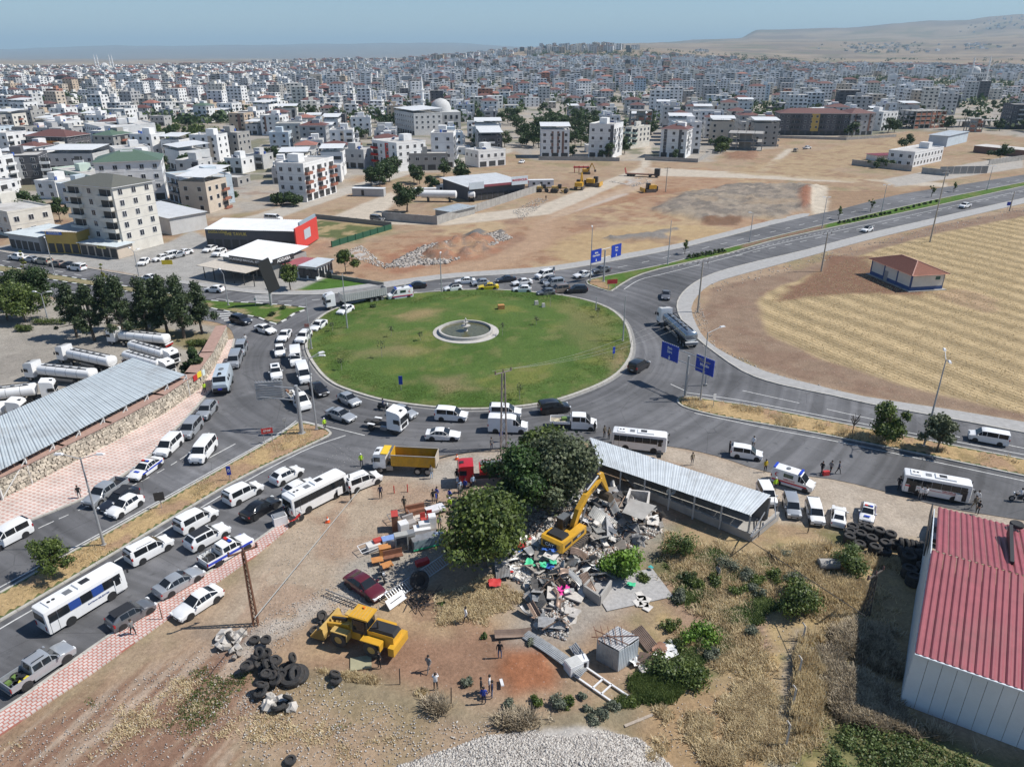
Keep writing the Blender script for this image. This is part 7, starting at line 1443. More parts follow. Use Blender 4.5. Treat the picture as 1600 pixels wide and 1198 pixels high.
def mini(u,v,kind,a,label,sc=1.0):
 t=thing({'exc':'excavator','grader':'grader','roller':'road_roller','dozer':'bulldozer'}[kind],tuple(V(u,v)),a,label,'machine');t.scale=(sc,)*3;Y=CY if kind in('exc','dozer')else CYD
 if kind in('exc','dozer'):
  for sy in(-1,1):MB().box((0,sy*1.2,.5),(3.8,.6,1.0),mat=TRK).build('track',t)
  MB().box((-.6,0,1.8),(2.8,2.6,1.3),mat=Y).build('body',t);MB().box((.9,.5,2.2),(1.3,1.2,1.8),mat=DRK).build('cab',t)
  if kind=='exc':MB().bar((1,-.3,2),(2.6,-.3,5.2),.5,mat=Y).build('boom',t);MB().bar((2.6,-.3,5.2),(4.2,-.3,2.2),.4,mat=Y).build('stick',t);MB().box((4.3,-.3,1.6),(.9,1.2,1.0),mat=TRK).build('bucket',t)
  else:MB().box((2.8,0,.9),(.3,3.8,1.3),mat=Y).build('blade',t);MB().box((-2.6,0,1.0),(.8,.6,1.6),mat=DRK).build('ripper',t)
 else:
  xs=(-2,-.8,3)if kind=='grader' else(-1.2,1.6)
  for x in xs:
   for sy in(-1,1):link('wheel',LW,t,(x,sy*1.05,.75))
  MB().box((-1.2,0,1.8),(2.6,1.6,1.1),mat=Y).build('body',t);MB().box((.6,0,2.3),(1.3,1.4,1.6),mat=DRK).build('cab',t);MB().bar((.8,0,1.7),(3.4,0,1.9),.4,mat=Y).build('front_frame',t)
  if kind=='grader':MB().box((1.6,0,.6),(.3,3.4,.6),.4,Y).build('blade',t)
mini(905,296,'exc',1.3,'yellow excavator standing at the end of the white cabins',1.15);mini(872,301,'grader',-.2,'dusty yellow grader next to the yard wall');mini(848,300,'roller',0,'low dusty yellow roller nearest the yard wall',.9);mini(926,291,'dozer',-.4,'dark yellow bulldozer right of the standing excavator',1.2);mini(1015,300,'dozer',3.4,'lone yellow bulldozer on the brown plot',1.1);mini(916,272,'exc',0,'dusty excavator body beside a red frame',.9)
t=thing('lowbed_lorry',tuple(V(1003,276)),heading(1000,276,20,1),'dark lorry with a red ramped lowbed trailer on the dusty track','lorry');MB().box((6.5,0,2.1),(2.2,2.5,2.9),mat=DRK).build('cab',t);MB().box((0,0,1.0),(14,2.6,.3),mat=RUST).build('lowbed',t);MB().box((5,0,1.0),(5,1,.4),mat=CHAS).build('chassis',t)
for sy in(-1,1):MB().bar((-7,sy*.8,1.0),(-7.6,sy*.8,3.4),.7,.15,M('ramp_red',(.35,.05,.04),.6)).build('ramp',t)
for x in(6.4,3.6,-3.5,-4.7,-5.9):
 for sy in(-1,1):link('wheel',LW,t,(x,sy*1.1,.6)).scale=(.65,.7,.65)
t=thing('steel_frame',tuple(V(908,270)),0,'red steel frame in front of the white cabin row','steel frame')
for k in range(4):MB().bar((-3+k*2,0,0),(-3+k*2,0,3),.3,mat=SR).build('upright',t)
MB().box((0,0,2.4),(7,1,.6),mat=SR).build('beam',t)
# ---------------------------------------------------------------- tyres
TM={}
def tyre_mesh(r):
 k=round(r,2)
 if k not in TM:TM[k]=MB().lathe([(r*.55,-r*.26),(r*.9,-r*.3),(r,-r*.18),(r,r*.18),(r*.9,r*.3),(r*.55,r*.26),(r*.62,0)],18,'Z',mat=M('old_tyre',(.035,.034,.034),.9,var=.3,scale=5,dirt=.3)).mesh('tyre',35)
 return TM[k]
TY_N={}
def tyre(x,y,z,r,tilt,rz,label,group):
 o=link('tyre',tyre_mesh(r),None,(x,y,z));o.rotation_euler=(tilt,0,rz);tag(o,label,'tyre',group);return o
rg=random.Random(5)
for k in range(34):
 u,v=rg.gauss(425,15),rg.gauss(1058,20);x,y=G(u,v);r_=rg.choice((.42,.48,.55));tyre(x,y,.15+rg.random()*.9,r_,rg.uniform(-1.2,1.2),rg.random()*6,f"{ {.42: 'small', .48: 'mid-sized', .55: 'larger'}[r_]} tyre in the {'upper' if v < 1058 else 'lower'} half of the left heap",'heap of old tyres on the left')
for(u,v,r,tl,lb_)in((457,1062,1.05,.35,'biggest tyre of the heap, lying tilted on its right side'),(468,1060,.85,.5,'second big tyre at the right of the heap'),(447,1102,.62,.15,'tyre at the bottom of the heap, lying nearly flat'),(436,1108,.6,.4,'lowest tyre of the heap'),(454,1190,.45,0,'single tyre at the bottom edge of the view'),(524,1058,.5,.5,'upper of two tyres in the dry strip'),(526,1068,.5,.4,'lower of two tyres in the dry strip'),(398,1002,.5,0,'single tyre on the ashy ground by the rusty pole'),(656,917,.95,1.1,'big tractor tyre leaning at the end of the fence mesh'),(506,980,.45,.6,'tyre fallen before the loader bucket'),(492,988,.5,.2,'tyre lying furthest left of the loader bucket'),(504,968,.5,.9,'tyre on top of the loader bucket load'),(513,975,.45,1.0,'tyre wedged in the loader bucket'),(362,1002,.55,1.0,'tyre half buried behind the concrete lumps'),(1590,880,.01,0,'')):
 if r>.1:x,y=G(u,v);tyre(x,y,.2+r*math.sin(abs(tl))*.8,r,tl,u*.7,lb_,None)
st_px=[(1331,826),(1347,822),(1327,834),(1343,837),(1326,842),(1341,849),(1359,844),(1365,858),(1382,852),(1382,861),(1397,848),(1371,832),(1389,838),(1355,828)]
for i,(u,v)in enumerate(st_px):
 n=rg.choice((2,3,3))
 for k in range(n):
  x,y=G(u,v+6);tyre(x+rg.uniform(-.05,.05),y+rg.uniform(-.05,.05),.18+k*.33,.62,0,rg.random()*3,['bottom','middle','top'][k]+' tyre of a low stack facing the parked cars','stacked tyres before the parked cars')
for i,(u,v)in enumerate([(1418,880),(1438,876),(1418,900),(1440,896),(1425,912),(1445,915)]):
 for k in range(3):x,y=G(u,v);tyre(x,y,.2+k*.36,.72,rg.uniform(-.1,.1),rg.random()*3,['bottom','middle','top'][k]+' tyre of a dark stack beside the red shed','stacked tyres beside the red shed')
for row in range(2):
 for k in range(6):x,y=G(1406+k*8,857+row*13+k*1.5);tyre(x,y,.65,.68,pi/2-rg.uniform(0,.3),1.4+rg.uniform(-.25,.25),'tyre standing upright in the row by the red shed corner','row of upright tyres beside the red shed')
x,y=G(783,876)
tag(MB().cyl((-1.0,0,.6),(1.0,0,.6),.55,n=16,mat=CONC).build('concrete_pipe',loc=(*G(1293,888),0)),'short concrete pipe lying in the straw by the big bush','pipe')
# ---------------------------------------------------------------- rubble of the demolished house
RP=GP([(800,815),(850,790),(880,765),(960,768),(1025,795),(1035,830),(1000,850),(960,862),(935,885),(945,905),(900,920),(895,960),(885,1000),(850,990),(825,960),(835,925),(800,905),(775,890),(790,850)]);RPA=np.array(RP)
CS=[M('scrap_sheet_%d'%i,c,.45,.35,var=.2,scale=1.5,dirt=.45)for i,c in enumerate(((.42,.42,.42),(.30,.31,.32),(.16,.155,.15),(.50,.50,.48),(.24,.17,.13)))]
CONCR=[M('rubble_%d'%i,c,.95,var=.2,scale=3,dirt=.2)for i,c in enumerate(((.50,.47,.43),(.38,.355,.32),(.27,.24,.21),(.60,.57,.53),(.33,.22,.17)))]
TIM=[M('timber_%d'%i,c,.9,var=.25,scale=4)for i,c in enumerate(((.16,.11,.08),(.28,.20,.14),(.07,.055,.05),(.36,.30,.24)))]
TRA=[M('trash_%s'%n,c,.6,var=.1)for n,c in(('pink',(.75,.05,.32)),('green',(.05,.5,.25)),('blue',(.05,.15,.5)),('white',(.78,.78,.76)),('red',(.5,.04,.04)),('brown',(.25,.13,.08)),('teal',(.05,.35,.35)))]
rg=random.Random(21)
def rnd_in(P,Pa):
 x0,y0=Pa.min(0);x1,y1=Pa.max(0)
 while True:
  x,y=rg.uniform(x0,x1),rg.uniform(y0,y1)
  if inpoly(x,y,P):return x,y
def hpile(x,y):d=float(sdist(np.array([x]),np.array([y]),RP)[0]);return min(1.5,max(0,d)*.35)*(.6+.6*float(vn(np.array([x]),np.array([y]),2.5,3)[0]))
def bent_sheet(L_,W_,bend,pitch,mat):
 n=max(3,int(W_/pitch));vs=[];fs=[];m=6
 ph=rg.random()*3
 for j in range(m+1):
  for i in range(n*2+1):
   x=(i/(n*2)-.5)*W_;y=(j/m-.5)*L_;vs.append((x,y,(.045 if i%2 else 0)+bend*math.sin(j/m*3+ph)+bend*.4*math.sin(i/n*2.0+ph)))
 c=n*2+1
 for j in range(m):
  for i in range(n*2):a=j*c+i;fs.append((a,a+1,a+c+1,a+c))
 k=len(vs);vs+=[(x,y,z-.02)for x,y,z in vs];fs+=[tuple(q+k for q in f[::-1])for f in fs]
 return MB().add(vs,fs,mat)
sheets=[bent_sheet(rg.uniform(1.6,3.2),rg.uniform(.7,1.3),rg.uniform(.05,.4),.12,CS[i%5]).mesh('scrap_sheet',30)for i in range(16)]
def chunk(s,mat,flat=.4):
 vs=[];
 for z in(-1,1):
  for a in range(6):an=a*pi/3+rg.uniform(-.25,.25);r=s*rg.uniform(.6,1.0)*(.85 if z>0 else 1);vs.append((r*math.cos(an),r*math.sin(an)*.8,z*s*flat*rg.uniform(.7,1)))
 return MB().add(vs,[(i,(i+1)%6,6+(i+1)%6,6+i)for i in range(6)]+[(5,4,3,2,1,0),(6,7,8,9,10,11)],mat)
chunks=[chunk(rg.uniform(.3,.7),CONCR[(i%4)%3],rg.uniform(.2,.6)).mesh('concrete_lump')for i in range(12)]
slabs=[MB().box((0,0,0),(rg.uniform(1,2.4),rg.uniform(.6,1.5),.14),mat=CONCR[i%4]).mesh('broken_slab')for i in range(8)]
beams=[MB().bar((-rg.uniform(.7,1.8),0,0),(rg.uniform(.7,1.8),0,rg.uniform(-.1,.1)),.09,.09,TIM[i%4]).mesh('timber')for i in range(8)]
HUE={'scrap_sheet_0':'grey','scrap_sheet_1':'dark grey','scrap_sheet_2':'blackened','scrap_sheet_3':'pale','scrap_sheet_4':'rusty','rubble_0':'pale','rubble_1':'grey','rubble_2':'dark brown','rubble_3':'whitish','rubble_4':'reddish','timber_0':'brown','timber_1':'tan','timber_2':'charred','timber_3':'bleached'}
MARKS=[(*G(u,v),n)for u,v,n in((930,790,'behind the excavator boom'),(1005,815,'below the ruined room'),(985,845,'at the right rim of the wreck'),(890,870,'just below the excavator'),(945,880,'beside the bright bush'),(810,890,'at the tree side of the wreck'),(850,905,'on the plaster rubble'),(880,935,'around the pink blanket'),(920,920,'beside the concrete pen'),(850,975,'at the lower tip of the wreck'),(845,850,'left of the excavator'))]
NOUN={'scrap_sheet':'bent sheet','broken_slab':'broken slab','concrete_lump':'concrete lump','timber':'splintered timber','rag':'scrap of cloth'}
def wreck_label(o,x,y):
 m=o.data.materials[0].name;h=HUE.get(m,m.replace('trash_',''));return f"{h} {NOUN[o.name.split('.')[0]]} {min(MARKS, key=lambda q: (q[0] - x) ** 2 + (q[1] - y) ** 2)[2]}"
def strew(meshes,n,P,Pa,name,label,cat,group,tilt=.5,zr=.3,zf=hpile):
 for k in range(n):
  x,y=rnd_in(P,Pa);o=link(name,rg.choice(meshes),None,(x,y,zf(x,y)+.1+rg.random()*zr));o.rotation_euler=(rg.uniform(-tilt,tilt),rg.uniform(-tilt,tilt),rg.random()*6.3);s=rg.uniform(.5,1.05);o.scale=(s,s,s);tag(o,wreck_label(o,x,y),cat,group)
UP=GP([(885,775),(960,768),(1035,810),(1035,835),(985,852),(920,865),(900,840)]);UPA=np.array(UP);LP=GP([(835,925),(900,880),(950,885),(945,915),(900,935),(895,975),(880,1000),(840,985),(815,955)]);LPA=np.array(LP);WP=GP([(785,850),(850,850),(880,870),(865,900),(830,915),(790,900)]);WPA=np.array(WP)
strew(sheets,64,UP,UPA,'scrap_sheet','crumpled corrugated sheet in the wreck right of the excavator','scrap sheet','scrap sheets right of the excavator',.7,.8)
strew(sheets,46,LP,LPA,'scrap_sheet','crumpled corrugated sheet in the lower tongue of the wreck','scrap sheet','scrap sheets in the lower wreck',.7,.8)
strew(sheets,8,WP,WPA,'scrap_sheet','bent grey sheet on the white plaster rubble','scrap sheet','sheets on the plaster rubble',.3)
strew(slabs,40,UP,UPA,'broken_slab','broken pale slab in the wreck right of the excavator','slab','broken slabs right of the excavator',.6,.6);strew(slabs,22,LP,LPA,'broken_slab','broken pale slab in the lower tongue of the wreck','slab','broken slabs in the lower wreck',.5);strew(slabs,26,WP,WPA,'broken_slab','broken white plaster slab left of the excavator','slab','plaster slabs left of the excavator',.4)
strew(chunks,60,RP,RPA,'concrete_lump','lump of broken concrete strewn over the wreck','rubble lump','concrete lumps in the wreck',.4);strew(beams,60,RP,RPA,'timber','splintered timber sticking out of the wreck','timber','timbers in the wreck',.5,.8)
cloth=[]
for i,m_ in enumerate(TRA):
 b=MB();n=5;vs=[((i2-2)*.25+rg.uniform(-.08,.08),(j-2)*.2+rg.uniform(-.08,.08),rg.uniform(0,.25))for j in range(n)for i2 in range(n)];fs=[(j*n+i2,j*n+i2+1,(j+1)*n+i2+1,(j+1)*n+i2)for j in range(n-1)for i2 in range(n-1)];k=len(vs)
 b.add(vs+[(x,y,z-.04)for x,y,z in vs],fs+[tuple(q+k for q in f[::-1])for f in fs],m_);cloth.append(b.mesh('rag',60))
for(i,u,v,s,lb_)in((0,880,933,1.1,'bright pink blanket in the lower wreck'),(0,874,941,.6,'small pink cloth below the pink blanket'),(1,922,922,.6,'mint green sheet beside the concrete pen'),(1,986,917,.8,'mint green scrap on the paving'),(1,864,898,.7,'green scrap at the foot of the plaster rubble'),(2,865,884,.9,'blue bundle on the plaster rubble'),(4,773,915,1.2,'red lid at the left tip of the plaster rubble'),(4,795,897,.9,'red scrap beside the grey plank stack'),(4,815,868,1.0,'dark red cloth under the tree edge'),(6,1017,890,.5,'teal bucket rag in the straw'),(2,905,755,.01,''),(4,905,820,1.2,'red canister beside the excavator track')):
 if s>.1:o=link('rag',cloth[i],None,(*G(u,v),.3 if u>900 or u<800 else hpile(*G(u,v))+.55));o.scale=(s,s,s);o.rotation_euler=(0,0,u);tag(o,lb_,'cloth')
strew([cloth[i]for i in(1,2,3,3,3,4,5)],20,WP,WPA,'rag','coloured household scrap on the plaster rubble','scrap','household scraps on the plaster rubble',.3)
def pieces(name,P,n,s0,s1,mats,label,cat,zf=lambda x,y:0*x,flat=.6,seed=1,w=None,top=True):
 r=np.random.default_rng(seed);Pa=np.array(P);x0,y0=Pa.min(0);x1,y1=Pa.max(0);X=r.uniform(x0,x1,n*4);Y=r.uniform(y0,y1,n*4);d=sdist(X,Y,P);k=d>0
 if w is not None:k&=r.random(len(X))<w(X,Y,d)
 X,Y,d=X[k][:n],Y[k][:n],d[k][:n];n=len(X);s=r.uniform(s0,s1,n)*(.5 if n<3000 else .75);a=r.uniform(0,6.3,n);cube=np.array([(-1,-1,-1),(1,-1,-1),(1,1,-1),(-1,1,-1),(-1,-1,1),(1,-1,1),(1,1,1),(-1,1,1)],float)
 Vv=cube[None]*(.5+.5*r.random((n,8,1)))*s[:,None,None]*np.array([1,.8,flat]);t1=r.uniform(-.5,.5,n)
 vx=Vv[...,0]*np.cos(t1)[:,None]-Vv[...,2]*np.sin(t1)[:,None];vz=Vv[...,0]*np.sin(t1)[:,None]+Vv[...,2]*np.cos(t1)[:,None];vy=Vv[...,1]
 Z=zf(X,Y,d)if zf.__code__.co_argcount==3 else zf(X,Y)
 W_=np.stack([X[:,None]+vx*np.cos(a)[:,None]-vy*np.sin(a)[:,None],Y[:,None]+vx*np.sin(a)[:,None]+vy*np.cos(a)[:,None],Z[:,None]+vz+s[:,None]*.2],-1)
 F=np.array([(3,2,1,0),(4,5,6,7),(0,1,5,4),(1,2,6,5),(2,3,7,6),(3,0,4,7)])[None]+(np.arange(n)*8)[:,None,None]
 o=link(name,fast_mesh(name,W_.reshape(-1,3),F.reshape(-1,4),mats,midx=np.repeat(r.integers(0,len(mats),n),6)));tag(o,label,cat,kind='stuff')
zp=lambda x,y,d:np.clip(d,0,4.3)*.33*(.5+.7*vn(x,y,2.5,3))-.05
pieces('rubble',RP,17000,.05,.26,CONCR+CS[1:4]+TIM[:1],'fine grey rubble filling the wreck of the demolished house','rubble',zp,.6,2)
pieces('plaster_rubble',WP,8000,.05,.26,[CONCR[0],CONCR[3],CONCR[3],TRA[3],TRA[6]if False else CONCR[1]],'white plaster crumbs left of the excavator','rubble',lambda x,y,d:.15+np.clip(d,0,2)*.25*(.6+.6*vn(x,y,1.5,3)),.5,3)
GR=[M('gravel_%d'%i,c,.95,var=.15)for i,c in enumerate(((.50,.47,.43),(.40,.37,.34),(.58,.55,.50),(.32,.29,.26)))]
HP=GP([(620,1198),(680,1178),(760,1150),(850,1140),(930,1138),(1000,1155),(1050,1198),(1080,1290),(600,1290)])
pieces('gravel',HP,26000,.04,.14,GR,'pale gravel heap at the bottom edge of the view','gravel',lambda x,y,d:sstep(-.5,5,d)*1.3+.02,.8,4)
for i,(nm,q,n,s1,lb_)in enumerate((('stone',[(500,1050),(700,1100),(860,1150),(640,1198),(380,1198),(380,1080)],1700,.16,'white stones strewn over the lower slope'),('stone',[(340,1000),(560,890),(700,850),(640,940),(480,980),(380,1060)],2200,.12,'small stones on the ashy forecourt ground'),('stone',[(1060,1040),(1240,960),(1250,1198),(1000,1198)],500,.12,'pale stones in the straw beside the fence posts'),('stone',[(0,1160),(340,1000),(400,1100),(300,1198),(0,1198)],1500,.13,'pale stones on the red earth at the lower left'),('stone',[(1093,470),(1120,540),(1200,580),(1350,620),(1350,632),(1190,590),(1100,545),(1080,500)],1200,.25,'stones along the back of the right pavement'),('stone',[(1110,445),(1200,420),(1350,380),(1600,322),(1600,330),(1350,392),(1200,434),(1120,455)],1800,.35,'stones along the field side of the far pavement'),('stone',[(600,418),(660,385),(780,362),(800,372),(700,412)],3000,.8,'dark rubble over the red mound behind the roundabout'),('stone',[(1040,320),(1160,290),(1270,300),(1200,340)],5000,.9,'grey rubble spread on the far plot'),('stone',[(530,395),(565,384),(600,412),(650,410),(680,414),(600,420)],900,.5,'white rubble row behind the kiosk'),('stone',[(950,284),(1005,278),(1020,284),(990,292)],500,.6,'white blocks beside the lowbed lorry'),('stone',[(520,700),(760,700),(700,780),(480,960),(400,960),(420,860)],1800,.09,'crumbs of stone on the dusty forecourt'),('stone',[(800,330),(840,310),(860,312),(815,345)],500,.4,'grey rubble bank outside the yard wall'))):
 pieces(nm,GP(q),n,s1*.25,s1,GR if i not in(6,7)else[GR[1],GR[3],CONCR[2]],lb_,'stones',lambda x,y:0*x,.6,30+i)
GZ=lambda x,y:float(ground_fields(np.array([x]),np.array([y]))[2][0])
rg=random.Random(3)
for k in range(16):u,v=rg.gauss(362,9),rg.gauss(1010,8);o=link('concrete_lump',rg.choice(chunks),None,(*G(u,v),.3));o.scale=(1.3,)*3;o.rotation_euler=(rg.random(),rg.random(),rg.random()*6);tag(o,'grey concrete lump dumped below the parked white sedan','rubble lump','concrete lumps below the tiled pavement')
for k in range(9):u,v=rg.gauss(430,12),rg.gauss(1098,6);o=link('concrete_lump',rg.choice(chunks),None,(*G(u,v),.25));o.scale=(1.2,)*3;o.rotation_euler=(rg.random(),rg.random(),rg.random()*6);tag(o,'pale lump of concrete under the tyre heap','rubble lump','lumps under the tyre heap')
def quad_wall(t,org,a,b,h,h2,mat,nm='wall',th=.2):
 a,b=Vector(a)-org,Vector(b)-org;d=(b-a).normalized();n=Vector((-d.y,d.x,0))*th/2
 MB().add([a-n,b-n,b+n,a+n,a-n+Vector((0,0,h)),b-n+Vector((0,0,h2)),b+n+Vector((0,0,h2)),a+n+Vector((0,0,h))],[(3,2,1,0),(4,5,6,7),(0,1,5,4),(1,2,6,5),(2,3,7,6),(3,0,4,7)],mat).build(nm,t)
org=V(993,806);t=thing('ruined_room',tuple(org),0,'broken white room left standing beside the long grey metal roof','ruin')
for a,b,h,h2 in(((977,808),(983,790),2.6,2.4),((983,790),(1012,798),2.2,2.6),((1012,798),(1006,826),2.6,1.4),((977,808),(985,812),1.2,.6)):quad_wall(t,org,V(*a),V(*b),h,h2,CONCR[3]if h>2 else CONCR[0])
MB().add([V(972,800,2.6)-org,V(1004,812,2.5)-org,V(1026,790,2.9)-org,V(985,778,3.1)-org,V(972,800,2.75)-org,V(1004,812,2.65)-org,V(1026,790,3.05)-org,V(985,778,3.25)-org],[(3,2,1,0),(4,5,6,7),(0,1,5,4),(1,2,6,5),(2,3,7,6),(3,0,4,7)],CONC).build('roof_slab',t)
org=V(930,945);t=thing('concrete_pen',tuple(org),0,'low open concrete pen at the foot of the wreck','wall')
for a,b in(((912,928),(937,945)),((937,945),(954,920)),((912,928),(925,914))):quad_wall(t,org,V(*a),V(*b),1.1,1.1,CONC)
org=V(965,1049);a,b,c=V(965,1049),V(996,1029),V(931,1030);Hh=HTOP(1049,1018)
t=thing('metal_hut',tuple(org),0,'small hut clad in grey corrugated sheets in the middle of the plot','hut');d4=b+c-a
for p,q in((a,b),(c,a),(b,d4),(d4,c)):
 n=4
 for k in range(n):
  p0,p1=p.lerp(q,k/n)-org,p.lerp(q,(k+1)/n-.004)-org;up=Vector((0,0,Hh+rg.uniform(-.08,.05)));corr_panel((p0,p1,p1+up,p0+up),.16,.03,ZINC if p is a else CS[1]).build('wall_panel',t)
U=Vector((0,0,Hh+.12));q=[c-org+U,a-org+U,b-org+U+Vector((0,0,.1)),d4-org+U+Vector((0,0,.1))]
for k in range(5):corr_panel((q[0].lerp(q[1],k/5),q[0].lerp(q[1],(k+1)/5-.004),q[3].lerp(q[2],(k+1)/5-.004),q[3].lerp(q[2],k/5)),.2,.014,CS[0]).build('roof_panel',t)
m=MB()
for k in range(5):z=Hh+.25;m.bar((-1.6+k*.5,.6,z),(-1.9+k*.6,2.6,z+.15),.05,mat=RUST)
m.bar((-2.2,1.4,Hh+.3),(1.8,1.6,Hh+.3),.06,mat=RUST).bar((-1.8,2.2,Hh+.35),(.8,.4,Hh+.4),.06,mat=RUST);tag(m.build('rusty_rack',loc=org),'rusty bar rack lying on the metal hut roof','rack')
def simple(name,u,v,parts,label,cat,rz=0.0,z=0.0):
 t=thing(name,tuple(V(u,v,z)),rz,label,cat)
 for nm,c_,s_,m_ in parts:MB().box(c_,s_,mat=m_).build(nm,t)
 return t
WHT=M('enamel_white',(.72,.72,.72),.4,var=.05,dirt=.15);BRW=M('wood_brown',(.22,.10,.06),.6,var=.2);ORG=M('wood_orange',(.50,.22,.07),.6,var=.15);GRYF=M('fabric_grey',(.32,.30,.29),.9);REDF=M('fabric_red',(.42,.05,.04),.8);MET=STEEL
simple('washing_machine',896,1047,[('cabinet',(0,0,.5),(1.3,1.1,1.0),WHT),('lid',(0,0,1.02),(1.2,1.0,.05),M('lid_grey',(.5,.5,.48),.5))],'grey box-like appliance lying left of the metal hut','appliance',.5);simple('washing_machine',909,1040,[('cabinet',(0,0,.45),(.9,.9,.9),WHT),('door',(0,-.46,.5),(.5,.04,.5),PANE)],'white washing machine between the grey box and the metal hut','appliance',.3)
t=thing('door_frame',tuple(V(940,1072,.08)),heading(918,1055,48,33),'white three-panel window frame lying in the grass below the hut','frame')
for(cx,cy,sx,sy)in((0,.7,4.6,.16),(0,-.7,4.6,.16),(-2.25,0,.16,1.5),(2.25,0,.16,1.5),(-.4,0,.14,1.4),(.5,0,.14,1.4)):MB().box((cx,cy,.05),(sx,sy,.1),mat=WHT).build('frame_bar',t)
for(u,v,du,dv,L_,W_,i,lb_)in((865,1020,30,22,7.0,1.0,3,'long curled metal sheet reaching down to the grey appliance'),(802,988,20,-2,3.4,.9,4,'lone scorched sheet at the left tip of the wreck'),(785,885,2,26,3.6,1.5,1,'grey corrugated sheet leaning below the big tree'),(1010,1000,14,16,3.2,1.2,4,'yellow rusty rack right of the metal hut'),(1020,1035,10,3,2.6,1.4,4,'rust brown sheet at the lower right of the hut'),(905,1020,12,14,2.2,.8,1,'bluish sheet propped against the metal hut')):
 o=bent_sheet(L_,W_,.18,.14,CS[i]).build('scrap_sheet',smooth=30,loc=tuple(V(u,v,.35)));o.rotation_euler=(.06,.1,heading(u,v,du,dv)-pi/2);tag(o,lb_,'scrap sheet')
for k,(u,v)in enumerate(((1002,935),(1010,938),(996,942),(1006,945),(1012,950),(1000,930))):tag(MB().box((0,0,.06),(.9,.7,.08),k,CONCR[3]).build('floor_tile',loc=tuple(V(u,v))),'white square tile scattered on the weeds right of the pen','tile','white tiles on the weeds')
for k in range(14):u,v=rg.gauss(1022,14),rg.gauss(1040,14);o=link('scrap',rg.choice([cloth[3],cloth[5],chunks[0],chunks[1]]),None,tuple(V(u,v,.15)));o.scale=(1.3,)*3;o.rotation_euler=(0,0,k);tag(o,'junk lying on the ground right of the metal hut','junk','junk right of the metal hut')
simple('garden_paving',985,920,[('paving',(0,0,.03),(7,4.5,.06),M('paver_grey',(.36,.35,.34),.9,var=.2,scale=3))],'patch of grey pavers between the pen and the bright bush','paving',.3);tag(MB().box((0,0,.05),(1.8,1.5,.08),.2,M('mat_olive',(.33,.31,.2),.9)).build('mat',loc=tuple(V(564,1036))),'olive mat lying on the red soil below the loader','mat');tag(MB().box((0,0,.3),(.25,.1,.9),.2,WHT,rx=1.4).build('white_board',loc=tuple(V(784,1070))),'small white board upright on the red soil','board')
tag(MB().bar((0,0,.1),(2.4,1.1,.1),.25,.04,TIM[3]).build('plank',loc=tuple(V(976,1135))),'pale plank in the straw beside the gravel heap','plank')
def four_legs(t,w,d,h,m_):
 for sx in(-1,1):
  for sy in(-1,1):MB().box((sx*w*.45,sy*d*.45,h/2),(.06,.06,h),mat=m_).build('leg',t)
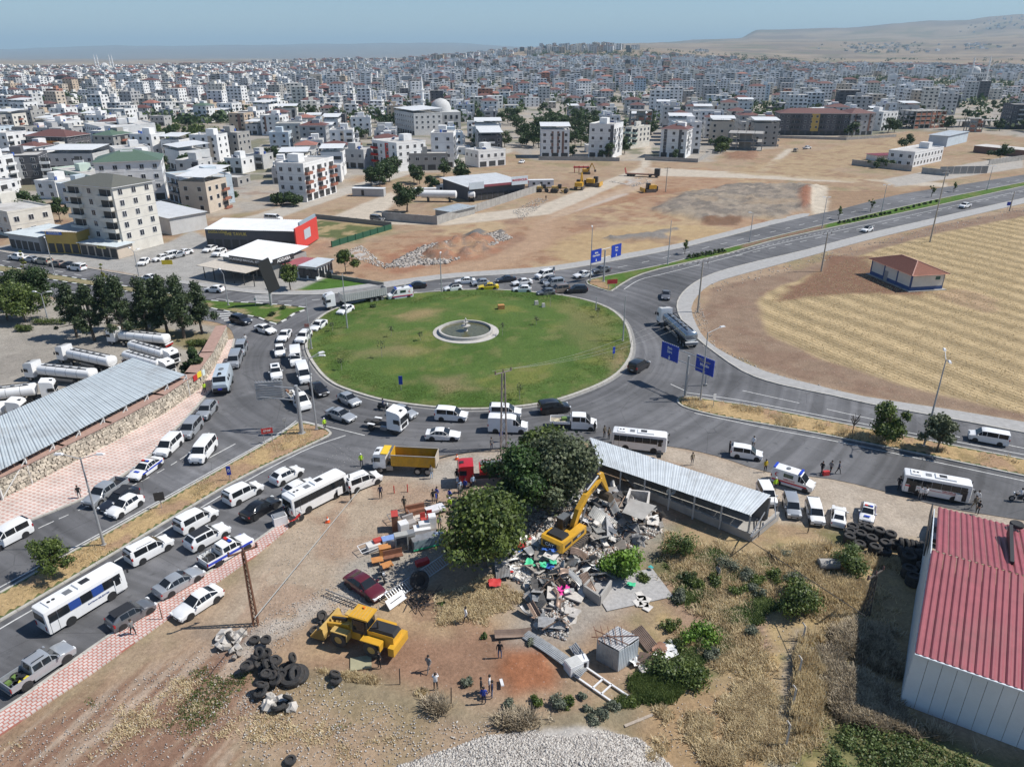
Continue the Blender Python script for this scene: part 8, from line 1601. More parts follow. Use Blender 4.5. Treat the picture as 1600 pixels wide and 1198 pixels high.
F=[('wardrobe',618,826,[('carcass',(0,0,1.0),(.7,1.2,2.0),BRW),('top_panel',(0,0,2.02),(.75,1.25,.06),REDF)],'tall reddish cabinet standing at the left of the furniture'),('refrigerator',631,832,[('cabinet',(0,0,.7),(1.0,.9,1.4),WHT),('door',(0,-.47,.7),(.95,.05,1.3),WHT)],'white fridge right of the tall reddish cabinet'),('refrigerator',676,828,[('cabinet',(0,0,1.0),(.8,.8,2.0),WHT),('door',(0,-.42,1.2),(.75,.05,1.4),WHT)],'tall white fridge near the tree'),('glass_cabinet',628,858,[('carcass',(0,0,1.0),(1.4,.8,2.0),M('cab_grey',(.36,.36,.34),.6)),('door',(0,-.42,1.0),(1.1,.05,1.6),PANE)],'grey cabinet with a dark open front'),('stove',642,852,[('carcass',(0,0,.9),(.9,.8,1.8),CS[1]),('door',(0,-.42,.9),(.7,.05,1.2),CS[2])],'metal cupboard beside the dark fronted cabinet'),('display_counter',668,852,[('counter',(0,0,.7),(3.4,1.1,1.2),CS[1]),('glass_front',(0,-.56,.8),(3.2,.05,.9),M('counter_glass',(.25,.32,.34),.15,var=.2)),('kick_strip',(0,-.58,.2),(3.4,.05,.14),TRA[1])],'long glass fronted counter beside the tree'),('sofa',650,803,[('seat',(0,0,.35),(2.2,.9,.5),BRW),('backrest',(0,.4,.75),(2.2,.25,.7),BRW),('armrest',(-1.05,0,.55),(.2,.9,.6),BRW)],'dark brown sofa at the top of the furniture'),('armchair',640,822,[('seat',(0,0,.4),(1.3,1.0,.5),GRYF),('backrest',(0,.45,.85),(1.3,.25,.8),GRYF)],'grey brown armchair behind the fridge'),('small_bed',655,812,[('base',(0,0,.3),(1.8,1.0,.25),M('quilt',(.55,.5,.45),.9)),('headboard',(0,.5,.6),(1.8,.08,.8),BRW)],'bed with pale bedding near the sofa'),('dresser',602,866,[('carcass',(0,0,.5),(1.2,.8,1.0),ORG),('top_panel',(0,0,1.02),(1.25,.85,.06),ORG)],'orange wooden chest between the chairs'),('low_table',590,880,[('table_top',(0,0,.5),(1.2,.9,.06),ORG)],'small pale topped table, left of a pair'),('low_table',605,888,[('table_top',(0,0,.5),(1.2,.9,.06),ORG)],'small pale topped table, right of a pair'),('freezer',610,852,[('cabinet',(0,0,.5),(1.7,.9,1.0),WHT),('lid',(0,0,1.03),(1.7,.9,.06),M('lid_blue',(.2,.3,.55),.5))],'white chest freezer with a bluish lid'),('cushion_heap',585,858,[('cushion',(0,0,.4),(1.5,1.0,.7),M('fabric_pale',(.6,.58,.55),.9)),('cushion',(.5,.2,.8),(.9,.7,.4),REDF)],'pale cushions beside the chest freezer'),('bench',615,874,[('seat',(0,0,.45),(2.0,.6,.1),BRW),('backrest',(0,.3,.8),(2.0,.08,.6),BRW)],'brown wooden bench right of the orange chest'),('red_chair',672,812,[('seat',(0,0,.45),(.6,.6,.1),REDF),('backrest',(0,.3,.8),(.6,.08,.7),REDF)],'red garden chair near the tree'),('red_chair',662,816,[('seat',(0,0,.45),(.6,.6,.1),REDF),('backrest',(0,.3,.8),(.6,.08,.7),REDF)],'red garden chair left of its twin'),('mattress',680,800,[('mattress',(0,0,.5),(2.2,1.2,.3),M('mattress_w',(.6,.6,.62),.8)),('bed_rail',(0,0,.3),(2.3,1.3,.06),MET)],'pale mattress on a metal bed near the people in blue'),('laundry_pile',660,835,[('bundle',(0,0,.6),(1.8,1.2,.8),WHT),('bundle',(.3,.3,1.1),(1.2,.8,.5),M('bundle_pale',(.6,.6,.6),.9))],'white bundles piled behind the glass counter'),('crate',660,882,[('carcass',(0,0,.35),(1.4,.6,.5),TRA[4])],'red orange crate in the shade of the tree'),('bin',438,818,[('container',(0,0,.6),(1.5,1.1,1.1),WHT),('load',(0,0,1.15),(1.3,.9,.2),CS[1])],'white chest bin at the pavement beside the red scooter')]
for nm,u,v,parts,lb_ in F:
 t=simple(nm,u,v,parts,lb_,nm.replace('_',' '),rg.uniform(.2,.6),0)
 if 'table' in nm or 'chair' in nm or 'bed' in nm:four_legs(t,.9,.7,.5,BRW)
for(u,v,a,L_,lb_)in((611,818,.5,2.4,'thin metal bed frame standing left of the reddish cabinet'),(566,868,.6,3.2,'white metal rack lying above the dark red sedan')):
 t=thing('bed_rack',tuple(V(u,v,.2)),a,lb_,'frame')
 for(p,q)in(((0,0,.3),(L_,0,.3)),((0,1.2,.5),(L_,1.2,.5)),((0,0,.3),(0,1.2,.5)),((L_,0,.3),(L_,1.2,.5)),((L_/2,0,.3),(L_/2,1.2,.5)),((0,.6,.3),(L_,.6,.4))):MB().bar(p,q,.06,mat=MET if u>600 else WHT).build('frame_bar',t)
t=thing('pallet_fence',tuple(V(548,938)),heading(530,932,36,14),'dark slatted fence panel behind the loader','fence')
for k in range(16):MB().bar((-2.6+k*.34,0,.1),(-2.5+k*.34,-.5,.75),.1,.04,STEEL).build('slat',t)
MB().bar((-2.7,-.1,.25),(2.8,-.1,.25),.08,mat=STEEL).bar((-2.7,-.4,.6),(2.8,-.4,.6),.08,mat=STEEL).build('rail',t)
t=thing('leaning_ladder',tuple(V(650,912)),heading(612,938,48,-33),'long grey ladder-like rack leaning from the white board to the tree','rack')
for k in range(26):MB().bar((-3.6+k*.3,-.45,.25),(-3.6+k*.3,.45,.8),.08,.04,GALV).build('slat',t)
MB().bar((-3.8,-.45,.25),(4.2,-.45,.25),.09,mat=GALV).bar((-3.8,.45,.8),(4.2,.45,.8),.09,mat=GALV).build('rail',t)
t=thing('notice_board',tuple(V(619,943)),heading(610,948,22,-16),'white board with faded black marks leaning beside the loader','board');MB().box((0,0,.5),(2.2,.08,.95),mat=WHT,rx=-.7).build('panel',t)
MB().box((0,-.06,.58),(1.4,.05,.06),mat=CHAS,rx=-.7).build('mark',t)
for k in range(26):o=link('branch',beams[2 if k%2 else 0],None,(*G(rg.gauss(655,14),rg.gauss(940,9)),.12));o.rotation_euler=(0,0,rg.random()*3);o.scale=(.8,.6,.6);tag(o,('dark' if k%2 else 'brown')+' branch in the brushwood below the big tyre','branch','brushwood below the tractor tyre')
for(u,v,lb_)in((512,815,'red cone on the dirt beside the cordon line'),(714,717,'orange cone behind the dump truck')):
 t=thing('traffic_cone',tuple(V(u,v)),0,lb_,'traffic cone');MB().lathe([(.22,.03),(.03,.75)],10,mat=M('cone_orange',(.75,.12,.03),.5)).build('cone',t);MB().box((0,0,.02),(.5,.5,.05),mat=MATS['cone_orange']).build('base',t);MB().lathe([(.17,.32),(.12,.48)],10,mat=WT).build('band',t)
for(u,v,lb_)in((616,770,'red marker post, left one before the furniture'),(637,768,'red marker post, right one before the furniture'),(655,597,''),(668,818,'red marker stake beside the furniture')):
 if lb_:tag(MB().cyl((0,0,0),(0,0,1.0),.07,n=6,mat=SR).build('marker_post',loc=tuple(V(u,v))),lb_,'post')
tag(MB().box((0,0,.3),(.8,.4,.6),.2,SR).build('suitcase',loc=tuple(V(1290,742))),'red case on the road beside the walking people','case')
tag(MB().cyl((0,0,0),(0,0,1.9),.05,n=6,mat=RUST).build('marker_post',loc=tuple(V(254,968))),'thin rusty post at the broken edge of the tiled pavement','post')
for(u,v,h)in((1247,1058,2.0),(1238,1105,2.0),(1228,1165,2.2),(1254,1000,1.6)):
 t=thing('fence_post',tuple(V(u,v)),0,f'bent concrete fence post in the straw, {["topmost", "second from top", "third from top", "lowest"][[1000, 1058, 1105, 1165].index(v)]} of the row','fence post');MB().bar((0,0,0),(0,0,h),.12,mat=CONCR[0]).bar((0,0,h),(-.25,.1,h+.35),.1,mat=CONCR[0]).build('post',t)
for k,(u,v)in enumerate(((625,1068),(705,1098),(784,1140),(860,1125),(985,545),(1262,832))):tag(MB().bar((0,0,0),(.05,0,1.7),.08,mat=TIM[2]).build('fence_stake',loc=tuple(V(u,v))),['thin stake at the left of the dry bramble strip','thin stake in the middle of the dry bramble strip','stake beside the gravel heap below the red soil','stake at the right end of the bramble strip','post at the right kerb of the lawn','stake in front of the silver van'][k],'stake')
# ---------------------------------------------------------------- trees and bushes
BARK=M('bark',(.14,.11,.085),.95,var=.25,scale=3);BARKW=M('bark_limed',(.6,.58,.54),.9)
LF={'green':leafmat('leaf_green',(.028,.055,.010),(.15,.20,.04)),'dark':leafmat('leaf_dark',(.018,.038,.010),(.065,.11,.028)),'green2':leafmat('leaf_green_dark',(.02,.05,.012),(.075,.14,.03)),'olive':leafmat('leaf_olive',(.04,.058,.022),(.19,.22,.12)),'pine':leafmat('leaf_pine',(.022,.042,.018),(.085,.12,.045)),'bright':leafmat('leaf_bright',(.06,.13,.012),(.20,.34,.04)),'city':leafmat('leaf_city',(.02,.042,.012),(.065,.11,.028)),'bright2':leafmat('leaf_light',(.045,.08,.018),(.16,.21,.06)),'grey':leafmat('leaf_grey',(.10,.12,.08),(.22,.24,.17)),'yellowgreen':leafmat('leaf_yellow_green',(.10,.13,.02),(.26,.27,.06))}
def leafy(nm,clusters,n,size,mat,seed=1,droop=.0):
 r=np.random.default_rng(seed);C=np.array(clusters,float);w=C[:,3]**2;ci=r.choice(len(C),n,p=w/w.sum());d=r.normal(size=(n,3));d/=np.linalg.norm(d,axis=1)[:,None]
 rad=C[ci,3]*np.clip(r.normal(.85,.3,n),.2,1.5);p=C[ci,:3]+d*rad[:,None]*np.array([1,1,.85]);nn=d+r.normal(size=(n,3))*.65+np.array([0,0,.25]);nn/=np.linalg.norm(nn,axis=1)[:,None]
 t=np.cross(nn,r.normal(size=(n,3)));t/=np.linalg.norm(t,axis=1)[:,None];b=np.cross(nn,t);s=size*r.uniform(.35,1.6,n)[:,None]
 V_=np.stack([p-t*s-b*s*.55,p+t*s*.2-b*s*.7,p+t*s+b*s*.2,p-t*s*.2+b*s*.7],1);F=np.arange(n*4).reshape(n,4)
 return fast_mesh(nm,V_.reshape(-1,3),F,[LF[mat]])
def crown_clusters(rr,h0,h1,r,n,kind,rg):
 out=[]
 for k in range(n):
  f=rg.random();z=h0+(h1-h0)*f
  if kind=='round':R=r*1.12*math.sqrt(max(.05,1-(2*f-.85)**2*.8))
  elif kind=='pine':R=r*1.15*(1.05-f)**1.1
  else:R=r*(.6+.4*math.sin(f*3))
  a=rg.random()*6.283;q=R*math.sqrt(rg.random())*rg.choice((.6,.85,.85,1.05))*(1+.22*math.sin(a*2+h1)+.12*math.sin(a*5));out.append((q*math.cos(a),q*math.sin(a),z,rr*rg.uniform(.35,1.25)))
 return out
TREEP={}
def tree_parts(kind,h,r,mat,n,size,seed,trunk=True):
 k=(kind,h,r,mat,n,seed)
 if k in TREEP:return TREEP[k]
 rg=random.Random(seed);t0=.28 if kind!='pine' else .2;cl=crown_clusters(r*(.34 if kind!='pine' else .27),h*t0+r*.15,h-r*.15,r,(44 if n>8000 else 26)if n>4000 else 13,kind,rg)
 cr=leafy('crown',cl,n,size,mat,seed);T=MB();P=[Vector((0,0,0)),Vector((r*.04,0,h*.25)),Vector((-r*.03,r*.04,h*.55)),Vector((0,0,h*.85))];w=h*.028
 for i in range(3):T.cyl(P[i],P[i+1],w*(1-i*.3),w*(.7-i*.25),7,BARK)
 for c in cl[::2]:
  b=Vector(c[:3]);s=P[1].lerp(P[2],min(1,max(0,(b.z/h-.3))));T.cyl(s,b,w*.4,w*.12,5,BARK)
 TREEP[k]=(cr,T.mesh('trunk',40));return TREEP[k]
def tree(u,v,h,r,mat,n,size,label,kind='round',seed=None,nm='tree',cat='tree',group=None,xyz=None,sc=1.0,rz=None):
 cr,tr=tree_parts(kind,h,r,mat,n,size,seed or int(u+v));p=xyz or(*G(u,v),-.05);t=thing(nm,p,rz if rz is not None else(u*7)%6,label,cat,group);t.scale=(sc,sc,sc);link('trunk',tr,t);link('crown',cr,t);return t
tree(757,884,8.2,4.4,'green',15000,.17,'big bushy green tree between the furniture and the wreck',seed=3);tree(818,806,8.4,3.7,'green2',16000,.16,'dark green tree behind the big bushy one',seed=4);tree(872,798,9.2,4.4,'olive',16000,.17,'broad olive grey tree beside the excavator boom',seed=5);tree(838,772,8.4,3.4,'green',12000,.17,'tree filling the gap behind the olive grey one',seed=6)
def bush(u,v,h,r,mat,n,size,label,seed=None,nm='bush',group=None,dz=0):
 s=seed or int(u*3+v);rg=random.Random(s);cl=[(rg.gauss(0,r*.38),rg.gauss(0,r*.38),h*rg.uniform(.25,.7),r*rg.uniform(.3,.5))for _ in range(9)];m=leafy('bush',cl,n,size,mat,s)
 T=MB()
 for c in cl[:5]:T.cyl((0,0,0),Vector(c[:3]),.05,.02,5,BARK)
 t=thing(nm,(*G(u,v),dz-.05),0,label,'bush',group);link('foliage',m,t);link('stem',T.mesh('stem'),t)
bush(972,902,3.4,2.1,'bright',4200,.14,'bright green bush beside the concrete pen');bush(1330,893,3.6,2.1,'bright2',3600,.10,'feathery green bush in front of the dark tyre stacks');bush(1245,952,3.6,2.4,'green',6500,.10,'large round bush between the furrows and the straw');bush(1062,868,3.0,1.7,'bright2',1700,.10,'loose green shrub below the long grey metal roof');bush(1093,1000,1.6,1.4,'bright',2000,.09,'pale green clump right of the metal hut')
bush(1035,1045,1.3,1.8,'bright2',2600,.09,'green thicket at the right of the junk pile');bush(1075,1060,1.3,1.9,'green',2600,.09,'darker thicket below the pale green clump')
for i,(u,v,r,m_)in enumerate(((869,1104,.85,'grey'),(887,1098,.6,'green'),(838,1100,.55,'green'),(798,1100,.6,'grey'),(917,1110,.5,'grey'),(912,1088,.4,'grey'),(940,1118,.8,'grey'),(925,1128,.6,'grey'),(962,1108,.6,'grey'),(985,1100,.6,'green'),(830,1005,.5,'grey'),(757,995,.3,'green'),(1140,890,1.1,'grey'),(1165,900,1.0,'grey'),(1185,915,.9,'green'),(1180,925,.9,'grey'),(1120,915,1.0,'green'),(1090,915,.9,'green'),(1066,935,.9,'grey'),(1150,925,.8,'green'),(1178,990,.7,'grey'),(1110,1024,.8,'grey'),(1060,1010,.8,'green'),(690,945,.3,'green'),(730,1068,.5,'grey'),(950,1022,.5,'grey'),(1050,980,.8,'green'),(1222,870,.8,'grey'),(1210,905,1.2,'green'),(1240,905,1.0,'grey'),(1005,905,.6,'green'),(1075,905,.8,'dark'))):
 bush(u,v,r*1.1,r,m_,int(500+900*r),.07,f"low {'greyish' if m_ == 'grey' else 'green'} weed clump {'at the foot of the bramble strip' if v > 1080 else 'on the red soil' if u < 960 else 'below the grey metal roof'}",nm='weed_clump',group='weed clumps in the plot')
tree(1383,689,5.6,2.5,'green',6000,.15,'left one of two leafy trees on the dry right median',seed=31);tree(1463,705,5.2,2.4,'olive',5000,.15,'right one of two leafy trees on the dry right median',seed=32);tree(88,900,4.2,1.9,'green',6000,.10,'small round-headed tree on the dry left median',seed=33);tree(454,452,6.0,2.7,'green',4000,.2,'street tree beside the black billboard',seed=34);tree(540,428,5.6,2.4,'green',3000,.2,'round tree behind the kiosk',seed=35)
t=thing('bare_tree',tuple(V(1331,680)),0,'bare young tree on the dry right median','tree');m=MB();m.cyl((0,0,0),(0,0,2),.07,.05,6,BARK);m.build('trunk',t);m=MB()
for k in range(14):a=k*2.4;m.bar((0,0,1.4+k*.05),(.6*math.cos(a),.6*math.sin(a),2.4+k*.07),.05,mat=BARK)
m.build('branch',t)
for i,(u,v,h,r)in enumerate(((120,527,10.5,3.3),(148,532,11,3.1),(196,530,12,3.5),(232,524,11,3.1),(262,520,11.5,3.0),(288,528,12,3.4),(316,520,10,3.0),(172,516,10.5,3.0),(248,508,10,3.0))):
 t=tree(u,v,h,r,'pine',9000,.15,['leftmost dark pine above the tanker yard, beside the grey cabin','second dark pine from the left above the tanker yard','third dark pine from the left, over the tank lorries','dark pine in the middle of the row over the tank lorries','dark pine right of the row middle','tall dark pine near the right end of the row','rightmost dark pine next to the wall end','shorter dark pine in the second row, left','shorter dark pine in the second row, right'][i],'pine',40+i,'pine_tree')
 MB().cyl((0,0,0),(0,0,1.0),.24,n=8,mat=BARKW).build('limed_base',t)
for i,(u,v,h,r,m_)in enumerate(((12,500,7.5,3.6,'green'),(40,502,7,3.4,'green'),(70,478,8,3.6,'dark'),(30,480,7.5,3.5,'dark'),(-15,505,8,4,'dark'),(308,592,5.5,1.7,'dark'))):tree(u,v,h,r,m_,7000,.17,['green garden tree at the left edge','lighter green garden tree by the lamp','dark tree behind the lighter garden tree','dark tree further back at the left edge','tree cut off by the left edge of the view','dark conifer in the corner of the stone wall'][i],'round' if i<5 else 'pine',60+i)
for(u,v,w,lb_)in((78,506,5.5,'clipped hedge beside the tanker yard gate'),(38,517,2.2,'round clipped bush left of the hedge'),(310,540,3,'low hedge in the wall corner')):
 cl=[((k/6-.5)*w,random.uniform(-.2,.2),.6,.65)for k in range(7)];tag(link('hedge',leafy('hedge',cl,2200,.09,'green',int(u)),None,(*G(u,v),0)),lb_,'hedge')
for i,(u,v,m_,h)in enumerate([(1077+k*6.6,405-k*1.25,'dark',1.3)for k in range(9)]+[(1312+k*7,350-k*1.4,'dark',1.0)for k in range(12)]+[(1400+k*9,331-k*2.1,'dark',1.0)for k in range(8)]):tree(u,v,h,.75,m_,260,.14,'clipped round shrub of the '+('left' if i<9 else 'middle' if i<21 else 'right')+' row on the green median','round',70+i%3,'shrub','shrub','clipped shrubs along the green median')
for(u,v,h,lb_)in((1070,397,4,'thin sapling at the start of the shrub row'),(1310,343,4.5,'sapling left of the tall mast on the green median'),(1360,331,4.5,'second sapling on the green median'),(1455,308,4.5,'third sapling on the green median'),(1490,300,4.0,'furthest sapling on the green median')):tree(u,v,h,1.0,'green',500,.16,lb_,'round',80,'sapling')
for(u,v,h,lb_)in((39,423,5.0,'yellow green cypress on the hedge median, left one'),(164,445,5.0,'yellow green cypress on the hedge median, right one')):tree(u,v,h,.8,'yellowgreen',1200,.12,lb_,'pine',81,'cypress')
for(u,v,lb_)in((424,494,'dark round bush near the tip of the green island'),(443,484,'second dark round bush on the green island'),(582,482,'low bush at the upper kerb of the lawn')):bush(u,v,1.0,.8,'dark',600,.1,lb_)
rg=random.Random(77)
def grove(n,us,vs,h,r,mat,label,group,zf=None):
 for k in range(n):
  u,v=rg.uniform(*us),rg.uniform(*vs);p=G(u,v);take(p[0],p[1],r*.6);tree(u,v,h,r,mat,1500,.34,label+(', left part',', middle part',', right part')[min(2,int((u-us[0])/(us[1]-us[0])*3))],'round',90+k%4,'tree','tree',group,sc=rg.uniform(.75,1.25),rz=rg.random()*6)
grove(9,(590,720),(268,292),8.5,4.2,'city','dark leafy tree in the grove left of the walled yard','grove left of the walled yard');tree(636,331,10.5,5.2,'city',4000,.3,'large dark tree standing at the corner of the walled yard',seed=97);tree(673,300,6,3,'city',1500,.3,'smaller tree beside the white container in the walled yard',seed=98);tree(580,290,7,4,'city',2000,.3,'round tree left of the grove by the grey container',seed=99)
grove(13,(240,372),(212,236),7,4.2,'green','park tree in the green square behind the pale houses','trees of the green square');grove(30,(785,935),(192,232),10,5,'dark','dark tree behind the left white block','wood behind the left white block');grove(12,(690,760),(178,200),8,4.5,'city','tree in the grove right of the mosque','grove right of the mosque');grove(6,(585,640),(180,200),8,4.5,'city','tree in the grove left of the mosque','grove left of the mosque')
grove(16,(1350,1440),(128,148),11,7,'city','tree in the dark wood beyond the long dark block','far wood on the right');grove(5,(1100,1135),(232,240),6,3.5,'green','garden tree right of the right white block','garden trees by the right white block');grove(4,(435,460),(318,326),4,3,'dark','dark shrub tree beside the rust red balcony block','shrub trees beside the rust red balcony block')
for(u,v,h,r,lb_)in((1415,236,9,4.5,'lone tree beside the walled compound on the right'),(1562,250,7,4,'tree inside the brown walled yard at the right edge'),(745,226,6,4,'round tree near the open square'),(770,228,6,3.6,'second round tree near the open square'),(30,352,7,6,'broad tree between the cream building and the shops'),(65,350,7,5,'tree behind the grey shop roofs'),(95,348,8,3,'dark conifer behind the mustard shop'),(40,322,5,4,'small tree by the white little house'),(350,316,4,3.5,'garden tree right of the pale blue house'),(285,340,4,3,'tree behind the white ribbed roof'),(1375,262,4,4,'bush tree inside the right compound')):tree(u,v,h,r,'city',2200,.3,lb_,seed=int(100+u%5))
k=0;ct=0
while ct<165 and k<9000:
 k+=1;u=rg.uniform(-50,1650);y=rg.uniform(300,900);x=(u-800)/FOC*(y*CP+20)
 if not inpoly(x,y,CITY)or not is_free(x,y,2.5):continue
 take(x,y,2);uu_,vv_=PIX(x,y);zone=next(z for z,l,h in zones if uu_<h);sc_=rg.uniform(.6,1.2);tree(0,0,8,4,'city',1500,.34,f"{'small' if sc_ < .8 else 'mid-sized' if sc_ < 1 else 'tall'} tree in the {'nearer' if y < 450 else 'middle' if y < 650 else 'farther'} rows {zone}",'round',90+ct%4,'tree','tree','trees among the houses',xyz=(x,y,tz(x,y)),sc=sc_,rz=rg.random()*6);ct+=1
cl=[]
for _ in range(4200):
 y=math.exp(rg.uniform(math.log(560),math.log(4000)));u=rg.uniform(-100,1700);x=(u-800)/FOC*(y*CP+20)
 if vn(np.array([x]),np.array([y]),220,5)[0]<.5 and rg.random()<.85:continue
 for _2 in range(3):cl.append((x+rg.gauss(0,8),y+rg.gauss(0,8),tz(x,y)+4,rg.uniform(3,6)))
for(u0,u1,y0,y1,n)in((1000,1250,2700,3300,260),(830,1000,2900,3400,120),(1180,1500,2400,2800,160),(620,800,2500,3200,120),(190,225,2500,2700,30),(1310,1440,5200,6600,60)):
 for _ in range(n):y=rg.uniform(y0,y1);u=rg.uniform(u0,u1);x=(u-800)/FOC*(y*CP+20);cl.append((x,y,tz(x,y)+5,rg.uniform(6,11)))
m_=leafy('distant_trees',cl,130000,1.5,'city',9);tag(link('distant_trees',m_),'dark trees scattered through the far-off town','trees',kind='stuff')
# ---------------------------------------------------------------- grass, straw and weeds
def tufts(name,P,n,h,mat,label,cat='grass',seed=1,thr=0,ns=3,px=True,blades=5,wdt=.035,zf=None,lean=.6,spread=.18):
 r=np.random.default_rng(seed);P=GP(P)if px else P;Pa=np.array(P);x0,y0=Pa.min(0);x1,y1=Pa.max(0);X=r.uniform(x0,x1,n*6);Y=r.uniform(y0,y1,n*6);d=sdist(X,Y,P);k=d>.25
 k&=fbm(X,Y,ns,seed+40,4)+.25*np.clip(d/3-1,-1,0)+r.normal(0,.035,len(X))>(thr or .3)
 X,Y=X[k][:n],Y[k][:n];n=len(X);Z=ground_fields(X,Y)[2]if zf is None else np.full(n,zf)
 a=r.uniform(0,6.283,(n,blades));hh=h*r.uniform(.5,1.3,(n,blades));ln=hh*r.uniform(.1,lean,(n,blades));bx=X[:,None]+r.normal(0,spread,(n,blades));by=Y[:,None]+r.normal(0,spread,(n,blades));bz=Z[:,None]+0*bx
 tx=bx+np.cos(a)*ln;ty=by+np.sin(a)*ln;px_,py_=-np.sin(a)*wdt,np.cos(a)*wdt;q=np.stack([np.stack([bx-px_,by-py_,bz],-1),np.stack([bx+px_,by+py_,bz],-1),np.stack([tx+px_*.5,ty+py_*.5,bz+hh],-1),np.stack([tx-px_*.5,ty-py_*.5,bz+hh],-1)],2)
 o=link(name,fast_mesh(name,q.reshape(-1,3),np.arange(n*blades*4).reshape(-1,4),[mat]));tag(o,label,cat,kind='stuff')
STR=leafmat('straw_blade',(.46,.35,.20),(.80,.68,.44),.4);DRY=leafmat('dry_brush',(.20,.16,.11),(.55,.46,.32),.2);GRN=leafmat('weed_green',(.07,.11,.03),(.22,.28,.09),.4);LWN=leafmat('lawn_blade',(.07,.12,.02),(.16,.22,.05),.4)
tufts('dry_grass',MED1,2600,.22,STR,'dry yellow grass on the left median',seed=1,thr=.47,px=False,zf=.12);tufts('dry_grass',MED2,5200,.32,STR,'dry yellow grass on the right median',seed=2,thr=.42,px=False,zf=.12)
tufts('lawn_grass',ISLAND,30000,.07,LWN,'short uneven grass of the roundabout lawn',seed=3,thr=.36,px=False,blades=3,wdt=.04,zf=.3);tufts('straw',[(1010,825),(1200,830),(1290,835),(1410,870),(1425,1000),(1415,1110),(1330,1150),(1260,1198),(1000,1198),(1040,1100),(1000,1000)],10000,.34,STR,'dry straw covering the plot beside the red shed',seed=4,thr=.5,ns=5,blades=6,lean=1.3)
tufts('tall_straw',[(1190,860),(1290,850),(1400,880),(1390,960),(1300,965),(1250,930)],5000,.65,STR,'tall golden straw around the dark lattice pole',seed=5,thr=.4,blades=6,lean=1.0);tufts('tall_straw',[(1240,960),(1300,990),(1290,1100),(1250,1198),(1225,1198),(1240,1060)],3000,.8,STR,'tall straw along the bent fence posts',seed=6,blades=6)
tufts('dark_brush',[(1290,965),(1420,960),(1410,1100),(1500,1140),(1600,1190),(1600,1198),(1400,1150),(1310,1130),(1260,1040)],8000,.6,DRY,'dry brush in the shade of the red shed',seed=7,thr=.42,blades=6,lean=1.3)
tufts('weeds',[(1010,840),(1200,870),(1235,950),(1150,1040),(1040,1100),(1000,1080),(1000,1000),(1040,950)],9000,.25,GRN,'green weeds spreading over the garden below the grey metal roof',seed=8,thr=.49,ns=3,blades=6,wdt=.05,lean=1.3);tufts('weeds',[(1010,1040),(1100,1050),(1050,1100),(970,1110),(940,1090)],3500,.35,GRN,'green weeds below the junk pile',seed=9,blades=6,wdt=.05)
tufts('brambles',[(470,1040),(560,1060),(700,1096),(860,1118),(960,1108),(1000,1100),(980,1135),(860,1152),(700,1128),(540,1085)],6000,.5,DRY,'strip of dry brambles below the red soil',seed=10,thr=.45,blades=6,lean=1.5);tufts('straw',[(610,940),(700,905),(800,895),(835,950),(820,990),(740,985),(650,985)],3500,.2,STR,'yellow straw below the big bushy tree',seed=11,thr=.48,blades=5,lean=1.4)
tufts('straw',[(455,1040),(560,1050),(700,1085),(760,1100),(700,1100),(560,1070)],3000,.3,STR,'straw above the bramble strip',seed=12,blades=5);tufts('sparse_grass',[(0,1165),(330,1000),(400,1090),(600,1110),(720,1150),(620,1198),(0,1198)],2600,.14,STR,'sparse dry tufts on the lower left slope',seed=13,thr=.53,ns=3,blades=5,lean=1.5);tufts('sparse_grass',[(60,1120),(330,1000),(600,1110),(640,1180),(300,1198),(60,1198)],1600,.16,GRN,'sparse green tufts on the lower left slope',seed=14,thr=.55,ns=5)
tufts('straw',[(960,1110),(1060,1080),(1200,1050),(1230,1150),(1200,1198),(1060,1198),(1020,1150)],6500,.3,STR,'dense straw right of the gravel heap',seed=15,thr=.47,blades=6,lean=1.4);tufts('stubble',[(1195,470),(1320,405),(1450,368),(1600,336),(1600,650),(1500,622),(1400,600),(1280,560),(1200,520)],14000,.1,STR,'short stubble of the harvested field',seed=16,blades=3,wdt=.07)
GP2=GP([(1290,1150),(1330,1135),(1400,1150),(1500,1180),(1600,1190),(1600,1260),(1290,1260)]);r_=np.random.default_rng(4);Pa=np.array(GP2);X=r_.uniform(Pa[:,0].min(),Pa[:,0].max(),3000);Y=r_.uniform(Pa[:,1].min(),Pa[:,1].max(),3000);k=(sdist(X,Y,GP2)>0)&(fbm(X,Y,3,7,3)>.42);cl=[(x,y,.2,.45)for x,y in zip(X[k][:420],Y[k][:420])]
tag(link('ground_cover',leafy('ground_cover',cl,14000,.08,'bright2',8)),'bright green creeper covering the ground at the lower right','ground cover',kind='stuff')
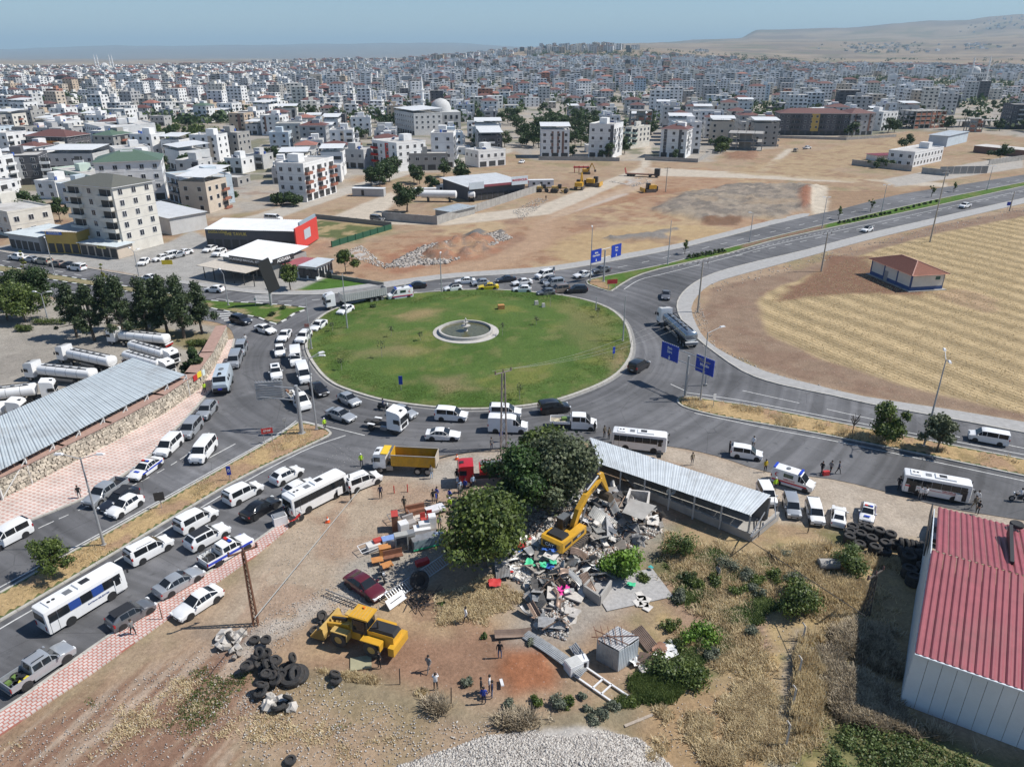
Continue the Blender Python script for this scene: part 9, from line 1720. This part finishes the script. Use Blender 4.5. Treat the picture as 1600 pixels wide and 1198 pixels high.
# ---------------------------------------------------------------- people
def skin_body(pose):
 Vv=[];E=[];Rr=[]
 def a(p,r,par=None):
  Vv.append(p);Rr.append(r)
  if par is not None:E.append((par,len(Vv)-1))
  return len(Vv)-1
 bend={'bend':.5}.get(pose,0);hz=.93 if pose!='sit' else .78
 def up(z):q=z-hz;return(math.sin(bend)*q,hz+math.cos(bend)*q)
 def P(y,z,x=0):X_,Z_=up(z-.93+hz);return(X_+x,y,Z_)
 pel=a(P(0,.95),.13);sp=a(P(0,1.15),.12,pel);ch=a(P(0,1.36),.135,sp);ne=a(P(0,1.50),.055,ch);hd=a(P(0,1.60,.015),.085,ne);h2=a(P(0,1.70,.01),.085,hd)
 HP_=[]
 for s in(-1,1):
  sh=a(P(s*.19,1.41),.062,ch)
  if pose=='phone':el=a(P(s*.26,1.22,.16),.043,sh);wr=a(P(s*.12,1.48,.30),.032,el)
  elif pose=='hips':el=a(P(s*.36,1.18,-.04),.043,sh);wr=a(P(s*.22,1.0,.08),.032,el)
  elif pose=='sit':el=a(P(s*.27,1.2,.14),.043,sh);wr=a(P(s*.26,1.1,.38),.032,el)
  else:sw=.16*s if pose=='walk' else .02;el=a(P(s*.26,1.14,-sw*.4),.043,sh);wr=a(P(s*.27,.90,sw+.03),.032,el)
  w=Vector(Vv[wr]);d=(w-Vector(Vv[el])).normalized();o=d.orthogonal().normalized();o=Vector((1,0,0))if abs(d.x)<.7 else Vector((0,0,1));c=w+d*.07;hn=a(tuple(c),.03,wr);HP_.append(c)
  for k in range(4):f1=c+d*.035+o*(k-1.5)*.02;b=a(tuple(f1),.011,hn);a(tuple(f1+d*(.035+.008*(1.5-abs(k-1.5)))+Vector((0,-s*.01,0))),.009,b)
  th=c-d*.02+o*.045;b=a(tuple(th),.011,hn);a(tuple(th+d*.03+o*.01),.009,b)
  hp=a((0,s*.10,.88 if pose!='sit' else .74),.085,pel)
  if pose=='walk':kn=a((s*.16+.03,s*.1,.50),.058,hp);an=a((s*.26-(.05 if s<0 else 0),s*.1,.09),.042,kn)
  elif pose=='sit':kn=a((.42,s*.2,.68),.058,hp);an=a((.30,s*.2,.22),.042,kn)
  else:kn=a((.02,s*.12,.49),.058,hp);an=a((0,s*.13,.09),.042,kn)
  q=Vv[an];a((q[0]+.14,q[1],q[2]-.05),.035,an)
 me=bpy.data.meshes.new('sk');me.from_pydata(Vv,E,[]);o=bpy.data.objects.new('sk',me);COL.objects.link(o);mo=o.modifiers.new('s','SKIN');mo.use_smooth_shade=True;L_=me.skin_vertices
 if not L_:
  bpy.context.view_layer.objects.active=o;bpy.context.view_layer.update()
 sv=o.data.skin_vertices
 if sv:
  for i,v in enumerate(sv[0].data):v.radius=(Rr[i],Rr[i]*(1.25 if i in(1,2)else 1));v.use_root=(i==0)
 su=o.modifiers.new('u','SUBSURF');su.levels=su.render_levels=1
 m=bpy.data.meshes.new_from_object(o.evaluated_get(bpy.context.evaluated_depsgraph_get()));bpy.data.objects.remove(o)
 hx,hz2=P(0,1.6)[0],P(0,1.6)[2];mi=[]
 for p in m.polygons:
  c=p.center;hand=min((c-q).length for q in HP_)<.13
  mi.append(0 if hand or c.z>hz2-.085+(0 if not bend else .0)else 3 if c.z<.1 else 2 if c.z<(.93 if pose!='sit' else .80)and not(pose!='sit' and abs(c.y)>.2)else 1)
 return m,mi,(hx,hz2)
SKIN=M('skin',(.42,.26,.18),.6,var=.05);HAIR=M('hair_dark',(.02,.015,.012),.7,var=.1)
CLO={'white':(.72,.72,.72),'black':(.015,.015,.018),'blue':(.02,.05,.30),'grey':(.20,.20,.20),'navy':(.02,.025,.06),'camo':(.14,.12,.09),'brown':(.16,.10,.07),'hivis':(.45,.70,.03),'yellow':(.6,.42,.02),'lightblue':(.35,.48,.65),'jeans':(.08,.13,.24),'khaki':(.30,.25,.17)}
def clo(c):return M('cloth_'+c,CLO[c],.9,var=.12,scale=6)
BODY={};PM={}
def person(u,v,du,dv,top,bot,label,pose='stand',hat=None,z=0.0,group=None,sc=1.04):
 if pose not in BODY:BODY[pose]=skin_body(pose)
 m,mi,(hx,hz2)=BODY[pose];k=(pose,top,bot)
 if k not in PM:
  q=m.copy();q.name='person';q.materials.clear()
  for mm in(SKIN,clo(top),clo(bot),CHAS):q.materials.append(mm)
  q.polygons.foreach_set('material_index',mi);q.update();PM[k]=q
 t=link('person',PM[k],None,(*G(u,v),z));t.rotation_euler=(0,0,heading(u,v,du,dv));t.scale=(sc,)*3;tag(t,label,'person',group)
 cap=CLO.get(hat)if hat else None;cm=clo(hat)if hat else HAIR
 link('hat' if hat else 'hair',MB().lathe([(.10,.0),(.112,.05),(.095,.12),(.05,.155),(.01,.165)],10,c=(hx-.015,0,hz2+.03),mat=cm).mesh('hair',40),t)
 link('nose',MB().box((hx+.11,0,hz2+.02),(.03,.025,.04),mat=SKIN).mesh('nose'),t)
PP=[(508,671,20,10,'hivis','black','traffic officer in a yellow vest at the tip of the dry median','stand','white'),(565,728,10,20,'hivis','black','officer in a yellow vest and white cap before the dump truck','stand','white'),(321,614,10,20,'hivis','navy','officer in a green vest beside the armoured truck','stand',None),(384,537,10,20,'white','black','man in a white shirt at the silver vans','hips',None),(209,992,30,20,'grey','black','person in grey walking over the tiled pavement','walk',None),(125,779,5,20,'black','grey','man in black beside the parked silver pickup','stand',None),(549,783,-20,5,'black','black','person in black at the front door of the plain bus','stand',None),(595,778,10,20,'navy','black','man in dark clothes on the left of the dirt forecourt','stand',None),(632,796,-10,20,'camo','brown','soldier in camouflage walking towards the furniture','walk',None),(674,747,10,10,'grey','lightblue','man in a grey top and pale jeans behind the dump truck','stand',None),(449,810,10,10,'black','black','person in black in the shade behind the plain bus','stand',None),(677,785,10,10,'black','black','man in black, left of the three in a huddle','stand',None),(682,788,10,0,'blue','black','man in bright blue, lower of the huddle','stand',None),(683,781,-10,5,'blue','black','man in bright blue, right of the huddle','hips',None),(703,784,-20,10,'blue','black','man in bright blue standing with crossed hands by the tree','hips',None),(703,798,-10,10,'hivis','black','officer in a green vest half under the big tree','stand','white'),(714,752,10,10,'black','grey','person in black in front of the red fire tanker','stand',None),(717,762,10,10,'lightblue','black','man in a pale blue shirt before the red fire tanker','stand',None),(721,760,-10,10,'blue','navy','man in blue beside the one in pale blue','stand',None),(727,768,-10,10,'blue','navy','man in blue nearest to the big tree crown','stand',None),(719,770,10,10,'lightblue','grey','man in pale blue beside the tree edge','stand',None),(718,776,10,10,'grey','navy','man in grey close to the tree edge','stand',None),(739,762,10,10,'lightblue','navy','man partly hidden left of the tree by the fire tanker','stand',None),(687,826,-10,10,'grey','black','man in grey behind the tall white fridge','stand',None),(692,846,-10,10,'lightblue','jeans','man bending in the tree shade by the counter','bend',None),(686,850,-10,-10,'lightblue','black','man in pale blue next to the glass counter','bend',None),(768,702,10,5,'grey','navy','person in grey beside the lattice power pole','stand',None),(783,690,10,5,'blue','navy','man in blue at the foot of the lattice power pole','stand',None),(929,676,-20,5,'black','black','person in black beside the crew cab truck','stand',None),(944,683,10,5,'camo','black','soldier behind the white midibus, left one','stand',None),(951,686,10,5,'camo','black','soldier behind the white midibus, right one','stand',None),(1081,726,10,10,'khaki','grey','person in pale clothes behind the long grey roof','stand',None),(728,972,-20,5,'white','black','man in white shirt and black trousers walking on the straw','walk',None),(593,1043,10,-10,'black','black','man in black looking up at the wheel loader','hips',None),(670,1049,-10,10,'grey','grey','man in grey hurrying over the red soil','walk',None),(681,1077,0,-30,'white','black','man in white taking a picture with raised hands','phone',None),(781,1027,0,20,'black','jeans','man in black on the red soil right of the walkers','stand',None),(752,1084,20,0,'black','black','man in black, left of the group of four','stand',None),(765,1080,-20,0,'white','navy','man in white, back of the group of four','stand',None),(769,1089,-20,0,'navy','jeans','man in navy, right of the group of four','stand',None),(756,1099,0,-20,'blue','navy','man in bright blue, front of the group of four','stand',None),(1120,905,-20,10,'grey','black','person in grey walking through the weedy garden','walk',None),(1139,708,20,0,'black','black','person in black at the back of the parked white van','stand',None),(1176,700,-10,10,'white','black','man in white beyond the parked white van','stand',None),(1195,737,10,10,'yellow','black','paramedic in yellow at the back of the ambulance','stand',None),(1212,750,10,10,'hivis','navy','officer in a green vest beside the ambulance','stand','white'),(1210,766,10,10,'hivis','navy','officer in a green vest between the ambulance and the white car','stand','white'),(1283,740,-20,10,'black','black','leftmost of three people walking on the right road','walk',None),(1297,739,-20,10,'grey','black','middle of three people walking on the right road','walk',None),(1309,740,20,5,'navy','black','rightmost of three people walking on the right road','walk',None),(1403,764,-20,10,'black','black','person in black striding behind the relief bus','walk',None),(1436,780,10,-10,'white','grey','person in white before the relief bus, left of a pair','stand',None),(1444,781,-10,-10,'white','black','person in white top and black shorts, right of a pair','stand',None),(1521,795,10,10,'camo','khaki','person in pale mottled clothes right of the relief bus','walk',None),(1525,787,-10,10,'white','grey','person in white right of the relief bus','stand',None),(1526,803,-20,10,'black','black','man in black standing apart near the red shed','hips',None),(1506,780,10,10,'navy','navy','person stepping out of the relief bus front door','stand',None),(181,441,-10,5,'white','khaki','pedestrian in white crossing before the shops','walk',None),(209,444,10,5,'black','black','pedestrian in dark clothes at the parking lot edge','stand',None),(165,402,10,5,'white','grey','person in white at the shop awnings','stand',None),(853,313,10,5,'black','black','tiny figure in dark clothes on the machinery yard','stand',None)]
for q in PP:person(*q)
person(1592,783,-20,-2,'white','grey','rider in a white shirt on the motorcycle at the right edge','sit','black',.15);person(599,640,14,3,'navy','navy','rider on the motorcycle behind the tractor unit','sit','black',.15)
# ---------------------------------------------------------------- labels that repeat get the place of each one among its likes
import collections
def finish_labels():
 by=collections.defaultdict(list)
 for o in THINGS:by[o['label']].append(o)
 for lb_,os_ in by.items():
  if len(os_)<2 or len(os_)>16 or len(lb_.split())>11:continue
  os_.sort(key=lambda o:PIX(o.location.x,o.location.y)[0]);n=len(os_);w=['leftmost','second from left','third from left','fourth from left','fifth from left','sixth from left','seventh from left','eighth from left','ninth from left','tenth from left','eleventh from left','twelfth from left']+[k+' from left' for k in('thirteenth','fourteenth','fifteenth','sixteenth')]
  for i,o in enumerate(os_):o['label']=lb_+', '+('left one' if n==2 and i==0 else 'right one' if n==2 else 'rightmost' if i==n-1 else w[i])
  if 'group' not in os_[0]:
   for o in os_:o['group']=lb_
finish_labels()
# ---------------------------------------------------------------- summer haze over the plain
hz=MB().box((0,17500,450),(110000,55000,930)).build('haze');hm=bpy.data.materials.new('haze_air');hm.use_nodes=True;nt=hm.node_tree;nt.nodes.clear();ou=nt.nodes.new('ShaderNodeOutputMaterial');pv=nt.nodes.new('ShaderNodeVolumePrincipled');pv.inputs['Color'].default_value=(.58,.83,1,1);pv.inputs['Density'].default_value=6.5e-5;pv.inputs['Anisotropy'].default_value=0
nt.links.new(pv.outputs[0],ou.inputs['Volume']);hz.data.materials.append(hm);hz['kind']='stuff';hz['label']='thin summer haze over the town and hills';hz['category']='haze'
